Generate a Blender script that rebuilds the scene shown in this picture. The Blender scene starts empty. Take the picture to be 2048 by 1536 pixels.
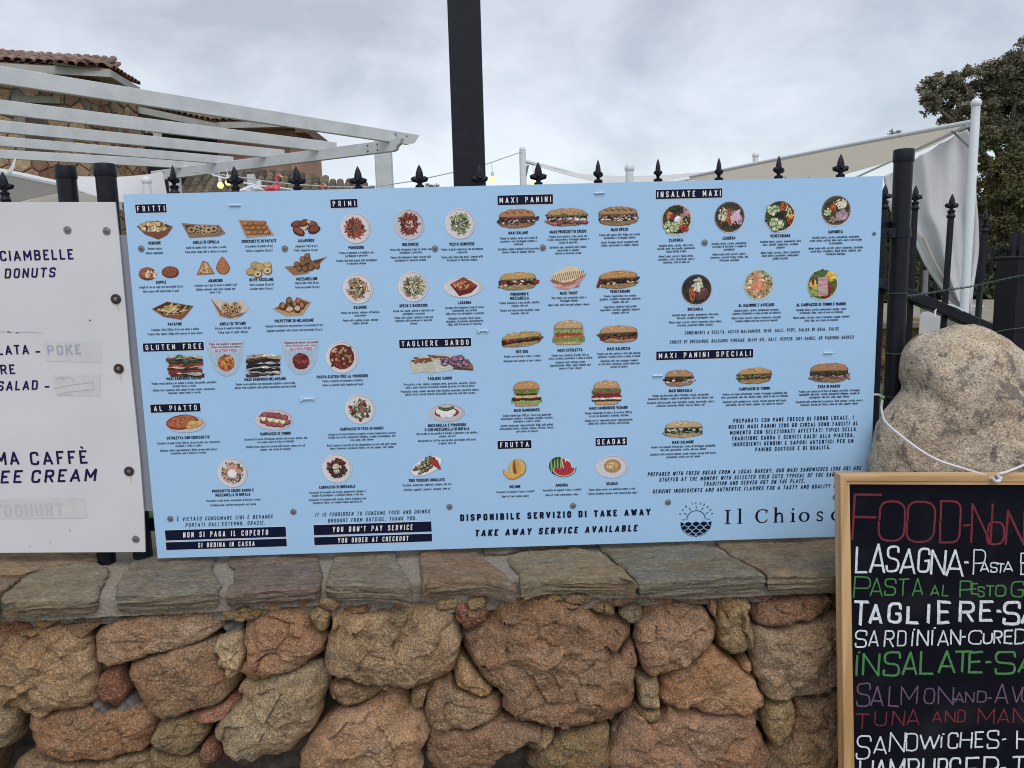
import bpy, math, random
import numpy as np
from mathutils import Matrix, Vector, noise

# ---------------------------------------------------------------- camera
F = 1538.0
def _n(v): return v / np.linalg.norm(v)
def _d(x, y): return np.array([(x - 1024) / F, -(y - 768) / F, -1.0])
_Z = -_n(_d(1305, 11450)); _X = _n(_d(97000, -2170))
_X = _n(_X - _Z * (_X @ _Z)); _Y = np.cross(_Z, _X)
CR = np.array([_X, _Y, _Z])
CAM = np.array([0.0, -1.56, 1.6])
S = bpy.context.scene
COL = S.collection
cd = bpy.data.cameras.new('camera'); cam = bpy.data.objects.new('camera', cd); COL.objects.link(cam)
cd.sensor_width = 36.0; cd.lens = F / 2048 * 36.0; cd.clip_start = 0.02; cd.clip_end = 3000
mw = Matrix.Identity(4)
for i in range(3):
    for j in range(3): mw[i][j] = CR[i][j]
    mw[i][3] = CAM[i]
cam.matrix_world = mw
S.camera = cam
S.view_settings.view_transform = 'Standard'; S.view_settings.look = 'None'
S.view_settings.gamma = 1.0; S.view_settings.use_curve_mapping = False
S.view_settings.exposure = 0.0
S.cycles.filter_width = 1.05

# ---------------------------------------------------------------- overcast sky and soft sun
SUN_EL, SUN_AZ = math.radians(52), math.radians(200)
W = bpy.data.worlds.new('World'); S.world = W; W.use_nodes = True
nt = W.node_tree; nt.nodes.clear()
N = nt.nodes.new; L = nt.links.new
wo = N('ShaderNodeOutputWorld'); bg = N('ShaderNodeBackground'); bg2 = N('ShaderNodeBackground'); ad = N('ShaderNodeAddShader')
sk = N('ShaderNodeTexSky'); sk.sky_type = 'NISHITA'; sk.sun_disc = False
sk.sun_elevation = SUN_EL; sk.sun_rotation = SUN_AZ
bg.inputs['Strength'].default_value = 0.05
L(sk.outputs[0], bg.inputs['Color'])
tc = N('ShaderNodeTexCoord'); mp = N('ShaderNodeMapping'); mp.inputs['Scale'].default_value = (1.0, 1.0, 1.75)
mp.inputs['Location'].default_value = (0.3, 0.1, 0.4)
nz = N('ShaderNodeTexNoise'); nz.inputs['Scale'].default_value = 3.8; nz.inputs['Detail'].default_value = 7; nz.inputs['Roughness'].default_value = 0.56; nz.inputs['Distortion'].default_value = 0.25
cr = N('ShaderNodeValToRGB')
cr.color_ramp.elements[0].position = 0.37; cr.color_ramp.elements[0].color = (0.45, 0.45, 0.475, 1)
cr.color_ramp.elements[1].position = 0.64; cr.color_ramp.elements[1].color = (0.74, 0.742, 0.762, 1)
L(tc.outputs['Generated'], mp.inputs[0]); L(mp.outputs[0], nz.inputs['Vector']); L(nz.outputs['Fac'], cr.inputs[0])
L(cr.outputs[0], bg2.inputs['Color']); bg2.inputs['Strength'].default_value = 0.92
L(bg.outputs[0], ad.inputs[0]); L(bg2.outputs[0], ad.inputs[1]); L(ad.outputs[0], wo.inputs[0])
sl = bpy.data.lights.new('sun', 'SUN'); sl.energy = 1.5; sl.angle = math.radians(40); sl.color = (1.0, 0.97, 0.93)
so = bpy.data.objects.new('sun', sl); COL.objects.link(so)
sd = Vector((0.35 * math.cos(SUN_EL), -0.94 * math.cos(SUN_EL), math.sin(SUN_EL)))
so.rotation_euler = sd.to_track_quat('Z', 'Y').to_euler(); so.location = (0, -5, 8)

# ---------------------------------------------------------------- pixel <-> world
def ray(px, py):
    return CR @ _d(px, py)
def at(px, py, Y=0.0):
    r = ray(px, py); t = (Y - CAM[1]) / r[1]; return CAM + r * t
def atz(px, py, z):
    r = ray(px, py); t = (z - CAM[2]) / r[2]; return CAM + r * t
def atp(px, py, p, n):
    r = ray(px, py); t = ((np.array(p) - CAM) @ np.array(n)) / (r @ np.array(n)); return CAM + r * t
def atd(px, py, d):   # at distance d in front
    return at(px, py, d - 1.56)

# ---------------------------------------------------------------- object helpers
def tag(o, label=None, cat=None, group=None, kind=None):
    if label: o['label'] = label
    if cat: o['category'] = cat
    if group: o['group'] = group
    if kind: o['kind'] = kind
    return o
def empty(name, loc, label=None, cat=None, group=None, kind=None):
    o = bpy.data.objects.new(name, None); COL.objects.link(o); o.location = tuple(loc)
    o.empty_display_size = 0.1
    return tag(o, label, cat, group, kind)
def mesh(name, V, Fc, mats, smooth=False, mi=None, col=None, auto=None):
    me = bpy.data.meshes.new(name)
    me.from_pydata([tuple(map(float, v)) for v in V], [], Fc)
    if not isinstance(mats, (list, tuple)): mats = [mats]
    for m in mats: me.materials.append(m)
    if mi is not None: me.polygons.foreach_set('material_index', mi)
    if smooth: me.polygons.foreach_set('use_smooth', [True] * len(me.polygons))
    if col is not None:
        a = me.color_attributes.new('Col', 'FLOAT_COLOR', 'POINT')
        a.data.foreach_set('color', np.array(col, dtype=np.float32).ravel())
    me.update()
    if smooth and auto: me.set_sharp_from_angle(angle=math.radians(auto))
    return me
def rootloc(o):
    while o.parent: o = o.parent
    return np.array(o.location)
def part(name, V, Fc, mats, parent=None, loc=None, **k):
    """V in world coordinates."""
    if parent is not None: off = rootloc(parent)
    else: off = np.array(loc if loc is not None else np.mean(np.array(V), axis=0))
    V = np.array(V, dtype=float) - off
    o = bpy.data.objects.new(name, mesh(name, V, Fc, mats, **k)); COL.objects.link(o)
    if parent is not None: o.parent = parent
    else: o.location = tuple(off)
    return o
def link(name, me, parent=None, loc=(0, 0, 0), rot=(0, 0, 0), scale=None):
    o = bpy.data.objects.new(name, me); COL.objects.link(o); o.parent = parent
    o.location = tuple(loc); o.rotation_euler = rot
    if scale is not None: o.scale = scale
    return o

class MB:
    def __init__(s): s.V = []; s.F = []; s.M = []
    def add(s, V, Fc, m=0):
        b = len(s.V); s.V.extend([tuple(v) for v in V]); s.F.extend([tuple(i + b for i in f) for f in Fc]); s.M.extend([m] * len(Fc)); return s
    def box(s, c, sz, m=0, R=None, bev=0.0):
        hx, hy, hz = sz[0] / 2, sz[1] / 2, sz[2] / 2
        if bev <= 0:
            P = [(x, y, z) for z in (-hz, hz) for y in (-hy, hy) for x in (-hx, hx)]
            Q = [(0, 2, 3, 1), (4, 5, 7, 6), (0, 1, 5, 4), (2, 6, 7, 3), (0, 4, 6, 2), (1, 3, 7, 5)]
        else:
            b = bev; P = []; Q = []
            # chamfer: per corner three vertices
            idx = {}
            for sx in (-1, 1):
                for sy in (-1, 1):
                    for sz_ in (-1, 1):
                        for a in range(3):
                            p = [sx * (hx - b), sy * (hy - b), sz_ * (hz - b)]
                            p[a] = (sx, sy, sz_)[a] * (hx, hy, hz)[a]
                            idx[(sx, sy, sz_, a)] = len(P); P.append(tuple(p))
            I = lambda x, y, z, a: idx[(x, y, z, a)]
            for a in range(3):
                for sg in (-1, 1):
                    q = []
                    for u, v in ((-1, -1), (1, -1), (1, 1), (-1, 1)):
                        t = [0, 0, 0]; t[a] = sg; t[(a + 1) % 3] = u; t[(a + 2) % 3] = v
                        q.append(I(*t, a))
                    Q.append(tuple(q if sg > 0 else q[::-1]))
            for a in range(3):
                b1, c1 = (a + 1) % 3, (a + 2) % 3
                for u in (-1, 1):
                    for v in (-1, 1):
                        t0 = [0, 0, 0]; t1 = [0, 0, 0]; t0[a] = -1; t1[a] = 1
                        for t in (t0, t1): t[b1] = u; t[c1] = v
                        q = (I(*t0, b1), I(*t1, b1), I(*t1, c1), I(*t0, c1))
                        Q.append(q if u * v < 0 else q[::-1])
            for sx in (-1, 1):
                for sy in (-1, 1):
                    for sz_ in (-1, 1):
                        q = (I(sx, sy, sz_, 0), I(sx, sy, sz_, 1), I(sx, sy, sz_, 2))
                        Q.append(q if sx * sy * sz_ > 0 else q[::-1])
        P = np.array(P)
        if R is not None: P = P @ np.array(R).T
        s.add(P + np.array(c), Q, m); return s
    def beam(s, a, b, w, h, m=0, up=(0, 0, 1), bev=0.0):
        a = np.array(a, float); b = np.array(b, float); d = b - a; Ln = np.linalg.norm(d); d /= Ln
        up = np.array(up, float); x = np.cross(d, up); x /= np.linalg.norm(x); u = np.cross(x, d)
        R = np.array([x, d, u]).T
        return s.box((a + b) / 2, (w, Ln, h), m, R, bev)
    def tube(s, pts, r, n=8, m=0, caps=True):
        pts = [np.array(p, float) for p in pts]; k = len(pts)
        rr = r if isinstance(r, (list, tuple)) else [r] * k
        V = []; Fq = []
        t = pts[1] - pts[0]; t /= np.linalg.norm(t)
        ref = np.array([0, 0, 1.0]) if abs(t[2]) < 0.9 else np.array([1.0, 0, 0])
        u = np.cross(t, ref); u /= np.linalg.norm(u)
        for i in range(k):
            if 0 < i < k - 1: t = pts[i + 1] - pts[i - 1]
            elif i == 0: t = pts[1] - pts[0]
            else: t = pts[-1] - pts[-2]
            t = t / np.linalg.norm(t)
            u = u - t * (u @ t); u /= np.linalg.norm(u); v = np.cross(t, u)
            for j in range(n):
                an = 2 * math.pi * j / n
                V.append(pts[i] + rr[i] * (math.cos(an) * u + math.sin(an) * v))
        for i in range(k - 1):
            for j in range(n):
                j2 = (j + 1) % n
                Fq.append((i * n + j, i * n + j2, (i + 1) * n + j2, (i + 1) * n + j))
        if caps: Fq.append(tuple(range(n - 1, -1, -1))); Fq.append(tuple((k - 1) * n + j for j in range(n)))
        s.add(V, Fq, m); return s
    def lathe(s, c, prof, n=16, m=0, sx=1.0, sy=1.0):
        V = []; Fq = []
        for (r, z) in prof:
            for j in range(n):
                a = 2 * math.pi * j / n
                V.append((c[0] + r * math.cos(a) * sx, c[1] + r * math.sin(a) * sy, c[2] + z))
        for i in range(len(prof) - 1):
            for j in range(n):
                j2 = (j + 1) % n
                Fq.append((i * n + j, i * n + j2, (i + 1) * n + j2, (i + 1) * n + j))
        Fq.append(tuple(range(n - 1, -1, -1))); Fq.append(tuple((len(prof) - 1) * n + j for j in range(n)))
        s.add(V, Fq, m); return s
    def ball(s, c, r, n=12, m=0, k=8):
        prof = [(r[0] * math.sin(math.pi * i / k) if not np.isscalar(r) else r * math.sin(math.pi * i / k),
                 -(r[2] if not np.isscalar(r) else r) * math.cos(math.pi * i / k)) for i in range(k + 1)]
        prof[0] = (1e-4, prof[0][1]); prof[-1] = (1e-4, prof[-1][1])
        return s.lathe(c, prof, n, m)
    def build(s, name, mats, parent=None, loc=None, smooth=False, auto=35):
        return part(name, s.V, s.F, mats, parent, loc, smooth=smooth, mi=s.M, auto=auto if smooth else None)

def smoothpts(P, n=8, closed=False):
    P = [np.array(p, float) for p in P]; k = len(P); out = []
    rng = range(k if closed else k - 1)
    for i in rng:
        if closed: p0, p1, p2, p3 = P[i - 1], P[i], P[(i + 1) % k], P[(i + 2) % k]
        else: p0, p1, p2, p3 = P[max(i - 1, 0)], P[i], P[i + 1], P[min(i + 2, k - 1)]
        for j in range(n):
            t = j / n
            out.append(0.5 * ((2 * p1) + (-p0 + p2) * t + (2 * p0 - 5 * p1 + 4 * p2 - p3) * t * t + (-p0 + 3 * p1 - 3 * p2 + p3) * t ** 3))
    if not closed: out.append(P[-1])
    return out

def lin(c):
    f = lambda v: v / 12.92 if v <= 0.04045 else ((v + 0.055) / 1.055) ** 2.4
    return tuple(f(x / 255.0) for x in c[:3]) + (1.0,)

# ---------------------------------------------------------------- materials
def newmat(name):
    m = bpy.data.materials.new(name); m.use_nodes = True
    t = m.node_tree; t.nodes.clear()
    o = t.nodes.new('ShaderNodeOutputMaterial'); b = t.nodes.new('ShaderNodeBsdfPrincipled')
    t.links.new(b.outputs[0], o.inputs[0]); return m, t, b
def simple(name, c, rough=0.6, c2=None, sc=20, bump=0.0, bsc=200, metal=0.0, stretch=(1, 1, 1), detail=6, lo=0.35, hi=0.65, spec=0.5, rnd=0.0, dist=0.02):
    m, t, b = newmat(name); N = t.nodes.new; L = t.links.new
    b.inputs['Roughness'].default_value = rough; b.inputs['Metallic'].default_value = metal
    b.inputs['Specular IOR Level'].default_value = spec
    tc = N('ShaderNodeTexCoord'); mp = N('ShaderNodeMapping'); mp.inputs['Scale'].default_value = stretch
    L(tc.outputs['Object'], mp.inputs[0])
    c = tuple(c) + (1,) if len(c) == 3 else c
    if c2 is not None:
        c2 = tuple(c2) + (1,) if len(c2) == 3 else c2
        n = N('ShaderNodeTexNoise'); n.inputs['Scale'].default_value = sc; n.inputs['Detail'].default_value = detail
        r = N('ShaderNodeMapRange'); r.inputs[1].default_value = lo; r.inputs[2].default_value = hi
        x = N('ShaderNodeMix'); x.data_type = 'RGBA'
        L(mp.outputs[0], n.inputs['Vector']); L(n.outputs['Fac'], r.inputs[0]); L(r.outputs[0], x.inputs[0])
        x.inputs[6].default_value = c; x.inputs[7].default_value = c2
        out = x.outputs[2]
    else:
        rg = N('ShaderNodeRGB'); rg.outputs[0].default_value = c; out = rg.outputs[0]
    if rnd > 0:
        oi = N('ShaderNodeObjectInfo'); mr = N('ShaderNodeMapRange'); mr.inputs[3].default_value = 1 - rnd; mr.inputs[4].default_value = 1 + rnd
        h = N('ShaderNodeHueSaturation'); L(oi.outputs['Random'], mr.inputs[0]); L(mr.outputs[0], h.inputs['Value']); L(out, h.inputs['Color']); out = h.outputs[0]
    L(out, b.inputs['Base Color'])
    if bump > 0:
        n2 = N('ShaderNodeTexNoise'); n2.inputs['Scale'].default_value = bsc; n2.inputs['Detail'].default_value = 5
        L(mp.outputs[0], n2.inputs['Vector'])
        bp = N('ShaderNodeBump'); bp.inputs['Strength'].default_value = bump; bp.inputs['Distance'].default_value = dist
        L(n2.outputs['Fac'], bp.inputs['Height']); L(bp.outputs[0], b.inputs['Normal'])
    return m
def granite(name, grain=420.0, dark=0.55, bright=1.55, speck=0.5, bump=0.6, tint2=(1.0, 0.86, 0.74), blot=9.0, lich=0.0, strat=None, dist=0.004):
    """grainy stone; the base colour is the object's own colour."""
    m, t, b = newmat(name); N = t.nodes.new; L = t.links.new
    b.inputs['Roughness'].default_value = 0.9; b.inputs['Specular IOR Level'].default_value = 0.25
    tc = N('ShaderNodeTexCoord'); oi = N('ShaderNodeObjectInfo')
    src = tc.outputs['Object']
    if strat:
        mp = N('ShaderNodeMapping'); mp.inputs['Scale'].default_value = strat; L(src, mp.inputs[0]); src = mp.outputs[0]
    def nz(sc, det=4, ro=0.55, vec=None, dis=0.0):
        n = N('ShaderNodeTexNoise'); n.inputs['Scale'].default_value = sc; n.inputs['Detail'].default_value = det; n.inputs['Roughness'].default_value = ro
        n.inputs['Distortion'].default_value = dis
        L(vec or src, n.inputs['Vector']); return n.outputs['Fac']
    def mr(x, a, b_, c, d):
        n = N('ShaderNodeMapRange'); n.inputs[1].default_value = a; n.inputs[2].default_value = b_; n.inputs[3].default_value = c; n.inputs[4].default_value = d
        L(x, n.inputs[0]); return n.outputs[0]
    def mixc(f, a, c, mode='MIX'):
        x = N('ShaderNodeMix'); x.data_type = 'RGBA'; x.blend_type = mode
        if isinstance(f, float): x.inputs[0].default_value = f
        else: L(f, x.inputs[0])
        for i, v in ((6, a), (7, c)):
            if isinstance(v, tuple): x.inputs[i].default_value = v
            else: L(v, x.inputs[i])
        return x.outputs[2]
    def val(x):
        c = N('ShaderNodeCombineColor'); [L(x, c.inputs[i]) for i in range(3)]; return c.outputs[0]
    base = oi.outputs['Color']
    # broad colour patches
    p = mr(nz(blot, 5, 0.6, dis=0.6), 0.38, 0.64, 0, 1)
    base = mixc(p, base, mixc(1.0, base, tint2 + (1,), 'MULTIPLY'))
    p2 = mr(nz(blot * 3.1, 6, 0.7), 0.3, 0.7, 0.66, 1.3)
    base = mixc(1.0, base, val(p2), 'MULTIPLY')
    g1 = mr(nz(grain, 2, 0.6), 0.3, 0.72, dark, bright)
    base = mixc(1.0, base, val(g1), 'MULTIPLY')
    v = N('ShaderNodeTexVoronoi'); v.inputs['Scale'].default_value = grain * 1.25; L(src, v.inputs['Vector'])
    sp = N('ShaderNodeSeparateColor'); L(v.outputs['Color'], sp.inputs[0])
    wh = mr(sp.outputs[0], 0.84, 0.94, 0, speck); base = mixc(wh, base, (0.50, 0.43, 0.33, 1))
    bk = mr(sp.outputs[1], 0.82, 0.92, 0, speck); base = mixc(bk, base, (0.07, 0.06, 0.05, 1))
    if lich > 0:
        l = mr(nz(blot * 1.7, 8, 0.75, dis=0.3), 0.53, 0.58, 0, lich); base = mixc(l, base, (0.085, 0.08, 0.078, 1))
        l2 = mr(nz(blot * 2.6, 8, 0.7), 0.60, 0.66, 0, lich * 0.5); base = mixc(l2, base, (0.45, 0.43, 0.38, 1))
    L(base, b.inputs['Base Color'])
    h1 = nz(grain * 0.6, 3, 0.6); h2 = nz(grain * 0.12, 5, 0.6)
    a = N('ShaderNodeMath'); a.operation = 'MULTIPLY_ADD'; a.inputs[1].default_value = 3.0; L(h2, a.inputs[0]); L(h1, a.inputs[2])
    bp = N('ShaderNodeBump'); bp.inputs['Strength'].default_value = bump; bp.inputs['Distance'].default_value = dist
    L(a.outputs[0], bp.inputs['Height']); L(bp.outputs[0], b.inputs['Normal'])
    return m
def printmat(name, rough=0.45):
    m, t, b = newmat(name); a = t.nodes.new('ShaderNodeAttribute'); a.attribute_name = 'Col'
    tc = t.nodes.new('ShaderNodeTexCoord'); n = t.nodes.new('ShaderNodeTexNoise'); n.inputs['Scale'].default_value = 420; n.inputs['Detail'].default_value = 5; n.inputs['Roughness'].default_value = .7
    r = t.nodes.new('ShaderNodeMapRange'); r.inputs[1].default_value = .36; r.inputs[2].default_value = .64; r.inputs[3].default_value = .62; r.inputs[4].default_value = 1.18
    x = t.nodes.new('ShaderNodeMix'); x.data_type = 'RGBA'; x.blend_type = 'MULTIPLY'; x.inputs[0].default_value = .42; c = t.nodes.new('ShaderNodeCombineColor')
    t.links.new(tc.outputs['Object'], n.inputs['Vector']); t.links.new(n.outputs['Fac'], r.inputs[0]); [t.links.new(r.outputs[0], c.inputs[i]) for i in range(3)]
    t.links.new(a.outputs['Color'], x.inputs[6]); t.links.new(c.outputs[0], x.inputs[7]); t.links.new(x.outputs[2], b.inputs['Base Color']); b.inputs['Roughness'].default_value = rough
    b.inputs['Specular IOR Level'].default_value = 0.35
    return m

M_granite = granite('granite_stone', grain=340, lich=0.0, speck=0.42, dark=.42, bright=1.62, bump=.9)
M_boulder = granite('boulder_granite', grain=340, lich=0.7, speck=0.55, blot=11, tint2=(0.95, 0.86, 0.78))
M_slate = granite('schist_slab', grain=230, speck=0.12, dark=0.72, bright=1.3, strat=(0.5, 1.0, 2.2), blot=14, tint2=(1.04, 0.88, 0.72), bump=.9, dist=0.005)
M_mortar = simple('mortar', (0.20, 0.175, 0.14), 0.95, (0.31, 0.275, 0.22), 160, bump=0.9, bsc=260, dist=0.004)
M_mortar_shade = simple('gap_shade_mortar', (0.05, 0.044, 0.036), 0.95, (0.11, 0.095, 0.075), 40, bump=0.9, bsc=90, dist=0.01)  # mortar colour darkened to paint in the shade between the stones
M_black = simple('black_paint', (0.0065, 0.008, 0.014), 0.42, (0.010, 0.012, 0.020), 60, bump=0.25, bsc=400, dist=0.001, spec=.26)
M_blue = simple('blue_print_panel', (0.365, 0.59, 0.85), 0.30, (0.405, 0.625, 0.875), 2.2, lo=0.3, hi=0.7)
M_edge = simple('panel_edge_white', (0.72, 0.74, 0.76), 0.5)
M_white = simple('white_panel', (0.68, 0.68, 0.70), 0.42, (0.63, 0.63, 0.65), 5, bump=0.12, bsc=9, dist=0.01)
M_grey = simple('grey_panel', (0.24, 0.26, 0.32), 0.6, (0.29, 0.31, 0.37), 4)
M_navy = simple('navy_ink', (0.006, 0.009, 0.032), 0.5, spec=.12)
M_navytext = simple('navy_text_ink', (0.013, 0.010, 0.065), 0.5, spec=.12)
M_wink = simple('white_ink', (0.84, 0.86, 0.88), 0.5)
M_steel = simple('galvanised_steel', (0.17, 0.18, 0.20), 0.5, (0.27, 0.28, 0.30), 300, metal=0.5)
M_dsteel = simple('screw_socket', (0.05, 0.05, 0.055), 0.5, metal=0.5)
M_rubber = simple('rubber', (0.025, 0.015, 0.013), 0.7, (0.05, 0.022, 0.015), 200)
M_tie = simple('cable_tie_plastic', (0.50, 0.64, 0.76), 0.4)
M_whitepaint = simple('white_painted_wood', (0.57, 0.60, 0.62), 0.5, (0.47, 0.50, 0.52), 5.0, bump=0.12, bsc=30, lo=.4, hi=.75)
M_whitetube = simple('white_tube', (0.66, 0.70, 0.74), 0.35)
def clothmat(name, c, tr=.35):
    m, t, b = newmat(name); b.inputs['Base Color'].default_value = c + (1,); b.inputs['Roughness'].default_value = .8
    o = [n for n in t.nodes if n.type == 'OUTPUT_MATERIAL'][0]; x = t.nodes.new('ShaderNodeMixShader'); x.inputs[0].default_value = tr
    d = t.nodes.new('ShaderNodeBsdfTranslucent'); d.inputs['Color'].default_value = c + (1,)
    n_ = t.nodes.new('ShaderNodeTexNoise'); n_.inputs['Scale'].default_value = 7; bm = t.nodes.new('ShaderNodeBump'); bm.inputs['Strength'].default_value = .3; bm.inputs['Distance'].default_value = .03
    tc = t.nodes.new('ShaderNodeTexCoord'); t.links.new(tc.outputs['Object'], n_.inputs['Vector']); t.links.new(n_.outputs['Fac'], bm.inputs['Height']); t.links.new(bm.outputs[0], b.inputs['Normal'])
    t.links.new(b.outputs[0], x.inputs[1]); t.links.new(d.outputs[0], x.inputs[2]); t.links.new(x.outputs[0], o.inputs[0]); return m
M_print = printmat('printed_ink')
# ---------------------------------------------------------------- monoline lettering
G = {}
def g(ch, w, *st): G[ch] = (w, [[(float(a.rstrip('*').split(',')[0]), float(a.rstrip('*').split(',')[1]), a.endswith('*')) for a in s.split()] for s in st])
CW = .34; LW = .27
g('A', .40, '0,0 .5,1 1,0', '.17,.27 .83,.27')
g('B', CW, '0,.52 0,1 .95,1* .95,.52* 0,.52', '0,.52 1,.52* 1,0* 0,0 0,.55')
g('C', CW, '1,.72 1,1* 0,1* 0,0* 1,0* 1,.28')
g('D', CW, '0,.5 0,1 1,1* 1,0* 0,0 0,.52')
g('E', .28, '1,1 0,1 0,0 1,0', '0,.52 .85,.52')
g('F', .28, '1,1 0,1 0,0', '0,.5 .85,.5')
g('G', CW, '1,.74 1,1* 0,1* 0,0* 1,0* 1,.48 .55,.48')
g('H', CW, '0,0 0,1', '1,0 1,1', '0,.52 1,.52')
g('I', .0, '0,0 0,1')
g('J', .26, '1,1 1,0* 0,0* 0,.25')
g('K', CW, '0,0 0,1', '1,1 0,.42', '.35,.62 1,0')
g('L', .26, '0,1 0,0 1,0')
g('M', .46, '0,0 0,1 .5,.28 1,1 1,0')
g('N', CW, '0,0 0,1 1,0 1,1')
g('O', CW, '0,.5 0,1* 1,1* 1,0* 0,0* 0,.52')
g('P', CW, '0,0 0,1 1,1* 1,.46* 0,.46')
g('Q', CW, '0,.5 0,1* 1,1* 1,0* 0,0* 0,.52', '.6,.2 1.1,-.1')
g('R', CW, '0,0 0,1 1,1* 1,.48* 0,.48', '.5,.48 1,0')
g('S', CW, '1,.74 1,1* 0,1* 0,.53* 1,.48* 1,0* 0,0* 0,.26')
g('T', .34, '0,1 1,1', '.5,1 .5,0')
g('U', CW, '0,1 0,0* 1,0* 1,1')
g('V', .40, '0,1 .5,0 1,1')
g('W', .60, '0,1 .25,0 .5,.85 .75,0 1,1')
g('X', .38, '0,0 1,1', '0,1 1,0')
g('Y', .40, '0,1 .5,.45 1,1', '.5,.45 .5,0')
g('Z', .32, '0,1 1,1 0,0 1,0')
g('a', LW, '.05,.55 .05,.7* 1,.7* 1,0', '1,.4 0,.4* 0,0* 1,0')
g('b', LW, '0,1 0,0 1,0* 1,.7* 0,.7'); g('c', LW, '1,.5 1,.7* 0,.7* 0,0* 1,0* 1,.2')
g('d', LW, '1,1 1,0 0,0* 0,.7* 1,.7'); g('e', LW, '0,.35 1,.35 1,.7* 0,.7* 0,0* 1,0* 1,.15')
g('f', .16, '1,1 .3,1* .3,0', '0,.7 1,.7'); g('g', LW, '1,.7 1,-.25* 0,-.25', '1,.7 0,.7* 0,0* 1,0')
g('h', LW, '0,1 0,0', '0,.7 1,.7* 1,0'); g('i', 0, '0,.7 0,0', '0,.88 0,1'); g('j', .1, '1,.7 1,-.25 0,-.25', '1,.88 1,1')
g('k', LW, '0,1 0,0', '1,.7 0,.28', '.35,.42 1,0'); g('l', 0, '0,1 0,0')
g('m', .48, '0,0 0,.7 .5,.7* .5,0', '.5,.7 1,.7* 1,0'); g('n', LW, '0,0 0,.7 1,.7* 1,0')
g('o', LW, '0,.35 0,.7* 1,.7* 1,0* 0,0* 0,.37'); g('p', LW, '0,-.25 0,.7 1,.7* 1,0* 0,0'); g('q', LW, '1,-.25 1,.7 0,.7* 0,0* 1,0')
g('r', .16, '0,0 0,.7 1,.7'); g('s', .25, '1,.55 1,.7* 0,.7* 0,.36* 1,.36* 1,0* 0,0* 0,.15')
g('t', .16, '.2,1 .2,0 1,0', '-.2,.7 1,.7'); g('u', LW, '0,.7 0,0* 1,0* 1,.7'); g('v', LW, '0,.7 .5,0 1,.7')
g('w', .45, '0,.7 .25,0 .5,.6 .75,0 1,.7'); g('x', LW, '0,0 1,.7', '0,.7 1,0'); g('y', LW, '0,.7 .5,.05', '1,.7 .3,-.25'); g('z', .24, '0,.7 1,.7 0,0 1,0')
g('0', .3, '0,.5 0,1* 1,1* 1,0* 0,0* 0,.52'); g('1', .12, '0,.82 1,1 1,0'); g('2', .3, '0,.75 0,1* 1,1* 1,.55 0,0 1,0')
g('3', .3, '0,.8 0,1* 1,1* 1,.52* .4,.52', '.4,.52 1,.52* 1,0* 0,0* 0,.2'); g('4', .34, '.7,0 .7,1 0,.25 1,.25'); g('5', .3, '1,1 0,1 0,.58 1,.58* 1,0* 0,0* 0,.2')
g('6', .3, '1,.8 1,1* 0,1* 0,0* 1,0* 1,.55* 0,.55'); g('8', .3, '0,.52 0,1* 1,1* 1,0* 0,0* 0,.55', '0,.52 1,.52'); g('9', .3, '1,.5 0,.5* 0,1* 1,1* 1,0* 0,0')
g('.', 0, '0,0 0,.12'); g(',', .04, '1,.12 0,-.15'); g(':', 0, '0,0 0,.12', '0,.45 0,.57'); g('-', .2, '0,.4 1,.4'); g("'", 0, '0,1 0,.75')
g('(', .1, '1,1.1 0,.9* 0,0* 1,-.15'); g(')', .1, '0,1.1 1,.9* 1,0* 0,-.15'); g('/', .2, '0,-.1 1,1.1')
ACC = {'È': ('E', 'g'), 'À': ('A', 'g'), 'Ì': ('I', 'g'), 'Ñ': ('N', 't'), 'ù': ('u', 'g'), 'ñ': ('n', 't'), 'ì': ('i', 'g'), 'à': ('a', 'g'), 'è': ('e', 'g'), 'ü': ('u', 't'), 'é': ('e', 'g')}

def strip(V, Fc, P, sw, dep, place):
    """flat ribbon along polyline P (2-D) at depth dep."""
    n = len(P)
    if n < 2: return
    h = sw / 2
    for i in range(1, n - 1):   # sharp corner: start a new ribbon there
        ax, ay, bx, by = P[i][0] - P[i - 1][0], P[i][1] - P[i - 1][1], P[i + 1][0] - P[i][0], P[i + 1][1] - P[i][1]
        la, lb = math.hypot(ax, ay) or 1e-9, math.hypot(bx, by) or 1e-9
        if (ax * bx + ay * by) / la / lb < -.35:
            e = h * .45
            strip(V, Fc, list(P[:i]) + [(P[i][0] + ax / la * e, P[i][1] + ay / la * e)], sw, dep, place)
            strip(V, Fc, [(P[i][0] - bx / lb * e, P[i][1] - by / lb * e)] + list(P[i + 1:]), sw, dep + 3e-6, place)
            return
    base = len(V)
    dirs = []
    for i in range(n - 1):
        dx, dy = P[i + 1][0] - P[i][0], P[i + 1][1] - P[i][1]; l = math.hypot(dx, dy) or 1e-9
        dirs.append((dx / l, dy / l))
    for i in range(n):
        if i == 0: d = dirs[0]; nx, ny = -d[1] * h, d[0] * h
        elif i == n - 1: d = dirs[-1]; nx, ny = -d[1] * h, d[0] * h
        else:
            a, b = dirs[i - 1], dirs[i]
            mx, my = -(a[1] + b[1]), a[0] + b[0]; l = math.hypot(mx, my)
            if l < 1e-6: nx, ny = -a[1] * h, a[0] * h
            else:
                mx /= l; my /= l; c = mx * -a[1] + my * a[0]; k = h / max(c, 0.72); nx, ny = mx * k, my * k
        V.append(place(P[i][0] + nx, P[i][1] + ny, dep)); V.append(place(P[i][0] - nx, P[i][1] - ny, dep))
    for i in range(n - 1):
        a = base + 2 * i; Fc.append((a, a + 1, a + 3, a + 2))
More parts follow.
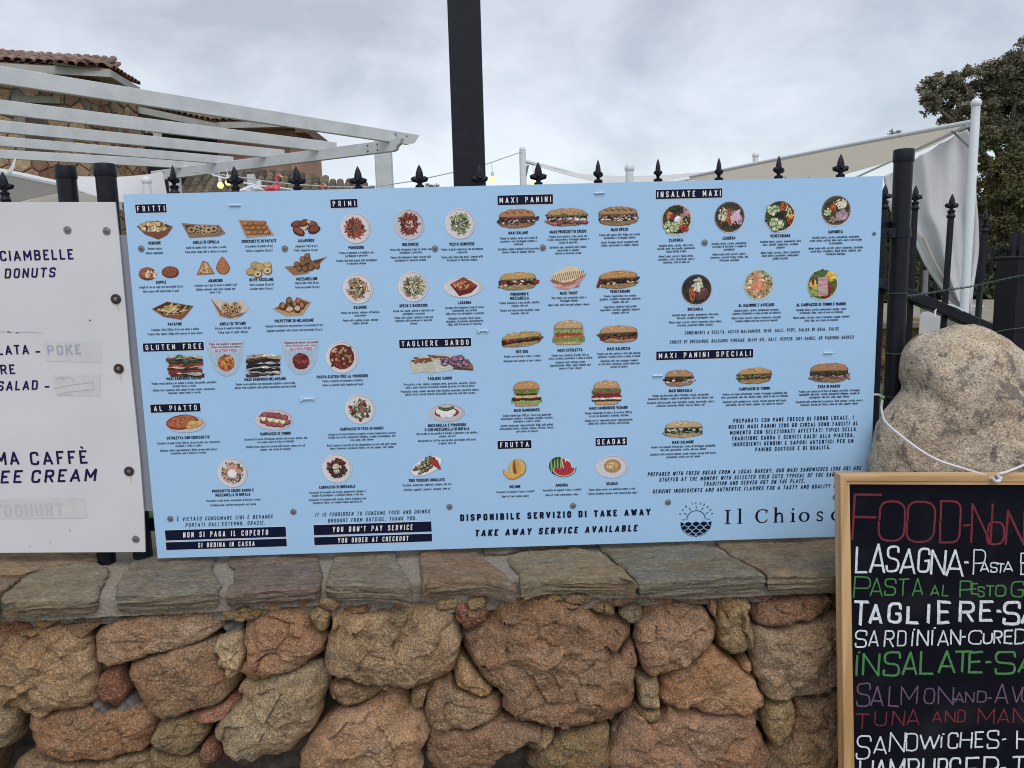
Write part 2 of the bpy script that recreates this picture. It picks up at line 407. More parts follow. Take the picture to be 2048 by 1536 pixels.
def rnd_poly(P, r, seg=2):
    out = []
    for i, (x, y, ro) in enumerate(P):
        if not ro or i in (0, len(P) - 1): out.append((x, y)); continue
        ax, ay = P[i - 1][0] - x, P[i - 1][1] - y; bx, by = P[i + 1][0] - x, P[i + 1][1] - y
        la, lb = math.hypot(ax, ay) or 1e-9, math.hypot(bx, by) or 1e-9
        rr = min(r, la * .5, lb * .5)
        p0 = (x + ax / la * rr, y + ay / la * rr); p2 = (x + bx / lb * rr, y + by / lb * rr)
        for k in range(seg + 1):
            t = k / seg; out.append(((1 - t) ** 2 * p0[0] + 2 * t * (1 - t) * x + t * t * p2[0], (1 - t) ** 2 * p0[1] + 2 * t * (1 - t) * y + t * t * p2[1]))
    return out
def twidth(s, sw, sp, wx):
    x = 0
    for ch in s:
        if ch == ' ': x += (.20 + sp) * 1.0 + sp * .6
        else:
            b = ACC[ch][0] if ch in ACC else ch
            x += G[b][0] * wx + sw + sp
    return x - sp
def text(V, Fc, s, cx, cy, H, place, sw=.14, sp=.1, width=None, slant=0.0, wx=1.0, align='c', seg=2, dep0=0.0):
    """s centred on (cx,cy); H cap height; all in plane units."""
    wd = twidth(s, sw, sp, wx); k = 1.0
    if width: # first spread or tighten the spacing, then stretch
        k = width / (wd * H)
        if not 0.8 < k < 1.25:
            need = (width / H - wd) / max(1, len(s) - 1); sp += need * (.9 if need > 0 else .3)
            wd = twidth(s, sw, sp, wx); k = width / (wd * H)
    x = {'c': -wd / 2, 'l': 0, 'r': -wd}[align]
    n = 0
    for ch in s:
        if ch == ' ': x += (.20 + sp) + sp * .6; continue
        acc = None
        if ch in ACC: ch, acc = ACC[ch]
        w, st = G[ch]; w *= wx
        x0 = x + sw / 2
        hy = 1 - sw; 
        def T(px, py):
            yy = sw / 2 + py * hy
            return (cx + (x0 + px * w + slant * (yy - .5)) * H * k, cy + (yy - .5) * H)
        def ext(P):  # butt ends reach the cap line
            return P
        for si, P in enumerate(st):
            Q = [(a * w, b * hy, r) for a, b, r in P]
            # lengthen open vertical ends by half a stroke
            R = rnd_poly(Q, .17 if sw < .18 else .13, seg)
            R = [list(p) for p in R]
            for e, f in ((0, 1), (-1, -2)):
                dx, dy = R[e][0] - R[f][0], R[e][1] - R[f][1]; l = math.hypot(dx, dy) or 1
                if P[e][1] in (0, 1, .7, -.25) or abs(dx) > abs(dy):
                    if abs(dx) <= abs(dy) * 1.2 or P[e][0] in (0, 1): R[e][0] += dx / l * sw * .42; R[e][1] += dy / l * sw * .42
            R = [(cx + (x0 + a + slant * (b + sw / 2 - .5)) * H * k, cy + (b + sw / 2 - .5) * H) for a, b in R]
            strip(V, Fc, R, sw * H, dep0 + (n % 7) * 4e-6 , place); n += 1
        if acc:
            a = T(.2, 1.13); b = T(.6, 1.13)
            if acc == 'g': P = [(T(.5, 0)[0] - .12 * H, cy + .78 * H), (T(.5, 0)[0] + .04 * H, cy + .62 * H)]
            else: P = [(T(.5, 0)[0] - .15 * H, cy + .66 * H), (T(.5, 0)[0] + .15 * H, cy + .70 * H)]
            strip(V, Fc, P, sw * .8 * H, dep0 + 3e-5, place)
        x += w + sw + sp
BP = lambda u, v, d: (u, -0.0006 - d, v)         # board plane, text layer
def bp(px, py):
    p = at(px, py, 0.0); return p[0], p[2]
def scl(px, py): # metres per photo pixel there
    return at(px + 1, py, 0.0)[0] - at(px, py, 0.0)[0]

# ---------------------------------------------------------------- printed pictures
class Pic:
    def __init__(s, cx, cy, seed=1):
        s.c = bp(cx, cy); s.s = scl(cx, cy); s.V = []; s.F = []; s.C = []; s.k = 0; s.r = random.Random(seed)
    def poly(s, P, c, jit=0):
        s.k += 1; b = len(s.V); d = -0.0007 - s.k * 5e-6
        c = s.jc(c, jit)
        for x, y in P: s.V.append((s.c[0] + x * s.s, d, s.c[1] + y * s.s)); s.C.append(c)
        s.F.append(tuple(range(b + len(P) - 1, b - 1, -1)) if area(P) > 0 else tuple(range(b, b + len(P))))
    def jc(s, c, j):
        if j: f = 1 + s.r.uniform(-j, j); c = [max(0, min(255, v * f + s.r.uniform(-6, 6) * j * 4)) for v in c]
        g_ = .3 * c[0] + .55 * c[1] + .15 * c[2]; return lin([min(255, max(0, g_ + (v - g_) * .82)) for v in c])
    def ell(s, x, y, rx, ry, c, rot=0, n=14, wob=0, jit=0):
        cr_, sr = math.cos(rot), math.sin(rot); P = []
        for i in range(n):
            a = 2 * math.pi * i / n; k = 1 + (s.r.uniform(-wob, wob) if wob else 0)
            u, v = rx * math.cos(a) * k, ry * math.sin(a) * k; P.append((x + u * cr_ - v * sr, y + u * sr + v * cr_))
        s.poly(P, c, jit)
    def stick(s, x, y, l, w, c, rot, jit=.2, hi=True):
        cr_, sr = math.cos(rot), math.sin(rot)
        def q(l, w, c, oy=0): s.poly([(x + u * cr_ - (v + oy) * sr, y + u * sr + (v + oy) * cr_) for u, v in ((-l / 2, -w / 2), (l / 2, -w / 2), (l / 2 + w * .3, w / 2), (-l / 2 + w * .3, w / 2))], c, jit)
        q(l, w, [v * .55 for v in c]); q(l * .92, w * .62, c, w * .1)
    def blob(s, x, y, r, c, jit=.2):
        s.ell(x, y, r, r * s.r.uniform(.7, 1), [v * .6 for v in c], s.r.uniform(0, 3), 7, .15, jit)
        s.ell(x - r * .1, y + r * .15, r * .72, r * .6, c, s.r.uniform(0, 3), 7, .15, jit)
    def ind(s, rx, ry):
        a = s.r.uniform(0, 6.283); k = math.sqrt(s.r.random()); return k * rx * math.cos(a), k * ry * math.sin(a)
    def build(s, parent, label):
        o = part('dish_picture', s.V, s.F, M_print, parent, col=s.C)
        if label: o['label'] = label
        return o
def shade(p, c, L_): k = p.r.choice(L_); return [min(250, v * k) for v in c]
def area(P): return sum(P[i][0] * P[(i + 1) % len(P)][1] - P[(i + 1) % len(P)][0] * P[i][1] for i in range(len(P)))

WH = (226, 222, 226)
def plate(p, r, rim=WH, ry=None, dark=False):
    ry = ry or r
    p.ell(.6, -.6, r, ry, (170, 165, 180) if not dark else (90, 80, 85), n=28); p.ell(0, 0, r, ry, rim, n=28)
    p.ell(.8, .6, r * .93, ry * .93, [v * .80 for v in rim], n=28); p.ell(-.3, -.4, r * .90, ry * .90, [min(255, v * .97) for v in rim], n=28)
def penne(p, r, c, n=46, top=None):
    p.ell(0, 0, r * .86, r * .86, [v * .42 for v in c], 0, 26, .10)
    for i in range(int(n * 1.35)):
        x, y = p.ind(r * .98, r * .98); p.stick(x, y, 9, 3.0, c, (math.atan2(y, x) + p.r.uniform(-.6, .6)) if i % 2 else p.r.uniform(0, 3.1), .3)
    for (c2, m, rr, sz) in (top or []):
        for i in range(m):
            x, y = p.ind(rr, rr); p.ell(x, y, sz, sz * .55, c2, p.r.uniform(0, 3), 6, .2, .15)
def salad(p, r, zones, bed=(60, 72, 40)):
    p.ell(0, 0, r, r, bed, n=24)
    for i in range(60):
        x, y = p.ind(r, r); p.blob(x, y, p.r.uniform(1.3, 2.6), p.r.choice([bed, [v * 1.6 for v in bed], [v * .5 for v in bed]]), .3)
    for (kind, x, y, rx, ry, c, n, sz) in zones:
        for i in range(n):
            u, v = p.ind(rx, ry)
            if kind == 'o': p.blob(x + u, y + v, sz, c, .2)
            elif kind == 's': p.stick(x + u, y + v, sz * 3.2, sz * .7, c, p.r.uniform(1.2, 1.9), .25)
            elif kind == 'f': p.ell(x + u, y + v, sz * 1.4, sz * .7, c, p.r.uniform(0, 3), 6, .25, .2)
            elif kind == 'c':
                p.ell(x + u, y + v, sz, sz, (52, 90, 36), 0, 9); p.ell(x + u, y + v, sz * .8, sz * .8, c, 0, 9, 0, .1)
def crust(p, pts, c, n=26):
    """bread: outline with shade below and highlights above"""
    p.poly(pts, [v * .72 for v in c]); xs = [a for a, b in pts]; ys = [b for a, b in pts]
    mx, my = sum(xs) / len(xs), sum(ys) / len(ys)
    p.poly([(mx + (a - mx) * .93, my + .5 + (b - my) * .80) for a, b in pts], c)
    w, h = (max(xs) - min(xs)) / 2, (max(ys) - min(ys)) / 2
    for i in range(n):
        x, y = p.ind(w * .75, h * .5); p.ell(mx + x, my + y + h * .12, p.r.uniform(1.5, 4), p.r.uniform(.5, 1.1), shade(p, c, [.86, 1.1, 1.2]), p.r.uniform(-.2, .2), 6, .2, .08)
def lens(w, y0, y1, x0=0, n=16, up=True, tilt=0, p=None):
    P = [(x0 + w * math.cos(math.pi * i / n), y0 + (y1 - y0) * math.sin(math.pi * i / n) ** .6) for i in range(n + 1)]
    return [(x + (p.r.uniform(-.8, .8) if p else 0), y + tilt * (x - x0) + (p.r.uniform(-.9, .9) if p else 0)) for x, y in P]
def panino(p, w, h, bread, fills, tilt=0, btm=.30, slash=0):
    """fills: list of (colour, count, size, row 0..1)"""
    bread = [v * p.r.uniform(.86, .98) for v in bread]
    crust(p, lens(w * .97, -h * .12, -h * .5, tilt=tilt, p=p), [v * .86 for v in bread], 22)
    n = 18; dk = [v * .34 for v in fills[0][0]]
    p.poly([(-w * .97 + 2 * w * .97 * i / n, -h * .2 + tilt * (-w + 2 * w * i / n) + p.r.uniform(-2, 1)) for i in range(n + 1)] + [(w * .97 - 2 * w * .97 * i / n, h * .13 + tilt * (w - 2 * w * i / n) + p.r.uniform(-1, 2)) for i in range(n + 1)], dk)
    for (c, n, sz, row) in fills:
        for i in range(int(n * 1.3)):
            x = p.r.uniform(-w * .98, w * .98); y = (row - .5) * h * .5 + p.r.uniform(-1, 1) * h * .08 + tilt * x; a = p.r.uniform(-.6, .6)
            p.ell(x, y, sz * p.r.uniform(.8, 1.5), sz * .5, [v * .45 for v in c], a, 7, .3, .25)
            p.ell(x, y + sz * .16, sz * p.r.uniform(.6, 1.1), sz * .34, c, a, 7, .3, .25)
    for i in range(9): p.ell(p.r.uniform(-w, w) * .9, p.r.uniform(-.15, .12) * h, p.r.uniform(1, 3), .9, (34, 26, 22), p.r.uniform(-1, 1), 6, .3)
    crust(p, lens(w * .96, h * .07, h * .53, tilt=tilt, p=p), bread, 44)
    for i in range(16): x = p.r.uniform(-.9, .9) * w; p.ell(x, h * .10 + tilt * x, 3.4, .9, [v * .5 for v in bread], tilt, 6, .3, .2)
    for i in range(slash): x = (i + .5) / slash * 1.5 * w - .75 * w; p.stick(x, h * .36 + tilt * x, h * .26, 1.8, [v * .62 for v in bread], -.5, .1); p.stick(x + 3, h * .38 + tilt * x, h * .2, 1.4, [min(255, v * 1.25) for v in bread], -.5, .1)
def burger(p, w, h, layers, bun=(196, 138, 76)):
    y = -h / 2; crust(p, [(-w * .8, y + h * .16), (-w * .75, y + .5), (-w * .4, y - .3), (w * .4, y - .3), (w * .75, y + .5), (w * .8, y + h * .16)], bun, 10)
    y += h * .15; st = h * .48 / len(layers)
    for (c, rag, wd) in layers:
        n = 13; T_ = [(-w * wd + 2 * w * wd * i / n, y + st * 1.15 + p.r.uniform(-rag, rag)) for i in range(n + 1)]; B_ = [(x, y - rag * p.r.random()) for x, _ in T_[::-1]]
        p.poly(T_ + B_, c, .08)
        for i in range(12): p.ell(p.r.uniform(-w * wd, w * wd) * .93, y + st * p.r.uniform(.1, 1), 2.0, st * .28, shade(p, c, [.6, .8, 1.2, 1.35]), p.r.uniform(-.4, .4), 6, .3, .1)
        y += st
    crust(p, lens(w * .88, y, h / 2, n=12), bun, 30)
    for i in range(26): x, q = p.ind(w * .6, h * .12); p.ell(x, h * .33 + q, .5, .35, (240, 222, 180), 0, 5)
def boat(p, pts, inner, c=(168, 118, 74), lc=(196, 160, 124)):
    p.poly(pts, c); p.poly(inner, [v * .55 for v in c]); 
    for i in range(len(inner)):
        a, b = inner[i], inner[(i + 1) % len(inner)]; dx, dy = b[0] - a[0], b[1] - a[1]; l = math.hypot(dx, dy) or 1
        p.stick((a[0] + b[0]) / 2, (a[1] + b[1]) / 2, l, .9, lc, math.atan2(dy, dx), .05)
def ring(p, x, y, r, c):
    p.ell(x, y, r, r * .85, [v * .6 for v in c], 0, 10); p.ell(x - .2, y + .3, r * .88, r * .74, c, 0, 10, 0, .1); p.ell(x, y, r * .48, r * .4, (84, 52, 34), 0, 8); 
# ---------------------------------------------------------------- the blue menu board
BX0, BX1 = at(246, 392)[0], at(1766, 352)[0]; BZ0, BZ1 = at(1738, 1071)[2], at(1766, 352)[2]
board = empty('menu_board', ((BX0 + BX1) / 2, 0, BZ0), 'large pale blue menu board with many dish pictures, screwed to the black railing', 'menu board')
MB().box(((BX0 + BX1) / 2, .0022, (BZ0 + BZ1) / 2), (BX1 - BX0 - .0012, .0036, BZ1 - BZ0 - .0012)).build('backing_sheet', M_edge, board)
nx, nz_ = 60, 30; V = []; Fq = []
for j in range(nz_ + 1):
    for i in range(nx + 1): V.append((BX0 + (BX1 - BX0) * i / nx, 0, BZ0 + (BZ1 - BZ0) * j / nz_))
for j in range(nz_):
    for i in range(nx): a = j * (nx + 1) + i; Fq.append((a, a + 1, a + nx + 2, a + nx + 1))
part('printed_face', V, Fq, M_blue, board)

def plate_part(cx, cy, w, h, s, tw, cap, slant=0, name='heading_plate', sw=.155):
    u, v = bp(cx, cy); k = scl(cx, cy); w, h, tw, cap = w * k, h * k, tw * k, cap * k
    q = lambda e, d: [(u - w / 2 - e, d, v - h / 2 - e), (u + w / 2 + e, d, v - h / 2 - e), (u + w / 2 + e, d, v + h / 2 + e), (u - w / 2 - e, d, v + h / 2 + e)]
    o = part(name, q(.0007, -.0003) + q(0, -.00045), [(0, 1, 2, 3), (4, 5, 6, 7)], [M_wink, M_navy], board, mi=[0, 1])
    V, Fc = [], []; text(V, Fc, s, u, v, cap, BP, sw=sw, sp=.4, width=tw, slant=slant, wx=.92)
    part('lettering', V, Fc, M_wink, o)
for a in [(302, 417, 62, 17, 'FRITTI', 55, 10.5), (688, 407, 54, 17, 'PRIMI', 45, 10.5), (1050.5, 399.5, 111, 19, 'MAXI PANINI', 103, 11),
          (1378, 387.5, 133, 18, 'INSALATE MAXI', 127, 11.5), (347, 693.5, 122, 17, 'GLUTEN FREE', 112, 10.5), (351, 816, 100, 17, 'AL PIATTO', 86, 10.5),
          (870.5, 686, 144, 17, 'TAGLIERE SARDO', 134, 10.5), (1029, 889, 68, 16.5, 'FRUTTA', 57, 10.5), (1222.5, 883, 63, 16.5, 'SEADAS', 56, 10.5),
          (1409.5, 709, 194, 17.5, 'MAXI PANINI SPECIALI', 184, 10.5)]: plate_part(*a)
for a in [(451.5, 1067, 242, 21.5, 'NON SI PAGA IL COPERTO', 170, 11.5, .12), (453, 1088.5, 242, 16.5, 'SI ORDINA IN CASSA', 113, 10, .12),
          (745.5, 1056.5, 236, 21.5, "YOU DON'T PAY SERVICE", 160, 11, .12), (746.5, 1078.6, 236, 16.5, 'YOU ORDER AT CHECKOUT', 141, 10, .12)]:
    plate_part(*a, name='notice_plate', sw=.15)
def loose(name, rows, sw=.14, sp=.3):
    V, Fc = [], []
    for (s, cx, cy, w, cap, sl) in rows:
        u, v = bp(cx, cy); k = scl(cx, cy); text(V, Fc, s, u, v, cap * k, BP, sw=sw, sp=sp, width=w * k, slant=sl)
    return part(name, V, Fc, M_navy, board)
loose('notice_text', [('È VIETATO CONSUMARE CIBI E BEVANDE', 450.5, 1035.5, 192, 8, .2), ("PORTATI DALL'ESTERNO, GRAZIE.", 451, 1047.5, 159, 8, .2)])
loose('notice_text', [('IT IS FORBIDDEN TO CONSUME FOOD AND DRINKS', 745.5, 1026, 229, 8, .2), ('BROUGHT FROM OUTSIDE, THANK YOU.', 745, 1038.5, 177, 8, .2)])
loose('take_away_text', [('DISPONIBILE SERVIZIO DI TAKE AWAY', 1111, 1029.5, 381, 14, 0), ('TAKE AWAY SERVICE AVAILABLE', 1113, 1061, 325, 14, .15)], sw=.25, sp=.32)
loose('dressing_text', [('CONDIMENTI A SCELTA: ACETO BALSAMICO, OLIO, SALE, PEPE, SALSA DI SOIA, SALSE', 1524, 661.5, 308, 6.6, 0), ('CHOICE OF DRESSINGS: BALSAMIC VINEGAR, OLIVE OIL, SALT, PEPPER, SOY SAUCE, OR VARIOUS SAUCES', 1524, 679, 367, 6.6, .2)], sw=.16)
loose('bread_text', [('PREPARATI CON PANE FRESCO DI FORNO LOCALE, I', 1587, 838, 240, 8.2, 0), ('NOSTRI MAXI PANINI (200 GR CIRCA) SONO FARCITI AL', 1586.6, 850, 258, 8.2, 0), ('MOMENTO CON SELEZIONATI AFFETTATI TIPICI DELLA', 1586, 861.7, 251, 8.2, 0), ('TRADIZIONE SARDA E SERVITI CALDI ALLA PIASTRA.', 1586, 873.4, 244, 8.2, 0), ('INGREDIENTI GENUINI E SAPORI AUTENTICI PER UN', 1586, 885, 241, 8.2, 0), ('PANINO GUSTOSO E DI QUALITÀ.', 1586, 896.5, 150, 8.2, 0)], sw=.17)
loose('bread_text', [('PREPARED WITH FRESH BREAD FROM A LOCAL BAKERY, OUR MAXI SANDWICHES (200 GR) ARE', 1509.5, 942, 426, 8.2, .2), ('STUFFED AT THE MOMENT WITH SELECTED COLD CUTS TYPICAL OF THE SARDINIAN', 1509, 953.5, 379, 8.2, .2), ('TRADITION AND SERVED HOT ON THE PLATE.', 1509, 964.5, 202, 8.2, .2), ('GENUINE INGREDIENTS AND AUTHENTIC FLAVORS FOR A TASTY AND QUALITY SANDWICH', 1509, 976.5, 405, 8.2, .2)], sw=.17)

# emblem and name
def emblem():
    V, Fc = [], []; u, v = bp(1392, 1039); k = scl(1392, 1039)
    P = [(u + 18.5 * k * math.cos(math.pi * i / 30), v + 18.5 * k * math.sin(math.pi * i / 30)) for i in range(31)]
    strip(V, Fc, P, 1.4 * k, 0, BP)
    for a in (0, 30, 60, 90, 120, 150, 180):
        c, s = math.cos(math.radians(a)), math.sin(math.radians(a)); strip(V, Fc, [(u + 21.5 * k * c, v + 21.5 * k * s + (.3 * k)), (u + 28 * k * c, v + 28 * k * s + .3 * k)], 1.4 * k, 1e-5, BP)
    for ch, a in zip('SAN TEODORO', [158, 142, 126, 110, 103, 90.5, 75, 62, 48, 33, 19]):
        if ch == ' ': continue
        c, s = math.cos(math.radians(a)), math.sin(math.radians(a)); ro = math.radians(a - 90); cr_, sr = math.cos(ro), math.sin(ro)
        X0, Z0 = u + 34 * k * c, v + 34 * k * s
        pl = lambda x, y, d: (X0 + (x * cr_ - y * sr), -0.0006 - d, Z0 + (x * sr + y * cr_))
        text(V, Fc, ch, 0, 0, 4.6 * k, pl, sw=.17)
    # half disc of waves
    R = 31 * k; v0 = v - 7 * k; n = 28
    T_ = []
    for i in range(4 * 8 + 1):
        x = -R + 2 * R * i / 32; ph = (i % 8) / 8; T_.append((u + x, v0 - 1 * k + 4.0 * k * (abs(2 * ph - 1) ** .7)))
    B_ = [(u + R * math.cos(math.pi + math.pi * i / n), v0 + R * .92 * math.sin(math.pi + math.pi * i / n)) for i in range(n + 1)]
    b = len(V); poly = T_ + B_[::-1][1:-1]
    cen = (u, v0 - 10 * k); V.append(BP(cen[0], cen[1], 0)); 
    for q in poly: V.append(BP(q[0], q[1], 0))
    m = len(poly)
    for i in range(m): Fc.append((b, b + 1 + (i + 1) % m, b + 1 + i))
    o = part('emblem', V, Fc, M_navy, board)
    V, Fc = [], []
    for row in range(4):
        for i in range(-5, 6):
            x0 = (i + (row % 2) * .5) * 15.5 * k; y0 = v0 - (row * 7.2) * k
            Q = []
            for j in range(13):
                a = math.pi * (1 + j / 12); x = x0 + 7.75 * k * math.cos(a) * -1; y = y0 + 7.2 * k * (math.sin(a) + 0) 
                Q.append((x, y))
            Q = [(x, y) for x, y in Q if (x / R) ** 2 + ((y - v0) / (R * .92)) ** 2 < .98 and y < v0 + 2 * k]
            if len(Q) > 1: strip(V, Fc, [(u + x, y) for x, y in Q], 1.25 * k, 5e-5 + 3e-6 * (i + 6), BP)
    part('wave_lines', V, Fc, M_blue, o)
emblem()
def serifname():
    V, Fc = [], []; k = scl(1560, 1033); n = [0]
    def st(P, w, dx=0):
        strip(V, Fc, P, w * 1.25 * k, (n[0] % 9) * 4e-6, BP); n[0] += 1
    def base(cx): return bp(cx, 1048 - (cx - 1449) * .033)
    H = 29
    def E(cx): 
        u, v = base(cx); return lambda x, y: (u + x * k, v + y * k)
    def stem(cx, h, foot=9, top=6, left=True, w=3.6):
        e = E(cx); st([e(0, 0), e(0, h)], w); st([e(-foot / 2, .6), e(foot / 2, .6)], 1.3)
        if top: st([e(-top, h - .9), e(0 if left else top, h - .9)], 1.3)
    stem(1455, H, 12, 6); e = E(1455); st([e(0, H - .9), e(6, H - .9)], 1.3)
    stem(1479.5, 31, 10, 5)
    part('restaurant_name', list(V), list(Fc), M_navy, board); V.clear(); Fc.clear()
    def bowl(cx, r, ry, a0, a1, cy, thick):
        e = E(cx); a = a0; m = 26; prev = None
        P = [(r * math.cos(math.radians(a0 + (a1 - a0) * i / m)), cy + ry * math.sin(math.radians(a0 + (a1 - a0) * i / m))) for i in range(m + 1)]
        b = len(V)
        for i, (x, y) in enumerate(P):
            c = abs(math.cos(math.radians(a0 + (a1 - a0) * i / m))); w = 1.5 + thick * 1.3 * c ** 1.5
            l = math.hypot(x, y - cy) or 1; nx_, ny_ = x / l, (y - cy) / l
            for s_ in (.5, -.5):
                q = e(x + nx_ * w * s_, y + ny_ * w * s_); V.append(BP(q[0], q[1], 0))
        for i in range(m): a = b + 2 * i; Fc.append((a, a + 1, a + 3, a + 2))
    bowl(1524.5, 12, 13.6, 48, 312, 14, 2.6); e = E(1524.5); st([e(8, 20), e(9.4, 27)], 1.8); st([e(8, 4), e(10, 7)], 1.2)
    stem(1551, 31, 9, 5); e = E(1551); P = [e(1, 13), e(3, 17), e(7, 19), e(10.5, 18), e(12.5, 14.5), e(13, 10), e(13, 0)]; st(smoothpts([(p[0], p[1], 0) for p in P], 3), 2.4) if False else st(P, 2.6); st([e(8.5, .6), e(17.5, .6)], 1.3)
    stem(1585.5, 19, 10, 5); e = E(1585.5); st([e(-1.8, 26), e(1.8, 26)], 3.6)
    bowl(1608, 8.4, 9.3, 0, 360, 9.6, 2.6)
    e = E(1639); P = [(5, 14.5), (4.6, 17.5), (1, 19), (-3, 18), (-5, 15), (-3.5, 11.8), (0, 10), (4, 7.8), (5.6, 4.6), (4, 1.4), (0, .3), (-4.5, 1.6), (-5.4, 5)]
    st([e(*p) for p in P], 2.1)
    bowl(1672, 8.2, 9.3, 45, 315, 9.6, 2.6); e = E(1672); st([e(5.3, 13.5), e(6.6, 16)], 2.6)
    bowl(1706, 8.4, 9.3, 0, 360, 9.6, 2.6)
    part('restaurant_name', V, Fc, M_navy, board)
serifname()

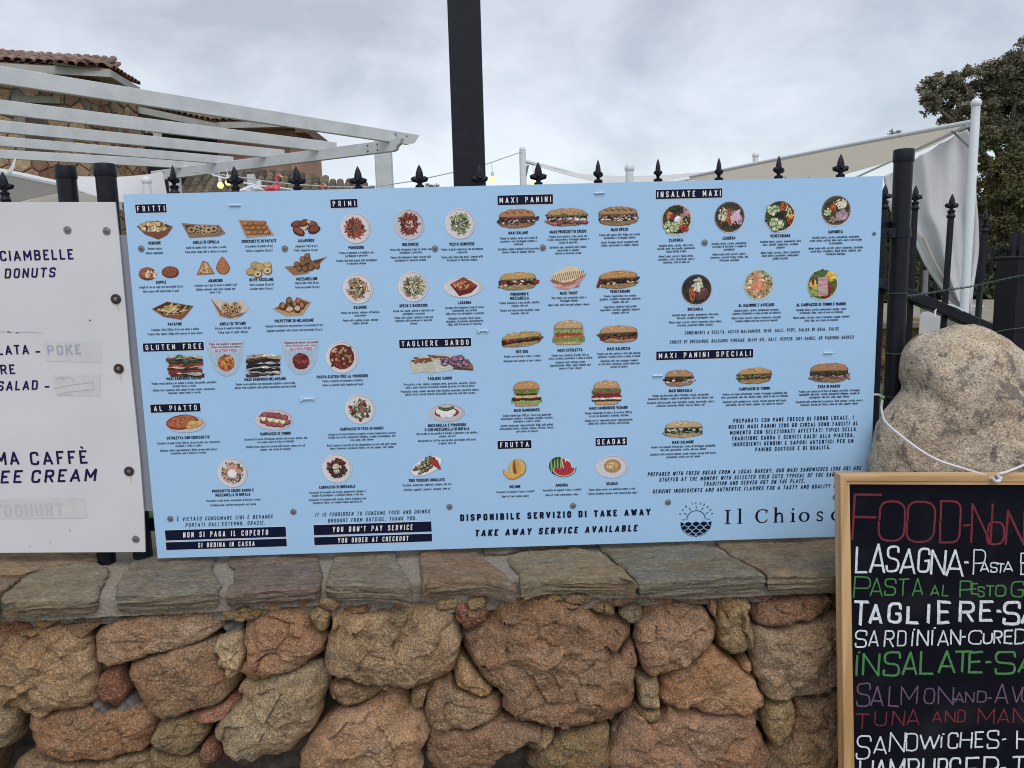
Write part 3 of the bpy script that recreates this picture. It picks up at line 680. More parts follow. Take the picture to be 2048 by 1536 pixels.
# dishes: (title lines, cx, title y, italian [(text,y)], english [(text,y)])
D = [
 (['VERDURE'], 309, 486, ['Verdure miste', 497], ['Mixed vegetables', 505.7]),
 (['ANELLI DI CIPOLLA'], 412, 484, ['Anelli di cipolla fritti con salse a scelta', 494.5], ['Fried onion rings with a choice of sauces', 503]),
 (['CROCCHETTE DI PATATE'], 518, 482, ['Crocchette di patate (8 pz)', 492], ['Potato croquettes (8 pcs)', 501]),
 (['JALAPEÑOS'], 612, 481, ['Jalapeños fritti (6 pz)', 492], ['Fried Jalapeños (6 pcs)', 500]),
 (['SUPPLÌ'], 322, 564.5, ['Supplì di riso al ragù con mozzarella (2 pz)', 573.5], ['Rice sauce with mozzarella (2 pcs)', 582]),
 (['ARANCINO'], 431, 561, ['Arancino con ragù di carne e piselli (1 pz)', 570], ['Sicilian arancino with meat ragout and|peas (1 pc)', 578]),
 (['OLIVE ASCOLANE'], 523, 559, ['Olive ascolane (8 pezzi)', 569], ['Ascolan olives (8 pcs.)', 577]),
 (['MOZZARELLINE'], 614, 557.5, ['Mozzarelle fritte (8 pz)', 565.5], ['Fried mozzarella (8 pcs)', 574]),
 (['PATATINE'], 350, 648, ['Patatine fritte (220g circa) con salse a scelta', 658.5], ['French fries (about 200g) with sauces of your choice', 667]),
 (['ANELLI DI TOTANO'], 465.5, 647, ['Frittura di anelli di totano (400 gr)', 656], ['Frying rings of squid (400 gr)', 664]),
 (['POLPETTINE DI MELANZANE'], 588.5, 641, ['Polpette di melanzane con pomodoro e mozzarella (5 pz)', 651], ['Eggplant meatballs with tomato and mozzarella (5 pcs)', 660]),
 (['POMODORO'], 712.5, 495, ['Penne al pomodoro e basilico con|parmigiano e pecorino', 505], ['Tomato and basil penne with parmigiano|or pecorino cheese', 520.5]),
 (['BOLOGNESE'], 821, 488.5, ['Penne alla bolognese (ragù di carne) con|parmigiano o pecorino', 498.5], ['Penne alla bolognese (meat sauce) with|parmigiano or pecorino cheese', 514]),
 (['PESTO GENOVESE'], 924, 488, ['Penne al pesto genovese con parmigiano|o pecorino', 498], ['Penne with Genovese pesto, topped with|Parmesan or Pecorino cheese', 513.5]),
 (['SALMONE'], 720.5, 614.5, ['Penne con panna, salmone affumicato,|prezzemolo', 624.5], ['Penne with cooking cream, smoked|salmon, parsley', 640]),
 (['SPECK E RADICCHIO'], 827, 611, ['Penne con speck, panna e radicchio con|parmigiano o pecorino', 621], ['Penne with speck, cooking cream and|radicchio with parmesan or pecorino|cheese', 634.5]),
 (['LASAGNA'], 929, 605, ['Lasagna alla bolognese (ragù di carne,|besciamella, mozzarella)|400g circa con parmigiano o pecorino', 614.5], ['Bolognese lasagna (meat sauce,|béchamel, mozzarella) approximately|400g, with Parmesan or Pecorino.', 636]),
 (['MAXI SALAME'], 1036.5, 465.5, ['Panino al salame sardo con crema di|pecorino e con formaggio edamer e|valeriana', 476], ['Sardinian salami sandwich with pecorino|cheese cream or edamer cheese', 497.5]),
 (['MAXI PROSCIUTTO CRUDO'], 1136, 463, ['Panino al prosciutto crudo sardo con|rucola, mozzarella o formaggio edamer e|crema di pecorino', 472.5], ['Sardinian ham sandwich with rocket,|mozzarella or edamer|cheese or pecorino cream', 494]),
 (['MAXI SPECK'], 1239, 459, ['Panino allo speck Alto Adige con rucola,|mozzarella o formaggio edamer', 469], ['South Tyrolean bacon sandwich with|rocket, mozzarella or edamer cheese', 484]),
 (['POMODORO E', 'MOZZARELLA'], 1039, 588, ['Panino pomodoro e mozzarella, basilico,|origano, olio evo', 605], ['Tomato and mozzarella sandwich, basil,|oregano, olive oil', 620]),
 (['MAXI TOAST'], 1137.5, 586, ['Maxi toast con prosciutto cotto e|formaggio edamer', 595], ['Maxi toast with ham and edamer cheese', 609]),
 (['VEGETARIANO'], 1240, 582.5, ['Panino vegetariano con verdure|grigliate, zucchine, melanzane, peperoni,|origano, olio evo', 591.5], ['Vegetarian sandwich with grilled|vegetables, zucchini, eggplant, peppers,|oregano, olive oil', 613]),
 (['HOT DOG'], 1044, 703, ['Panino con würstel e salse a scelta', 712], ['Sausages and sauces of your choice', 721]),
 (['MAXI COTOLETTA'], 1140, 700, ['Panino con cotoletta di pollo (160 gr|circa), insalata, pomodoro e salse a scelta', 710], ['Sandwich with chicken cutlet|(approximately 160g), salad, tomato and|sauces of your choice', 724]),
 (['MAXI SALSICCIA'], 1237.5, 697, ['Panino con due salsicce cotte alla piastra,|pomodori, insalata mista e salse a scelta', 706.5], ['Sandwich with two sausages cooked|on the plate, tomatoes, mixed salad and|sauces of choice', 721]),
 (['MAXI HAMBURGER'], 1053.5, 820, ['Doppio hamburger (160 gr. circa) con guanciale|Gennargentu grigliato, formaggio cheddar, insalata,|pomodoro e salse a scelta', 830], ['Double hamburger (approximately 160g) with grilled|Gennargentu bacon, cheddar cheese, lettuce, tomato,|and choice of sauces', 850]),
 (['MAXI HAMBURGER VEGANO'], 1217, 815.5, ['Doppio hamburger di soia o di verdure (200 gr|circa) con pomodoro, insalata, ketchup', 825], ['Double soy or vegetable burger (approximately|200g) with tomato, lettuce, and ketchup', 840]),
 (['MELONE'], 1030, 973, ['Vaschetta di melone fresco a cubetti', 983], ['Bowl of fresh melon cubes', 992]),
 (['ANGURIA'], 1123.5, 970, ['Vaschetta di anguria fresca a cubetti', 979.5], ['Bowl of fresh watermelon cubes', 989]),
 (['SEADAS'], 1224, 967, ['Dolce tipico sardo con miele/zucchero a velo', 978], ['Typical Sardinian dessert with honey/icing sugar', 986]),
 (['CLASSICA'], 1352, 480, ["Insalata mista, carote, olive nere,|cetrioli, mais, mozzarella, pomodorini,|tonno all'olio d'oliva", 490.5], ['Mixed salad, carrots, black olives,|cucumbers, corn, mozzarella, cherry|tomatoes, tuna in olive oil', 512]),
 (['LEGGERA'], 1458, 476, ['Insalata mista, carote, pomodorini,|arrostino di tacchino e scaglie di|parmigiano', 486.5], ['Mixed salad with carrots, cherry|tomatoes, roasted turkey strips, and|Parmesan shavings', 508]),
 (['VEGETARIANA'], 1560.5, 471.5, ['Insalata mista, carote, pomodorini, olive|nere, cetrioli, melanzane, zucchine|grigliate', 482.5], ['Mixed salad, carrots, cherry tomatoes,|black olives, cucumbers, aubergines,|grilled zucchini', 504.5]),
 (['SAPORITA'], 1671, 463.5, ['Insalata mista, carote, pomodorini, prosciutto|crudo sardo, cetrioli, olive nere, noci e con scaglie|di parmigiano', 474], ['Mixed salad with carrots, cherry tomatoes, Sardinian|cured ham, cucumbers, black olives, walnuts, and|Parmesan shavings', 495.5]),
 (['BRESAOLA'], 1390.5, 618, ['Insalata mista, carote, pomodorini, olive nere,|bresaola, scaglie di parmigiano, noci', 629], ['Mixed salad, carrots, cherry tomatoes, black olives,|bresaola, parmesan flakes, walnuts', 643.5]),
 (['AL SALMONE E AVOCADO'], 1512.5, 610, ['Insalata mista, carote, pomodorini, avocado,|salmone affumicato e salsa di soia su richiesta', 620], ['Mixed salad, carrots, cherry tomatoes, avocado,|smoked salmon and soy sauce on request', 635]),
 (['AL CARPACCIO DI TONNO E MANGO'], 1642, 608.5, ['Insalata mista, carote, pomodorini, mango, tonno|affumicato, lime, salsa di soia su richiesta', 618.5], ['Mixed salad, carrots, cherry tomatoes, mango, smoked|tuna, lime, soy sauce on request', 634]),
 (['MAXI SANDWICH SALUMI'], 368, 756.5, ['Panino senza glutine con salumi a scelta, mozzarella, pomodori,|insalata mista o rucola', 765.5], ['Gluten-free sandwich with salumi of your choice, mozzarella,|tomatoes, mixed salad or rucola', 779]),
 (['MAXI SANDWICH MELANZANE'], 530.5, 758, ['Panino senza glutine con melanzane grigliate e mozzarella', 767], ['Gluten-free sandwich with grilled aubergines and mozzarella', 774]),
 (['PASTA GLUTEN FREE AL POMODORO'], 685, 752.5, ['Penne o gnocchi al pomodoro e basilico', 761], ['Penne or gnocchi with tomato and basil', 769]),
 (['TAGLIERE SARDO'], 879.5, 756.5, ['Prosciutto crudo, salame, salsiccia sarda, guanciale, pecorino, ricotta|salata, pane carasau, bruschetta (crema pecorino e crema di olive)', 767], ['Prosciutto crudo, salami, sausage from Sardinia, guanciale, pecorino cheese,|salted ricotta, bread carasau, bruschetta (pecorino and olive cream)', 781]),
 (['COTOLETTA CON CROCCHETTE'], 376.5, 875, ['Cotoletta di pollo fritta (180 gr circa) servita con crocchette|di patate e salse a scelta', 885], ['Chicken cutlet (approximately 180g) served with potato|croquettes and a choice of sauces', 899.5]),
 (['CARPACCIO DI TONNO'], 551, 867, ['Carpaccio di tonno affumicato servito con rucola, limone, olio|evo, pepe, salsa di soia su richiesta', 877], ['Smoked tuna carpaccio served with rucola, lemon, evo oil,|pepper, soy sauce on request', 892]),
 (['CARPACCIO DI FESA DI MANZO'], 723.5, 857, ['Carpaccio di fesa di manzo arrostita a bassa temperatura servita|fredda con rucola, pomodorini ciliegino, scaglie di parmigiano, olio|evo, pepe, sale, limone', 867], ['Beef carpaccio roasted at low temperature served cold with rucola,|cherry tomatoes, parmesan flakes, evo oil, pepper, salt, lemon', 889]),
 (['MOZZARELLA E POMODORO', 'O CON MOZZARELLA DI BUFALA'], 894, 850, ['Mozzarella (o mozzarella di bufala) e pomodoro con basilico,|origano, olio evo', 866], ['Mozzarella (or buffalo mozzarella) and tomato with basil,|oregano, olive oil', 880]),
 (['PROSCIUTTO CRUDO SARDO E', 'MOZZARELLA DI BUFALA'], 466, 981, ['Prosciutto crudo sardo, mozzarella di bufala e rucola', 1000], ['Sardinian ham, buffalo mozzarella and rucola', 1009]),
 (['CARPACCIO DI BRESAOLA'], 674.5, 973.5, ['Carpaccio di bresaola con rucola, pomodorini ciliegino e|scaglie di parmigiano, a richiesta limone e olio evo', 983.5], ['Carpaccio of bresaola with rucola, cherry tomatoes and|parmesan flakes, on request lemon and olive oil', 998]),
 (['TRIS VERDURE GRIGLIATE'], 853.5, 960, ['Zucchine, melanzane, peperoni, origano, olio evo', 969], ['Zucchini, eggplant, peppers, oregano, olive oil', 978]),
 (['MAXI BRESAOLA'], 1361, 781, ['Panino con bresaola della Valtellina, rucola, mozzarella,|pomodorini ciliegino, scaglie di parmigiano, olio evo, limone, sale', 790], ['Sandwich with bresaola from Valtellina, rucola, mozzarella, cherry|tomatoes, parmesan flakes, evo oil, lemon, salt', 804]),
 (['CARPACCIO DI TONNO'], 1509, 777, ['Panino con tonno affumicato, rucola, formaggio spalmabile alle|erbe, guacamole, olio evo, limone, pepe, salsa di soia su richiesta', 787], ['Sandwich with smoked tuna, rucola, cheese spread with herbs,|guacamole, evo oil, lemon, pepper, soy sauce on request', 802]),
 (['FESA DI MANZO'], 1658, 772.5, ['Panino con carpaccio di fesa di manzo arrostita, formaggio|spalmabile alle erbe, rucola, pomodorini ciliegino, scaglie di|parmigiano, olio evo, sale, pepe, limone', 781.5], ['Sandwich with grilled beef carpaccio, herb cheese, rucola, cherry|tomatoes, parmesan flakes, olive oil, salt, pepper, lemon', 802]),
 (['MAXI SALMONE'], 1366, 884, ['Panino con salmone affumicato, crema di formaggio spalmabile|alle erbe, guacamole, rucola, olio evo, limone', 892.5], ['Sandwich with smoked salmon, cream cheese spread with herbs,|guacamole, rucola, evo oil, lemon', 907]),
]
for (tl, cx, ty, it, en) in D:
    V, Fc = [], []; k = scl(cx, ty)
    for i, s in enumerate(tl):
        u, v = bp(cx, ty + i * 8.2); text(V, Fc, s, u, v, 6.1 * k, BP, sw=.20, sp=.08, wx=1.02, seg=1)
    for (s, y), sl in ((it, 0), (en, .2 if cx > 940 else .1)):
        for i, ln in enumerate(s.split('|')):
            u, v = bp(cx + .5, y + i * 6.0); text(V, Fc, ln, u, v, 4.6 * k, BP, sw=.135, sp=.105, wx=1.03, slant=sl, seg=1)
    part('dish_text', V, Fc, M_navy, board)

# ---- the pictures
WHT = (232, 228, 224)
def P_(cx, cy, fn, label, seed=None):
    p = Pic(cx, cy, seed or int(cx * 7 + cy)); fn(p); p.build(board, label)
BR = (196, 146, 88); GR = (72, 104, 44); TM = (176, 52, 40); HAM = (206, 150, 150); CH = (228, 216, 186)
def f(p):
    boat(p, [(-36, 7), (-12, 0), (20, 2), (37, 3), (24, -13), (6, -21), (-20, -10)], [(-34, 6), (-14, 15), (8, 16), (36, 4), (6, -6), (-22, -4)], (132, 72, 46))
    for i in range(70): x, y = p.ind(27, 9); p.ell(x, y + 5, 3.4, 2.4, p.r.choice([(222, 200, 140), (236, 222, 176), (206, 170, 100), (214, 150, 96), (170, 168, 96)]), p.r.uniform(0, 3), 7, .25, .1)
P_(309, 458, f, 'tray of fried mixed vegetables')
def f(p):
    boat(p, [(-44, 14), (-30, -16), (28, -14), (43, -9), (31, 8), (-10, 10)], [(-40, 11), (-30, -8), (26, -8), (38, -7), (29, 6), (-8, 8)], (150, 112, 84))
    for x, y, r in ((-25, 0, 8), (-14, 4, 6), (-6, 2, 7), (2, 6, 6), (10, -1, 8), (20, 1, 8), (-12, -6, 5), (0, -6, 6), (27, -3, 6)): ring(p, x, y, r, (198, 164, 112))
P_(408, 459, f, 'tray of fried onion rings')
def f(p):
    boat(p, [(-35, 17), (-22, -19), (34, -15), (17, 14)], [(-31, 14), (-20, -14), (29, -13), (15, 12)], (188, 150, 116))
    for r_ in range(3):
        for c_ in range(4): x, y = -22 + c_ * 12 + r_ * 3, 9 - r_ * 9; p.ell(x, y, 7, 4.6, (130, 70, 30), .4 * (c_ % 2), 10, .05, .1); p.ell(x - .5, y + .8, 5.8, 3.4, (194, 120, 58), .4 * (c_ % 2), 10, .05, .12)
P_(513, 456, f, 'tray of potato croquettes')
def f(p):
    for x, y, rx, ry, a in ((-17, 6, 12, 7, .2), (-2, 8, 10, 7, .6), (15, 4, 11, 8, -.5), (-14, -9, 13, 8, -.5), (17, -5, 13, 9, .3), (0, -2, 7, 4, 0)):
        p.ell(x, y, rx, ry, (86, 34, 16), a, 12, .06, .1); p.ell(x, y + 1.4, rx * .8, ry * .66, (146, 72, 36), a, 12, .08, .15)
    p.ell(-2, -2, 6, 3.4, (226, 190, 150), .3, 9, .2); p.ell(7, 10, 4, 3, (222, 190, 120), 0, 8, .2)
P_(611, 454, f, 'stuffed fried green peppers')
def f(p):
    for x, y, rx, ry, c in ((-22, -1, 18, 13, (168, 92, 52)), (24, 1, 17, 12, (156, 78, 44))):
        p.ell(x, y, rx, ry, [v * .62 for v in c], 0, 16, .03); p.ell(x - 1, y + 1.5, rx * .88, ry * .82, c, 0, 16, .05)
        for i in range(26): a, b = p.ind(rx * .8, ry * .7); p.ell(x + a, y + b, 1.6, 1, shade(p, c, [.75, 1.2]), 0, 6)
    for i in range(22): x, y = p.ind(13, 7); p.ell(x - 16, y - 1, 3.6, 2.4, p.r.choice([(238, 222, 200), (228, 190, 150), (150, 66, 40), (205, 120, 76)]), p.r.uniform(0, 3), 7, .3)
P_(317, 546, f, 'halved and whole breaded rice croquettes')
def f(p):
    p.poly([(-34, -17), (-20, 11), (-10, 8), (3, -16)], (176, 92, 50)); p.poly([(-30, -14), (-19, 8), (-12, 6), (0, -14)], (210, 160, 110))
    for i in range(50):
        y = p.r.uniform(-13, 6); w = (8 - y) * .62; p.ell(-16 + p.r.uniform(-w, w) * 1.05, y, 1.8, 1.3, p.r.choice([(232, 196, 130), (186, 70, 40), (228, 214, 180), (110, 120, 60), (196, 110, 60)]), 0, 6, .2)
    P = [(20 + 14 * math.sin(a) * (1 if math.cos(a) < 0 else (1 - math.cos(a)) ** .5 * 1), -2 - 17 * -math.cos(a) if False else -3 + (22 * math.cos(a) if math.cos(a) > 0 else 14 * math.cos(a))) for a in [2 * math.pi * i / 24 for i in range(24)]]
    p.poly(P, (150, 80, 36)); p.poly([(20 + (x - 20) * .86, y * .9) for x, y in P], (196, 116, 60))
    for i in range(30): x, y = p.ind(9, 11); p.ell(20 + x, y - 3, 1.4, .9, p.r.choice([(160, 84, 40), (222, 150, 90)]), 0, 6)
P_(426, 532, f, 'cut and whole cone shaped rice balls')
def f(p):
    for x, y in ((-10, 6), (14, 5), (-20, -6), (0, 2), (-6, -11), (14, -5)):
        p.ell(x, y, 9.5, 8.5, (140, 104, 54), 0, 14, .03); p.ell(x - .8, y + 1.2, 8, 6.8, (206, 170, 104), 0, 14, .04, .08)
    for x, y in ((-6, -11), (14, -5)): p.ell(x, y, 6.4, 5, (226, 206, 140), 0, 12); p.ell(x, y, 3.2, 2.4, (94, 80, 50), 0, 9)
P_(521, 537, f, 'breaded stuffed olives')
def f(p):
    boat(p, [(-43, -2), (-26, -20), (2, -17), (44, 16), (20, 9), (-14, -1)], [(-36, -3), (-10, -8), (16, -8), (40, 14), (18, 9), (-14, 0)], (160, 112, 72))
    for x, y in ((-16, 3), (-4, 13), (8, 9), (-4, 4), (6, 19), (16, 2), (-12, -6), (0, -7), (12, -5), (24, -2)):
        p.ell(x - 2, y - 1, 6.2, 6, (70, 36, 20), 0, 12); p.ell(x - 2.6, y, 5, 4.8, (150, 92, 54), 0, 12, 0, .12)
P_(612, 530, f, 'tray of fried mozzarella balls')
def f(p):
    boat(p, [(-43, 5), (-12, -6), (18, -4), (43, 9), (26, -10), (15, -19), (-20, -12)], [(-40, 5), (-10, 18), (10, 14), (41, 8), (14, -8), (-22, -8)], (140, 84, 50))
    for i in range(42): x, y = p.ind(26, 8); p.stick(x, y + 3, 16, 3, p.r.choice([(226, 190, 120), (238, 210, 150), (206, 158, 88)]), p.r.uniform(-.3, 1.1), .1)
P_(346, 621, f, 'tray of french fries')
def f(p):
    p.poly([(-38, 22), (-24, -17), (10, -21), (30, -8), (38, 0), (26, 18), (10, 12)], (206, 196, 188)); p.poly([(-38, 22), (-28, 0), (-22, -14), (-2, -20), (20, -16), (30, -8), (4, -12), (-20, -2)], (150, 104, 70))
    for i in range(26): x, y = p.ind(22, 12); ring(p, x, y - 1, p.r.uniform(5, 7), p.r.choice([(206, 160, 108), (186, 130, 84), (216, 176, 126)]))
P_(461, 617, f, 'paper tray of fried squid rings')
def f(p):
    boat(p, [(-39, -3), (-12, -18), (20, -17), (39, 8), (20, 17), (-20, 6)], [(-34, -2), (-10, -10), (16, -9), (36, 8), (18, 14), (-18, 6)], (206, 152, 100))
    for x, y in ((-18, 2), (-4, 12), (6, 5), (14, 11), (-6, -3), (10, -5), (20, 2)):
        p.ell(x, y, 8, 7, (76, 44, 28), p.r.uniform(0, 3), 9, .15, .1); p.ell(x, y + 1.5, 6, 4.4, (170, 112, 66), p.r.uniform(0, 3), 8, .2, .1)
    for x, y in ((-5, -4), (11, -3)): p.ell(x, y, 6.5, 5, (216, 184, 140), .3, 8, .2)
P_(584, 614, f, 'tray of aubergine meatballs')
GP = (60, 96, 42)
P_(711, 456, lambda p: (plate(p, 30), penne(p, 20, (186, 84, 60), 54, [(GP, 9, 5, 3.4)])), 'plate of penne in tomato sauce with basil')
P_(818, 449, lambda p: (plate(p, 30, (206, 202, 212)), penne(p, 20, (164, 62, 46), 60, [((232, 226, 214), 30, 9, 1.4)])), 'plate of penne with meat sauce and grated cheese')
P_(920, 447, lambda p: (plate(p, 30), penne(p, 20, (158, 172, 108), 48, [((64, 78, 50), 16, 10, 1.8), ((234, 234, 214), 26, 10, 1.4)])), 'plate of penne with green pesto')
P_(716, 577, lambda p: (plate(p, 30), penne(p, 20, (216, 164, 122), 48, [((236, 226, 206), 24, 10, 1.5), (GP, 9, 4, 2.2)])), 'plate of penne with salmon and cream')
P_(826, 573, lambda p: (plate(p, 30), penne(p, 22, (208, 196, 148), 48, [((70, 54, 54), 12, 12, 1.8), ((232, 226, 214), 20, 11, 1.4)])), 'plate of penne with ham strips and chicory')
def f(p):
    plate(p, 38, ry=20); p.ell(0, 2, 28, 13, (210, 200, 214), n=24)
    p.poly([(-26, 6), (-8, -18), (16, -12), (29, 0), (0, 19)], (112, 26, 22)); p.poly([(-26, 6), (-6, -8), (30, 2), (2, 20)], (158, 62, 38))
    for i in range(46): x, y = p.ind(19, 8); p.ell(x, y + 5, 3, 1.5, p.r.choice([(204, 140, 74), (130, 34, 26), (222, 176, 110), (176, 84, 44)]), p.r.uniform(0, 3), 7, .3)
P_(926, 574, f, 'oval plate with a slice of lasagna')
P_(1034, 438, lambda p: panino(p, 37, 36, BR, [((120, 42, 58), 9, 7, .35), ((232, 220, 206), 8, 3.4, .2), (GR, 12, 2.6, .05)], .02, slash=4), 'crusty roll with salami')
def f(p):
    panino(p, 41, 34, (214, 160, 100), [(GR, 30, 3.4, .78), ((232, 226, 214), 22, 4.6, .3), ((196, 92, 80), 10, 6, -.1)], 0)
    for i in range(34): p.ell(p.r.uniform(-32, 34), p.r.uniform(-1, 8), 3.4, 1.3, p.r.choice([GR, (100, 136, 60), (44, 66, 30)]), p.r.uniform(0, 3), 6, .3, .1)
P_(1134, 435, f, 'roll with cured ham, rocket and mozzarella')
P_(1236, 433, lambda p: panino(p, 40, 36, BR, [((66, 74, 40), 14, 4, .65), ((206, 140, 140), 18, 3.6, .5), ((228, 216, 190), 16, 3.4, .15)], 0, slash=5), 'crusty roll with smoked ham')
P_(1036, 563, lambda p: panino(p, 38, 34, (216, 164, 92), [((184, 40, 36), 9, 7, .45), ((236, 230, 220), 5, 4.5, .6), ((228, 196, 150), 8, 4, .1)], .03), 'roll with tomato and mozzarella')
def f(p):
    p.poly([(-34, -4), (-20, -20), (0, -22), (22, -12), (34, 4), (20, 2)], (204, 148, 142))
    for i in range(16): p.ell(p.r.uniform(-24, 22), p.r.uniform(-18, -6), 6, 2.4, p.r.choice([(222, 176, 166), (182, 116, 112), (232, 214, 196)]), .3, 7, .2)
    p.poly([(-36, -2), (-30, -8), (-4, -14), (8, -8), (36, 6), (36, 10), (8, 0), (-8, -4)], (170, 106, 60)); p.poly([(-34, 0), (-30, 10), (0, 24), (14, 24), (34, 10), (34, 7), (6, -6), (-10, -8)], (232, 206, 168))
    for i in range(16): x = -30 + i * 4.0; p.stick(x, 5 + (i - 7.5) * .55, 17 - abs(i - 7.5) * .7, 1.3, (150, 96, 60), 1.35, .1)
P_(1136, 557, f, 'toasted sandwich with grill stripes')
P_(1236, 560, lambda p: (panino(p, 40, 34, (212, 148, 80), [((52, 34, 36), 12, 6, .42), ((126, 54, 40), 6, 4, .4), ((110, 104, 66), 6, 3, .6), ((232, 204, 160), 8, 4, .08)], .03), p.poly([(-44, -14), (-38, 4), (-30, 2), (-38, -14)], (112, 36, 38))), 'roll with grilled vegetables')
P_(1043, 679, lambda p: panino(p, 41, 28, (218, 168, 100), [((140, 34, 34), 16, 6, .45), ((236, 180, 110), 6, 3, .6)], .10), 'hot dog in a bun')
BUN = (206, 164, 116); LT = (104, 142, 60)
P_(1137, 665, lambda p: burger(p, 33, 49, [(LT, 3, .98), ((176, 112, 58), 1.2, .92), ((190, 58, 48), 1.2, .85), ((128, 164, 84), 2, .9)], BUN), 'tall bun with chicken cutlet and lettuce')
P_(1237, 669, lambda p: (panino(p, 39, 34, (212, 164, 112), [((116, 68, 50), 8, 6, .5), (GR, 16, 3, .35), ((182, 46, 40), 7, 5, .1)], .0)), 'roll with grilled sausages and tomatoes')
P_(1053, 787, lambda p: burger(p, 30, 51, [((140, 176, 90), 3, 1.05), ((74, 36, 30), 2.4, .98), ((232, 176, 96), 1.6, .8), ((66, 40, 30), 1, .72), ((104, 140, 62), 2.4, .82)], (204, 146, 86)), 'double hamburger with cheese and bacon')
P_(1213, 785, lambda p: burger(p, 30, 49, [((72, 44, 34), 1.4, .98), ((226, 216, 206), 1.5, .95), ((150, 36, 34), 1.8, 1.0), ((84, 54, 40), 1.2, .88), ((182, 60, 44), 1.6, .96), ((90, 128, 54), 3, .98)], (206, 156, 104)), 'vegetable burger on a seeded bun')
def f(p):
    p.ell(6, 3, 18, 19, (170, 130, 56), n=22); p.ell(5, 4, 16.5, 17.5, (220, 186, 96), n=22); p.ell(2, 4, 6, 15, (186, 96, 44), 0, 14); p.poly([(1, 17), (8, 20), (14, 6), (11, -10), (5, -8)], (226, 160, 70)); p.poly([(-2, 18), (1, 20), (3, -8), (-3, -6)], (150, 74, 34))
    P = [(-24, 2), (-22, -10), (-12, -20), (0, -21), (10, -16), (14, -10), (0, -11), (-14, -6), (-20, 1)]; p.poly(P, (206, 130, 40)); p.poly([(x * .9 - 1, y * .88 + .5) for x, y in P], (236, 176, 84))
P_(1029, 939, f, 'cut melon')
def f(p):
    p.ell(-6, 2, 18, 19, (30, 76, 34), n=22)
    for i in range(5): x = -19 + i * 6.2; p.ell(x, 2, 1.7, 17 - abs(i - 2) * 1.8, (142, 184, 104), 0, 10, .12)
    p.poly([(0, 20), (4, -4), (24, -4), (22, 8), (14, 16)], (226, 226, 206)); p.poly([(2, 18), (6, -4), (22, -4), (19, 8), (11, 14), (10, 8), (7, 17)], (196, 40, 52))
    P = [(25 * math.cos(a) + 6, -2 + 19 * math.sin(a)) for a in [math.pi + math.pi * i / 16 for i in range(17)]]
    for k_, c in ((1, (40, 96, 44)), (.92, (226, 226, 206)), (.85, (206, 44, 56))): p.poly([(6 + (x - 6) * k_, -2 + (y + 2) * k_) for x, y in P], c)
    for i in range(26): x = p.r.uniform(-11, 21); p.ell(x, -2 - p.r.uniform(2, 13) * (1 - abs(x - 6) / 24), .9, .6, (50, 16, 18), 0, 5)
P_(1122, 934, f, 'watermelon with cut wedge')
def f(p):
    plate(p, 32, (222, 216, 224), 23)
    for i in range(26): a = i * .2417; p.ell(1 + 15.5 * math.cos(a), 1 + 12.5 * math.sin(a), 1.8, 1.8, (170, 120, 60), 0, 6)
    p.ell(1, 1, 15.5, 12.5, (190, 138, 72), n=22); p.ell(0, 2, 11, 8, (222, 180, 116), n=18)
    for i in range(24): x, y = p.ind(10, 7); p.ell(x, y + 1, 2.4, 1.2, p.r.choice([(170, 114, 56), (240, 214, 160)]), p.r.uniform(0, 3), 6)
P_(1224, 933, f, 'oval plate with a fried pastry disc')
CU = (206, 216, 160); CA = (216, 96, 40); OL = (34, 28, 34)
def bowl_(p, r, rim): p.ell(.5, -.8, r + .8, r + .8, (214, 208, 214), n=28); p.ell(0, 0, r, r, rim, n=28)
P_(1353, 439, lambda p: (bowl_(p, 30, (196, 188, 180)), salad(p, 28, [('o', 0, 18, 12, 6, OL, 10, 2.6), ('f', -15, 10, 6, 8, (210, 130, 70), 12, 3), ('f', 15, 10, 9, 10, (190, 130, 120), 22, 2.8), ('o', 14, -6, 10, 6, (226, 190, 90), 20, 2), ('c', -8, -13, 15, 12, CU, 34, 4.6), ('o', -5, 4, 6, 5, TM, 5, 4), ('f', 2, 1, 4, 4, (238, 236, 230), 8, 4), ('o', 16, -18, 8, 5, (196, 54, 40), 5, 5)])), 'bowl of mixed salad with cucumber and tuna')
P_(1459, 434, lambda p: (bowl_(p, 30, (96, 78, 80)), salad(p, 27, [('f', -14, 4, 9, 13, (214, 210, 176), 40, 2.2), ('o', -2, -14, 16, 8, TM, 6, 2.6), ('s', 0, 2, 5, 16, CA, 30, 3.2), ('f', 13, -2, 8, 9, (202, 160, 178), 14, 7), ('o', 12, -16, 8, 6, (110, 34, 34), 8, 2.2)], (56, 58, 38))), 'dark bowl of salad with carrot strips and turkey')
P_(1559, 432, lambda p: (bowl_(p, 30, (196, 200, 190)), salad(p, 29, [('c', -13, 12, 11, 9, CU, 22, 4.8), ('c', -8, -16, 13, 10, CU, 26, 5.4), ('o', 8, 17, 9, 7, CA, 20, 3), ('o', 0, 0, 8, 6, (30, 28, 40), 18, 3.2), ('s', 17, 8, 8, 8, (226, 222, 170), 7, 3.4), ('o', 20, -4, 5, 14, (190, 60, 40), 9, 3.4), ('f', 22, 2, 4, 8, (222, 166, 60), 8, 3)])), 'bowl of salad with sliced cucumber and olives')
P_(1672, 421, lambda p: (bowl_(p, 29, (104, 92, 90)), salad(p, 26, [('f', 9, 12, 11, 9, (222, 212, 176), 40, 2.2), ('s', -7, 6, 5, 9, CA, 20, 3), ('c', -18, -3, 6, 8, CU, 10, 3), ('f', 12, -8, 9, 9, (190, 148, 160), 26, 4), ('f', -2, -18, 12, 5, (150, 130, 100), 18, 2.6)], (60, 66, 44))), 'dark bowl of salad with cured ham')
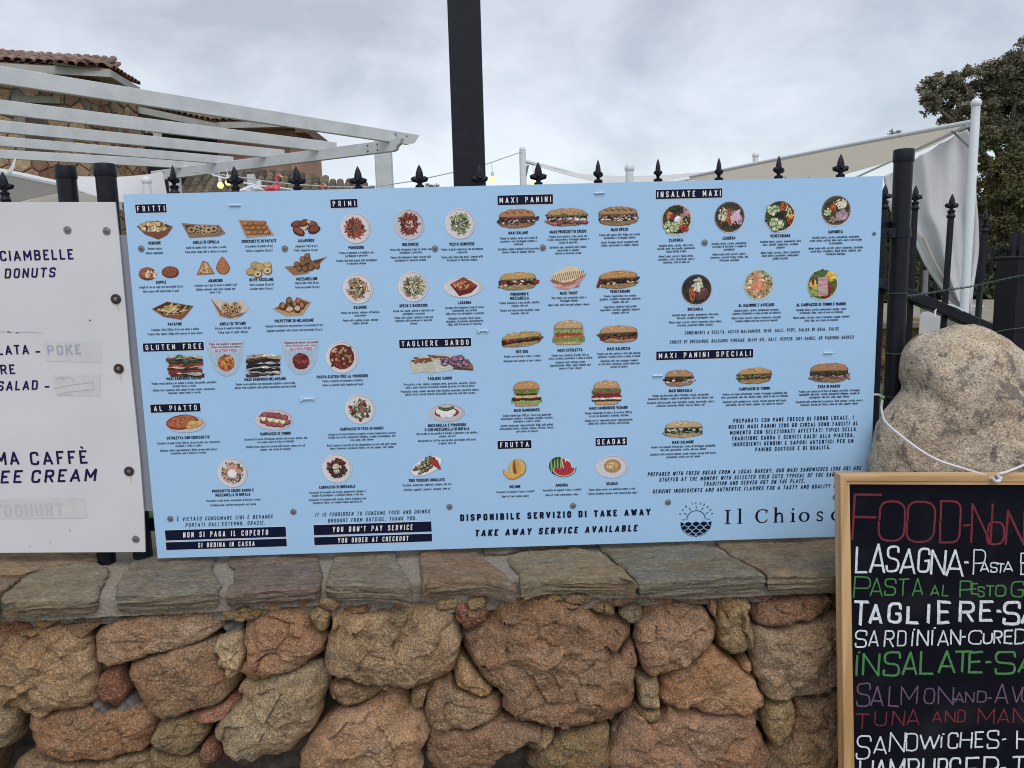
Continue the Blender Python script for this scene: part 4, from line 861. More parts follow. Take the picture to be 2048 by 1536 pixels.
P_(1393, 579, lambda p: (bowl_(p, 30, (72, 66, 76)), salad(p, 27, [('f', 8, -8, 14, 12, (112, 62, 60), 40, 3.4), ('s', -9, -8, 6, 12, (222, 100, 40), 26, 3.4), ('f', 2, 10, 8, 12, (210, 204, 176), 24, 4), ('o', 20, -1, 2, 2, TM, 2, 3)], (44, 42, 38))), 'dark bowl of salad with dried beef and carrot')
P_(1517, 569, lambda p: (bowl_(p, 29, (202, 210, 192)), salad(p, 28, [('f', 0, 0, 24, 24, (226, 150, 110), 40, 5), ('o', 0, 0, 25, 25, (110, 150, 84), 34, 2.6), ('f', 0, 0, 10, 9, (228, 136, 98), 22, 6), ('f', 0, 0, 25, 25, (234, 232, 200), 18, 2.4)], (140, 168, 110))), 'bowl of salad with smoked salmon and avocado')
def f(p):
    bowl_(p, 30, (196, 200, 190)); salad(p, 29, [('f', -12, -14, 13, 9, (150, 178, 76), 40, 3.6), ('f', 15, 15, 9, 8, (232, 182, 50), 20, 4.4), ('f', -18, 2, 7, 8, (232, 186, 60), 10, 3.6), ('o', 16, -10, 8, 9, (180, 44, 40), 12, 4.4), ('o', 6, -22, 8, 3, (180, 44, 40), 6, 4), ('o', -22, 6, 3, 5, (170, 44, 40), 4, 3.4)], (84, 110, 50))
    for i in range(8): p.stick(-1 + i * .2, 13 - i * 4.6, 21, 4.4, (214, 150, 150), .05, .08); p.stick(-1 + i * .2, 11 - i * 4.6, 21, 1.2, (240, 226, 220), .05, .02)
P_(1645, 569, f, 'bowl of salad with tuna slices and mango')
def sand(p, lay):
    y = -22; tl = p.r.uniform(.02, .06)
    for (c, h_, rag, n) in lay:
        o = p.r.uniform(-3, 3); wv = p.r.uniform(0, 6); m_ = 12; rag *= .7; tt = tl * p.r.choice([-1, 1, .4])
        f_ = lambda i, e: y + e + 1.3 * math.sin(wv + i * .6) + tt * (-34 + 68 * i / m_) + p.r.uniform(-rag, rag)
        p.poly([(-34 + o + 68 * i / m_, f_(i, -1)) for i in range(m_ + 1)] + [(34 + o - 68 * i / m_, f_(m_ - i, h_)) for i in range(m_ + 1)], [v * .8 for v in c])
        for i in range(n * 2): p.ell(p.r.uniform(-31, 31) + o, y + h_ * p.r.uniform(.1, 1), p.r.uniform(3, 7), h_ * .28, shade(p, c, [.5, .8, 1.0, 1.2]), p.r.uniform(-.3, .3), 7, .3, .15)
        for i in range(3): p.ell(p.r.uniform(-31, 31) + o, y, p.r.uniform(4, 9), .9, (28, 22, 22), p.r.uniform(-.2, .2), 6, .3)
        y += h_ * .92
P_(370, 731, lambda p: (sand(p, [((92, 52, 34), 5, 1, 6), ((228, 210, 176), 4, 1, 4), (TM, 6, 2, 10), ((92, 48, 30), 4, 1, 5), ((234, 220, 190), 4, 1, 4), ((196, 66, 48), 6, 2, 8), ((60, 90, 44), 7, 3, 14), ((120, 66, 44), 5, 1, 6), ((236, 220, 192), 4, 1, 4)]), p.ell(-12, 19, 6, 3, GR, .5), p.ell(-6, 20, 5, 2.4, (90, 130, 60), -.4)), 'tall gluten free sandwich with cold cuts')
P_(527, 729, lambda p: sand(p, [((96, 62, 44), 5, 1, 6), ((222, 218, 210), 5, 2, 6), ((34, 26, 36), 6, 2, 10), ((226, 224, 220), 4, 2, 7), ((30, 24, 34), 7, 2, 10), ((220, 218, 216), 3, 2, 6), ((34, 28, 38), 6, 2, 8), ((120, 76, 46), 3, 1, 5), ((226, 204, 168), 6, 1, 5)]), 'tall gluten free sandwich with aubergine')
def sticker(cx, cy, l1, l2, cols, label):
    p = Pic(cx, cy, int(cx)); 
    P = [(-37, 36), (37, 36), (35, 12), (28, -14), (14, -32), (0, -36), (-14, -33), (-28, -16), (-35, 12)]; p.poly(P, (172, 200, 220)); p.poly([(x * .95, y * .95) for x, y in P], (166, 196, 220))
    p.poly([(-36, 34), (36, 34), (33, 22), (22, 14), (0, 12), (-22, 14), (-33, 22)], (206, 206, 226))
    p.ell(1, -11, 20, 20, (186, 196, 214), n=22); p.ell(0, -9, 17, 17, cols[0], 0, 18, .06)
    for i in range(56): x, y = p.ind(15, 15); p.ell(x, y - 9, 3.6, 2.6, p.r.choice(cols), p.r.uniform(0, 3), 7, .25, .1)
    o = p.build(board, label); o.name = 'sticker'
    for s, dy, H, w, mm in ((l1, 29.5, 4.6, 66, M_navytext), (l2, 23.5, 3.4, 60, M_navytext), ('GLUTEN FREE', 16.5, 5.2, 44, M_redink)):
        V, Fc = [], []; k = scl(cx, cy); u, v = bp(cx, cy - dy); text(V, Fc, s, u, v, H * k, lambda a, b, d: (a, -.00125 - d, b), sw=.13, sp=.12, width=w * k, wx=1.5, seg=1); part('lettering', V, Fc, mm, o)
M_redink = simple('red_ink', (0.45, 0.03, 0.10), .5)
sticker(452, 717, 'Pollo con patate e peperoni', 'Chicken with potatoes and peppers', [(176, 84, 44), (222, 160, 70), (206, 130, 60), (140, 56, 34)], 'round sticker with chicken and potatoes')
sticker(602, 714, 'Polpette di manzo con piselli', 'Beef meatballs with peas', [(120, 36, 32), (150, 50, 40), (92, 26, 26), (176, 80, 60)], 'round sticker with beef meatballs')
def f(p):
    plate(p, 32); p.ell(0, 0, 25, 25, (110, 34, 24), n=22)
    for i in range(44): x, y = p.ind(22, 22); p.blob(x, y, 3.6, p.r.choice([(222, 178, 130), (196, 74, 44), (160, 46, 34), (214, 150, 96)]))
    for x, y in ((4, 8), (0, 2), (18, 17), (-20, -16)): p.ell(x, y, 5, 2.4, (48, 62, 36), p.r.uniform(0, 3), 7, .1)
P_(684, 714, f, 'plate of dumplings in tomato sauce')
def f(p):
    p.poly([(20, -14), (62, -18), (62, -8), (52, 6), (10, 0)], (150, 104, 62)); p.poly([(20, -14), (62, -18), (62, -14), (22, -11)], (92, 62, 40)); p.poly([(-62, -20), (-62, 6), (-48, 14), (0, 18), (30, 14), (20, -16), (-20, -20), (-24, -27), (-30, -18)], (198, 200, 190))
    for i in range(80): x, y = p.ind(38, 16); p.ell(x - 26, y - 1, 6, 2, p.r.choice([(222, 224, 206), (206, 200, 160), (182, 196, 170), (200, 214, 226), (226, 196, 170)]), p.r.uniform(0, 3), 6, .3)
    for i in range(14): p.ell(p.r.uniform(-58, -16), p.r.uniform(2, 10), 5, 2.4, (140, 72, 44), p.r.uniform(-.4, .4), 7, .3)
    for i in range(9): p.stick(-8 + i, 13 - i * .7, 40 - i * 2, 2.4, p.r.choice([(150, 74, 72), (120, 50, 56), (206, 190, 150)]), -.12, .1)
    for i in range(15): x, y = p.ind(30, 9); x += 26; p.ell(x, y + 1, 8, 6.4, (70, 34, 54), 0, 10, .1); p.ell(x, y + 1.4, 6.8, 5.2, (138, 92, 120), 0, 10, .1, .1); [p.ell(x + p.r.uniform(-4, 4), y + p.r.uniform(-3, 4), 1.3, 1, (216, 196, 214), 0, 5) for _ in range(4)]
P_(884, 725, f, 'wooden board with cold cuts and flat bread')
def f(p):
    plate(p, 40, (206, 204, 216), 18); p.ell(-6, 3, 32, 15, (140, 62, 34), .12, 16, .06); p.ell(-7, 4.5, 29, 12, (190, 96, 56), .12, 16, .06)
    for i in range(50): x, y = p.ind(25, 9); p.ell(x - 7, y + 5, 2, 1.2, p.r.choice([(160, 74, 44), (216, 128, 76)]), 0, 6)
    for x, y in ((10, -6), (20, -4), (26, 0), (14, 0)): p.ell(x, y, 10, 5.5, (196, 140, 70), .1, 12, .05); p.ell(x, y + 1, 8.4, 4, (224, 178, 102), .1, 12, .05)
P_(371, 847, f, 'oval plate with breaded cutlet and croquettes')
def f(p):
    plate(p, 38, (222, 206, 216), 21)
    for x, y in ((-16, 10), (-4, 9), (8, 7), (20, 4), (-20, -2), (-10, -8), (2, -10), (14, -11), (24, -6)): p.ell(x, y, 9, 6.5, (128, 50, 56), 0, 12, .1, .1); p.ell(x, y + 1, 7, 4.6, (168, 86, 88), 0, 12, .12, .1)
    for i, x in enumerate((-21, -8, 5, 17)): y = 3 - i * 2.4; p.poly([(x - 6, y + 2), (x + 6, y + 3), (x + 5, y - 4), (x, y - 6), (x - 4, y - 4)], (196, 180, 70)); p.poly([(x - 5, y + 1.6), (x + 5, y + 2.4), (x + 4, y - 3), (x, y - 4.4), (x - 3, y - 3)], (236, 230, 196))
    for x, y in ((24, -10), (10, 12), (-26, 8)): p.ell(x, y, 3.4, 1.8, GR, .6, 6, .3)
P_(548, 839, f, 'oval plate with tuna carpaccio and lemon')
def leafy(p, r, mix, n=60):
    plate(p, 30); n = int(n * 1.6); r = r * .92
    for i in range(n): x, y = p.ind(r, r); p.ell(x, y, p.r.uniform(2, 5), p.r.uniform(1, 2.4), p.r.choice(mix), p.r.uniform(0, 3), 6, .35, .15)
P_(720, 818, lambda p: (leafy(p, 21, [GR, (92, 124, 60), (44, 66, 32), (150, 84, 80), (170, 110, 100), (226, 220, 200)], 110), [p.blob(x, y, 4.2, (170, 36, 32)) for x, y in ((-19, 5), (9, 9), (0, -22), (14, -14), (-12, -6))]), 'plate of roast beef carpaccio with rocket')
def f(p):
    plate(p, 36, (206, 200, 208), 18); p.ell(0, 0, 24, 10.5, (120, 34, 24), 0, 16, .05); p.ell(0, 0, 22, 9, (170, 66, 44), 0, 16, .05)
    for x, y in ((-13, 2), (-1, 0), (11, 1), (-5, -5), (6, -5)): p.ell(x, y, 8.5, 6, (206, 200, 200), 0, 12); p.ell(x - .6, y + 1, 7.4, 5, (240, 238, 238), 0, 12)
    for x, y in ((-10, 8), (0, 6), (10, 9)): p.ell(x, y, 7, 3.4, (56, 78, 40), x * .04, 8, .15); p.ell(x, y + .6, 4, 1.8, (96, 130, 64), x * .04, 7, .1)
P_(893, 825, f, 'oval plate with mozzarella and tomato sauce')
P_(465, 945, lambda p: (leafy(p, 23, [GR, (84, 116, 54), (46, 70, 34), (206, 140, 120), (222, 170, 150)], 90), [p.ell(11 * math.cos(a), 9 + 0 * a + 9 * math.sin(a) - 7, 8, 5, (210, 146, 124), a, 8, .2, .1) for a in (0, 1, 2, 3, 4, 5)], p.ell(0, -2, 9.5, 9.5, (206, 206, 214), n=16), p.ell(-.8, -1, 8, 8, (238, 238, 242), n=16)), 'plate of cured ham around a white cheese ball')
P_(674, 936, lambda p: (leafy(p, 21, [(90, 30, 36), (120, 46, 48), (60, 26, 30), (64, 84, 44), (40, 56, 30)], 110), [p.ell(*p.ind(9, 8), 3.6, 1.6, (226, 210, 190), p.r.uniform(0, 3), 6, .2) for _ in range(12)], [p.blob(x, y, 3.6, (184, 44, 34)) for x, y in ((-7, 14), (1, 16), (11, 13), (-16, 10))]), 'plate of dried beef carpaccio with cheese flakes')
def f(p):
    p.ell(.5, -.5, 34, 16, (206, 206, 216), .42, 24); p.ell(0, 0, 32, 15, (234, 232, 236), .42, 24)
    for i in range(26): a, b = p.ind(26, 10); x = a * .91 - b * .4; y = a * .4 + b * .91; p.ell(x, y, 6, 3.6, (44, 36, 30), .5, 8, .1); p.ell(x, y + .6, 4.6, 2.4, p.r.choice([(190, 170, 130), (120, 110, 76), (160, 140, 100)]), .5, 8, .15, .1)
    for i in range(8): p.stick(10 + i * 2, 11 - i * 1.4, 20, 4, p.r.choice([(190, 34, 40), (160, 26, 36), (206, 70, 50)]), 1.9, .1)
    for i in range(12): p.ell(p.r.uniform(-8, 12), p.r.uniform(8, 18), 3, 1.4, GR, p.r.uniform(0, 3), 6, .3)
P_(853, 932, f, 'oval plate of grilled vegetables')
P_(1358, 757, lambda p: panino(p, 29, 32, (206, 158, 112), [(GR, 14, 3, .6), ((150, 40, 42), 9, 5, .4), ((232, 226, 214), 8, 4, .15)], 0), 'small roll with dried beef')
P_(1509, 752, lambda p: panino(p, 34, 31, (204, 154, 96), [((206, 140, 140), 9, 6, .65), ((128, 152, 66), 14, 3.4, .35)], .02), 'roll with tuna slices')
P_(1658, 746, lambda p: panino(p, 39, 38, (202, 148, 92), [((188, 76, 50), 7, 6, .75), (GR, 16, 3, .5), ((180, 130, 130), 12, 5, .12)], 0), 'roll with roast beef and rocket')
P_(1367, 859, lambda p: panino(p, 39, 33, (220, 186, 134), [(GR, 12, 2.6, .3), ((240, 236, 222), 14, 3.6, .5), ((140, 160, 84), 12, 3, .1)], 0), 'long pale roll with cream cheese')

# screws and cable ties
def screw_mesh(name, r=.0062, washer=False):
    m = MB()
    if washer: m.lathe((0, 0, 0), [(r * 1.5, 0), (r * 1.5, .0016), (r * 1.3, .0022), (r * .9, .0024)], 24, 1)
    z = .0022 if washer else 0; k = .62 if washer else 1
    m.lathe((0, 0, z), [(r * k, 0), (r * k, .0004), (r * .92 * k, .0009), (r * .62 * k, .0010), (r * .60 * k, .0007), (r * .56 * k, .0007), (r * .52 * k, .0016), (r * .4 * k, .0020)], 20, 0)
    m.lathe((0, 0, z + .0020), [(r * .22 * k, 0), (r * .20 * k, .0002)], 6, 2)
    return mesh(name, [(x, -zz, y) for x, y, zz in m.V], [f_[::-1] for f_ in m.F], [M_steel, M_rubber, M_dsteel], smooth=True, mi=m.M, auto=40)
SC = screw_mesh('screw')
for i, (x, y) in enumerate([(283, 497), (570, 497), (870, 497), (1086, 495), (1409, 485), (1748, 467), (341, 1037), (587, 1023), (899, 1013), (1146, 1011), (1336, 1004), (1671, 993)]):
    p = at(x, y) - np.array(board.location); link('screw', SC, board, (p[0], -.0012 - np.array(board.location)[1], p[2]), (0, i * 1.1, 0), (.6,) * 3 if x == 1748 else None)
def tie(x, y, w=22, rot=0, heads=False):
    m = MB(); p = at(x, y); k = scl(x, y); w *= k
    c, s = math.cos(rot), math.sin(rot); q = lambda a: (p[0] + a * c, -.0022, p[2] + a * s)
    P = [(q(-w / 2)[0], .002, q(-w / 2)[2]), q(-w * .46), q(0), q(w * .46), (q(w / 2)[0], .002, q(w / 2)[2])]
    m.tube(P, .0019, 8)
    if heads: m.box(q(-w * .47), (.0055, .0045, .0085), bev=.0008); m.box(q(w * .47), (.0035, .0035, .0075), bev=.0006)
    m.build('cable_tie', M_tie, board, smooth=True)
for a in ((470, 410.5, 22, 0), (1199, 386, 20, .02), (966, 661, 18, 0, True), (616, 797.5, 26, 0, True), (1656, 705.5, 18, 0), (1315, 751, 20, 0)): tie(*a)
# ---------------------------------------------------------------- stone retaining wall
ZC = 1.012                      # top of the coping
YF = -0.125                     # face of the wall
crA = lambda x, y: (x / 3.369, 1080 + y / 3.369)
crB = lambda x, y: (420 + x / 3.369, 1080 + y / 3.369)
crC = lambda x, y: (880 + x / 3.161, 1050 + y / 3.161)
crD = lambda x, y: (1220 + x / 3.16, 1050 + y / 3.16)
wall = empty('retaining_wall', (0, YF, 0), 'low wall of rough brown granite stones with grey slate slabs on top', 'wall')
TAN = (.27, .185, .108); PINK = (.29, .175, .118); ORG = (.30, .168, .088); RED = (.19, .075, .048); GRT = (.245, .195, .128); OLV = (.235, .17, .085); SLT = (.15, .135, .105); SPK = (.34, .26, .165)
ST = [
 (crA, [(-160,690),(100,640),(380,610),(430,650),(530,690),(560,760),(585,850),(600,950),(612,1080),(600,1150),(520,1185),(400,1190),(270,1215),(150,1205),(60,1200),(-160,1170)], TAN, .045),
 (crA, [(590,690),(640,630),(740,590),(880,545),(1000,525),(1200,545),(1330,520),(1430,520),(1490,570),(1480,620),(1430,680),(1340,720),(1150,775),(1000,810),(860,850),(770,885),(680,885),(620,850),(590,780)], (.28,.19,.135), .05),
 (crA, [(785,950),(840,880),(960,840),(1080,800),(1200,755),(1320,735),(1410,745),(1440,800),(1440,880),(1500,975),(1575,990),(1570,1040),(1500,1130),(1400,1170),(1270,1190),(1180,1240),(1060,1262),(1010,1240),(930,1170),(850,1100),(790,1030)], (.29,.185,.115), .06),
 (crA, [(630,960),(690,910),(770,895),(785,960),(800,1020),(825,1075),(790,1140),(740,1195),(690,1170),(640,1100),(622,1030)], RED, .03),
 (crA, [(1415,760),(1480,690),(1570,655),(1600,700),(1620,780),(1610,860),(1580,940),(1520,995),(1480,940),(1440,850)], SPK, .04),
 (crA, [(115,1230),(260,1220),(420,1200),(560,1195),(600,1235),(760,1210),(900,1195),(1000,1265),(990,1350),(950,1440),(920,1490),(800,1500),(640,1525),(400,1530),(180,1510),(130,1400)], ORG, .045),
 (crA, [(-160,1185),(40,1205),(65,1260),(50,1380),(20,1460),(-160,1500)], GRT, .045),
 (crA, [(995,1340),(1040,1280),(1150,1250),(1260,1235),(1340,1290),(1360,1370),(1320,1440),(1250,1495),(1130,1490),(1000,1460),(970,1400)], OLV, .04),
 (crA, [(1240,1245),(1310,1195),(1420,1160),(1540,1140),(1560,1170),(1490,1240),(1390,1268),(1290,1275)], (.27,.12,.085), .035),
 (crA, [(765,470),(900,455),(965,480),(960,510),(880,515),(820,530),(770,500)], ORG, .02),
 (crA, [(975,490),(1080,478),(1180,480),(1175,520),(1080,530),(980,515)], ORG, .02),
 (crA, [(1190,490),(1320,480),(1325,515),(1260,530),(1190,520)], ORG, .02),
 (crA, [(1330,470),(1400,440),(1480,435),(1475,490),(1400,515),(1340,508)], OLV, .025),
 (crA, [(-140,530),(60,525),(70,570),(170,600),(195,625),(100,650),(-140,690)], (.25,.12,.075), .03),
 (crA, [(145,525),(300,512),(400,525),(410,560),(330,590),(240,625),(160,575)], OLV, .025),
 (crA, [(385,610),(450,585),(640,570),(655,592),(600,640),(530,685),(430,650)], ORG, .025),
 (crA, [(430,520),(560,500),(720,495),(760,510),(720,555),(560,572),(420,578)], SLT, .02),
 (crA, [(1325,1440),(1400,1410),(1465,1485),(1440,1530),(1340,1530)], RED, .03),
 (crA, [(935,1505),(1100,1500),(1240,1505),(1320,1545),(1310,1660),(940,1660)], OLV, .035),
 (crA, [(70,1540),(400,1545),(640,1540),(915,1510),(925,1700),(70,1700)], TAN, .035),
 (crB, [(185,640),(230,580),(300,540),(400,505),(500,495),(600,500),(650,540),(672,620),(740,700),(735,790),(700,840),(620,895),(520,925),(400,950),(330,985),(230,975),(160,950),(165,910),(210,860),(215,780),(180,720)], (.285,.165,.105), .05),
 (crB, [(0,1310),(60,1250),(150,1180),(170,1110),(165,1050),(220,995),(370,975),(500,945),(640,920),(740,950),(780,1010),(760,1100),(720,1180),(720,1260),(650,1360),(570,1430),(500,1500),(350,1525),(130,1530),(30,1450),(-20,1380)], GRT, .06),
 (crB, [(790,640),(800,560),(860,535),(1000,540),(1200,520),(1300,505),(1450,485),(1560,500),(1630,560),(1670,660),(1680,780),(1660,870),(1600,950),(1500,1000),(1400,1030),(1290,1048),(1150,1035),(1020,1010),(900,975),(780,950),(745,900),(745,820),(765,740)], (.275,.2,.125), .065),
 (crB, [(770,1060),(870,1010),(980,1010),(1130,1045),(1145,1090),(1050,1130),(900,1180),(820,1190),(768,1140)], (.3,.21,.125), .045),
 (crB, [(630,1430),(700,1350),(770,1290),(850,1230),(960,1195),(1080,1145),(1160,1105),(1200,1065),(1300,1075),(1340,1180),(1420,1240),(1480,1320),(1470,1400),(1400,1500),(1370,1640),(630,1640)], (.29,.19,.12), .06),
 (crB, [(1350,1070),(1420,1035),(1462,1045),(1440,1110),(1425,1185),(1345,1165)], OLV, .035),
 (crC, [(-105,1100),(-90,1060),(-40,1020),(60,1040),(110,1090),(250,1130),(340,1140),(400,1200),(395,1260),(330,1300),(200,1315),(50,1330),(-60,1325),(-105,1250)], (.26,.175,.11), .05),
 (crC, [(78,960),(120,928),(190,960),(240,1010),(320,1080),(320,1110),(260,1115),(150,1090),(90,1050)], (.3,.21,.12), .045),
 (crC, [(-80,1350),(60,1345),(200,1330),(380,1275),(480,1285),(640,1330),(620,1390),(500,1440),(380,1500),(260,1640),(-60,1640)], (.275,.17,.11), .05),
 (crB, [(280,430),(400,405),(515,415),(510,450),(480,490),(400,490),(300,460)], PINK, .025),
 (crB, [(520,450),(600,400),(690,382),(710,420),(670,448),(665,488),(580,490)], ORG, .03),
 (crB, [(720,420),(780,402),(890,410),(905,450),(850,493),(780,495),(720,460)], (.28,.18,.11), .03),
 (crB, [(800,520),(880,490),(1000,468),(1160,465),(1160,492),(1000,513),(860,530)], ORG, .025),
 (crB, [(1205,460),(1260,430),(1360,430),(1350,470),(1270,485),(1205,480)], ORG, .025),
 (crB, [(55,510),(130,475),(250,460),(300,495),(360,490),(340,530),(280,560),(200,595),(100,580),(60,550)], OLV, .04),
 (crB, [(665,500),(720,480),(780,510),(785,600),(740,680),(700,670),(668,620)], OLV, .05),
 (crB, [(1500,430),(1640,420),(1690,440),(1650,480),(1540,500),(1510,470)], OLV, .025),
 (crC, [(345,530),(400,505),(480,505),(640,495),(780,530),(930,565),(990,610),(1100,660),(1230,690),(1225,770),(1150,820),(1135,880),(1240,960),(1250,1080),(1230,1180),(1180,1240),(1080,1290),(900,1330),(760,1345),(640,1310),(480,1290),(410,1230),(390,1140),(330,1080),(240,1000),(190,930),(140,860),(150,760),(220,700),(290,670),(320,600)], (.275,.165,.10), .065),
 (crC, [(62,590),(120,530),(160,545),(220,575),(310,582),(300,630),(260,670),(180,697),(130,660)], (.235,.09,.06), .04),
 (crC, [(165,500),(230,475),(310,490),(330,530),(300,560),(210,568),(170,540)], OLV, .03),
 (crC, [(465,485),(520,445),(660,425),(650,460),(560,490),(470,500)], (.27,.12,.08), .03),
 (crC, [(660,460),(740,440),(790,460),(780,490),(740,510),(690,500)], OLV, .03),
 (crC, [(795,480),(830,447),(960,455),(960,520),(900,533),(800,520)], OLV, .035),
 (crC, [(975,470),(1090,465),(1085,498),(980,495)], GRT, .02),
 (crC, [(950,520),(1050,507),(1100,522),(1120,555),(1115,585),(1000,570),(950,550)], OLV, .03),
 (crC, [(1097,480),(1200,450),(1310,442),(1315,480),(1240,510),(1120,550)], PINK, .035),
 (crC, [(1155,570),(1220,522),(1280,530),(1290,600),(1250,648),(1160,620)], (.28,.23,.17), .035),
 (crC, [(1150,870),(1210,785),(1250,790),(1262,880),(1235,945),(1180,930)], (.24,.12,.085), .03),
 (crC, [(555,1480),(650,1340),(730,1342),(720,1400),(650,1460),(580,1500)], OLV, .04),
 (crC, [(600,1510),(700,1440),(765,1365),(900,1345),(1070,1325),(1085,1450),(1085,1640),(590,1640)], OLV, .05),
 (crD, [(250,452),(310,432),(430,437),(430,505),(340,510),(250,500)], (.28,.15,.11), .03),
 (crD, [(45,1450),(110,1310),(180,1240),(230,1310),(340,1290),(420,1228),(560,1236),(720,1250),(880,1240),(955,1290),(985,1380),(1030,1470),(1040,1640),(50,1640)], (.285,.17,.115), .055),
 (crD, [(220,560),(300,517),(420,517),(560,540),(620,570),(670,630),(703,700),(695,800),(620,835),(520,905),(430,965),(330,990),(270,1005),(215,950),(195,850),(185,740),(195,650)], (.29,.18,.12), .055),
 (crD, [(435,430),(520,422),(600,425),(630,480),(620,520),(520,505),(470,470)], TAN, .03),
 (crD, [(642,500),(680,490),(690,560),(680,620),(650,590)], TAN, .03),
 (crD, [(720,445),(800,425),(880,428),(895,460),(850,468),(740,462)], (.28,.16,.11), .03),
 (crD, [(705,520),(720,478),(870,480),(900,550),(910,640),(935,720),(930,800),(870,870),(810,908),(740,860),(715,790),(700,680)], OLV, .05),
 (crD, [(900,430),(970,412),(1070,440),(1050,480),(980,498),(920,480)], (.27,.14,.10), .03),
 (crD, [(910,525),(1000,512),(1200,478),(1450,462),(1455,545),(1350,600),(1200,645),(1100,665),(980,675),(925,630)], (.26,.14,.085), .05),
 (crD, [(935,700),(1060,695),(1200,662),(1350,635),(1470,595),(1700,560),(1700,1000),(1480,1070),(1400,1110),(1330,1138),(1200,1138),(1080,1155),(1000,1120),(980,1040),(940,960),(930,850)], (.26,.195,.14), .06),
 (crD, [(328,1150),(350,1060),(430,985),(530,915),(620,848),(690,835),(780,895),(870,965),(950,1025),(980,1100),(1030,1165),(1010,1198),(930,1222),(740,1238),(600,1228),(490,1192),(400,1217),(340,1212)], (.31,.18,.095), .055),
 (crD, [(845,930),(895,875),(915,930),(920,985),(880,965)], ORG, .03),
 (crD, [(180,1020),(240,1012),(328,1002),(322,1100),(315,1188),(210,1188),(190,1100)], GRT, .04),
 (crD, [(180,1218),(320,1202),(340,1270),(230,1300),(190,1270)], OLV, .035),
 (crD, [(1005,1210),(1040,1162),(1190,1152),(1200,1200),(1190,1290),(1130,1390),(1060,1445),(1020,1380),(1000,1300)], OLV, .045),
 (crD, [(1060,1485),(1120,1400),(1205,1290),(1215,1165),(1330,1155),(1480,1095),(1700,1060),(1700,1640),(1060,1640)], (.235,.165,.10), .05),
 (crD, [(1460,445),(1700,440),(1700,540),(1480,580)], TAN, .04),
 # chinks seen deep in the joints
 (crC, [(1095,1330),(1160,1290),(1180,1350),(1130,1470),(1090,1440)], SLT, .0),
 (crD, [(925,1240),(1000,1215),(990,1290),(960,1290)], SLT, .0),
 (crC, [(125,700),(210,700),(150,760),(125,800)], SLT, .0),
 (crA, [(600,900),(690,890),(640,950),(610,1000)], SLT, .0),
 (crB, [(690,380),(760,350),(790,395),(720,410)], SLT, .01),
 (crC, [(1005,585),(1110,598),(1130,620),(1015,612)], (.25,.22,.17), .01),
]
MORTS = [(crA, [(580,1210),(600,1100),(630,1090),(710,1190),(690,1220),(590,1235)]), (crA, [(745,1190),(800,1100),(850,1110),(910,1170),(880,1200),(750,1205)]), (crA, [(640,520),(760,500),(900,530),(760,585),(680,600)]), (crB, [(1370,430),(1500,400),(1520,480),(1400,480)]), (crD, [(620,440),(710,430),(720,470),(640,500)]),
         (crC, [(310,480),(450,470),(460,505),(340,510)]), (crA, [(60,520),(150,520),(150,575),(80,570)]), (crD, [(1060,450),(1440,420),(1440,470),(1080,480)]), (crA, [(1480,590),(1600,600),(1590,640),(1500,640)]), (crD, [(200,500),(260,505),(300,515),(220,545)])]
def resamp(P, n):
    P = [np.array(p) for p in P]; k = len(P); L_ = [np.linalg.norm(P[(i + 1) % k] - P[i]) for i in range(k)]; T_ = sum(L_); out = []; i = 0; acc = 0
    for j in range(n):
        t = T_ * j / n
        while acc + L_[i] < t: acc += L_[i]; i += 1
        out.append(P[i] + (P[(i + 1) % k] - P[i]) * ((t - acc) / L_[i]))
    return out
rs = random.Random(5)
M_mpatch = simple('grey_mortar', (.13, .125, .115), .95, (.21, .20, .185), 60, bump=.9, bsc=200, dist=.005)
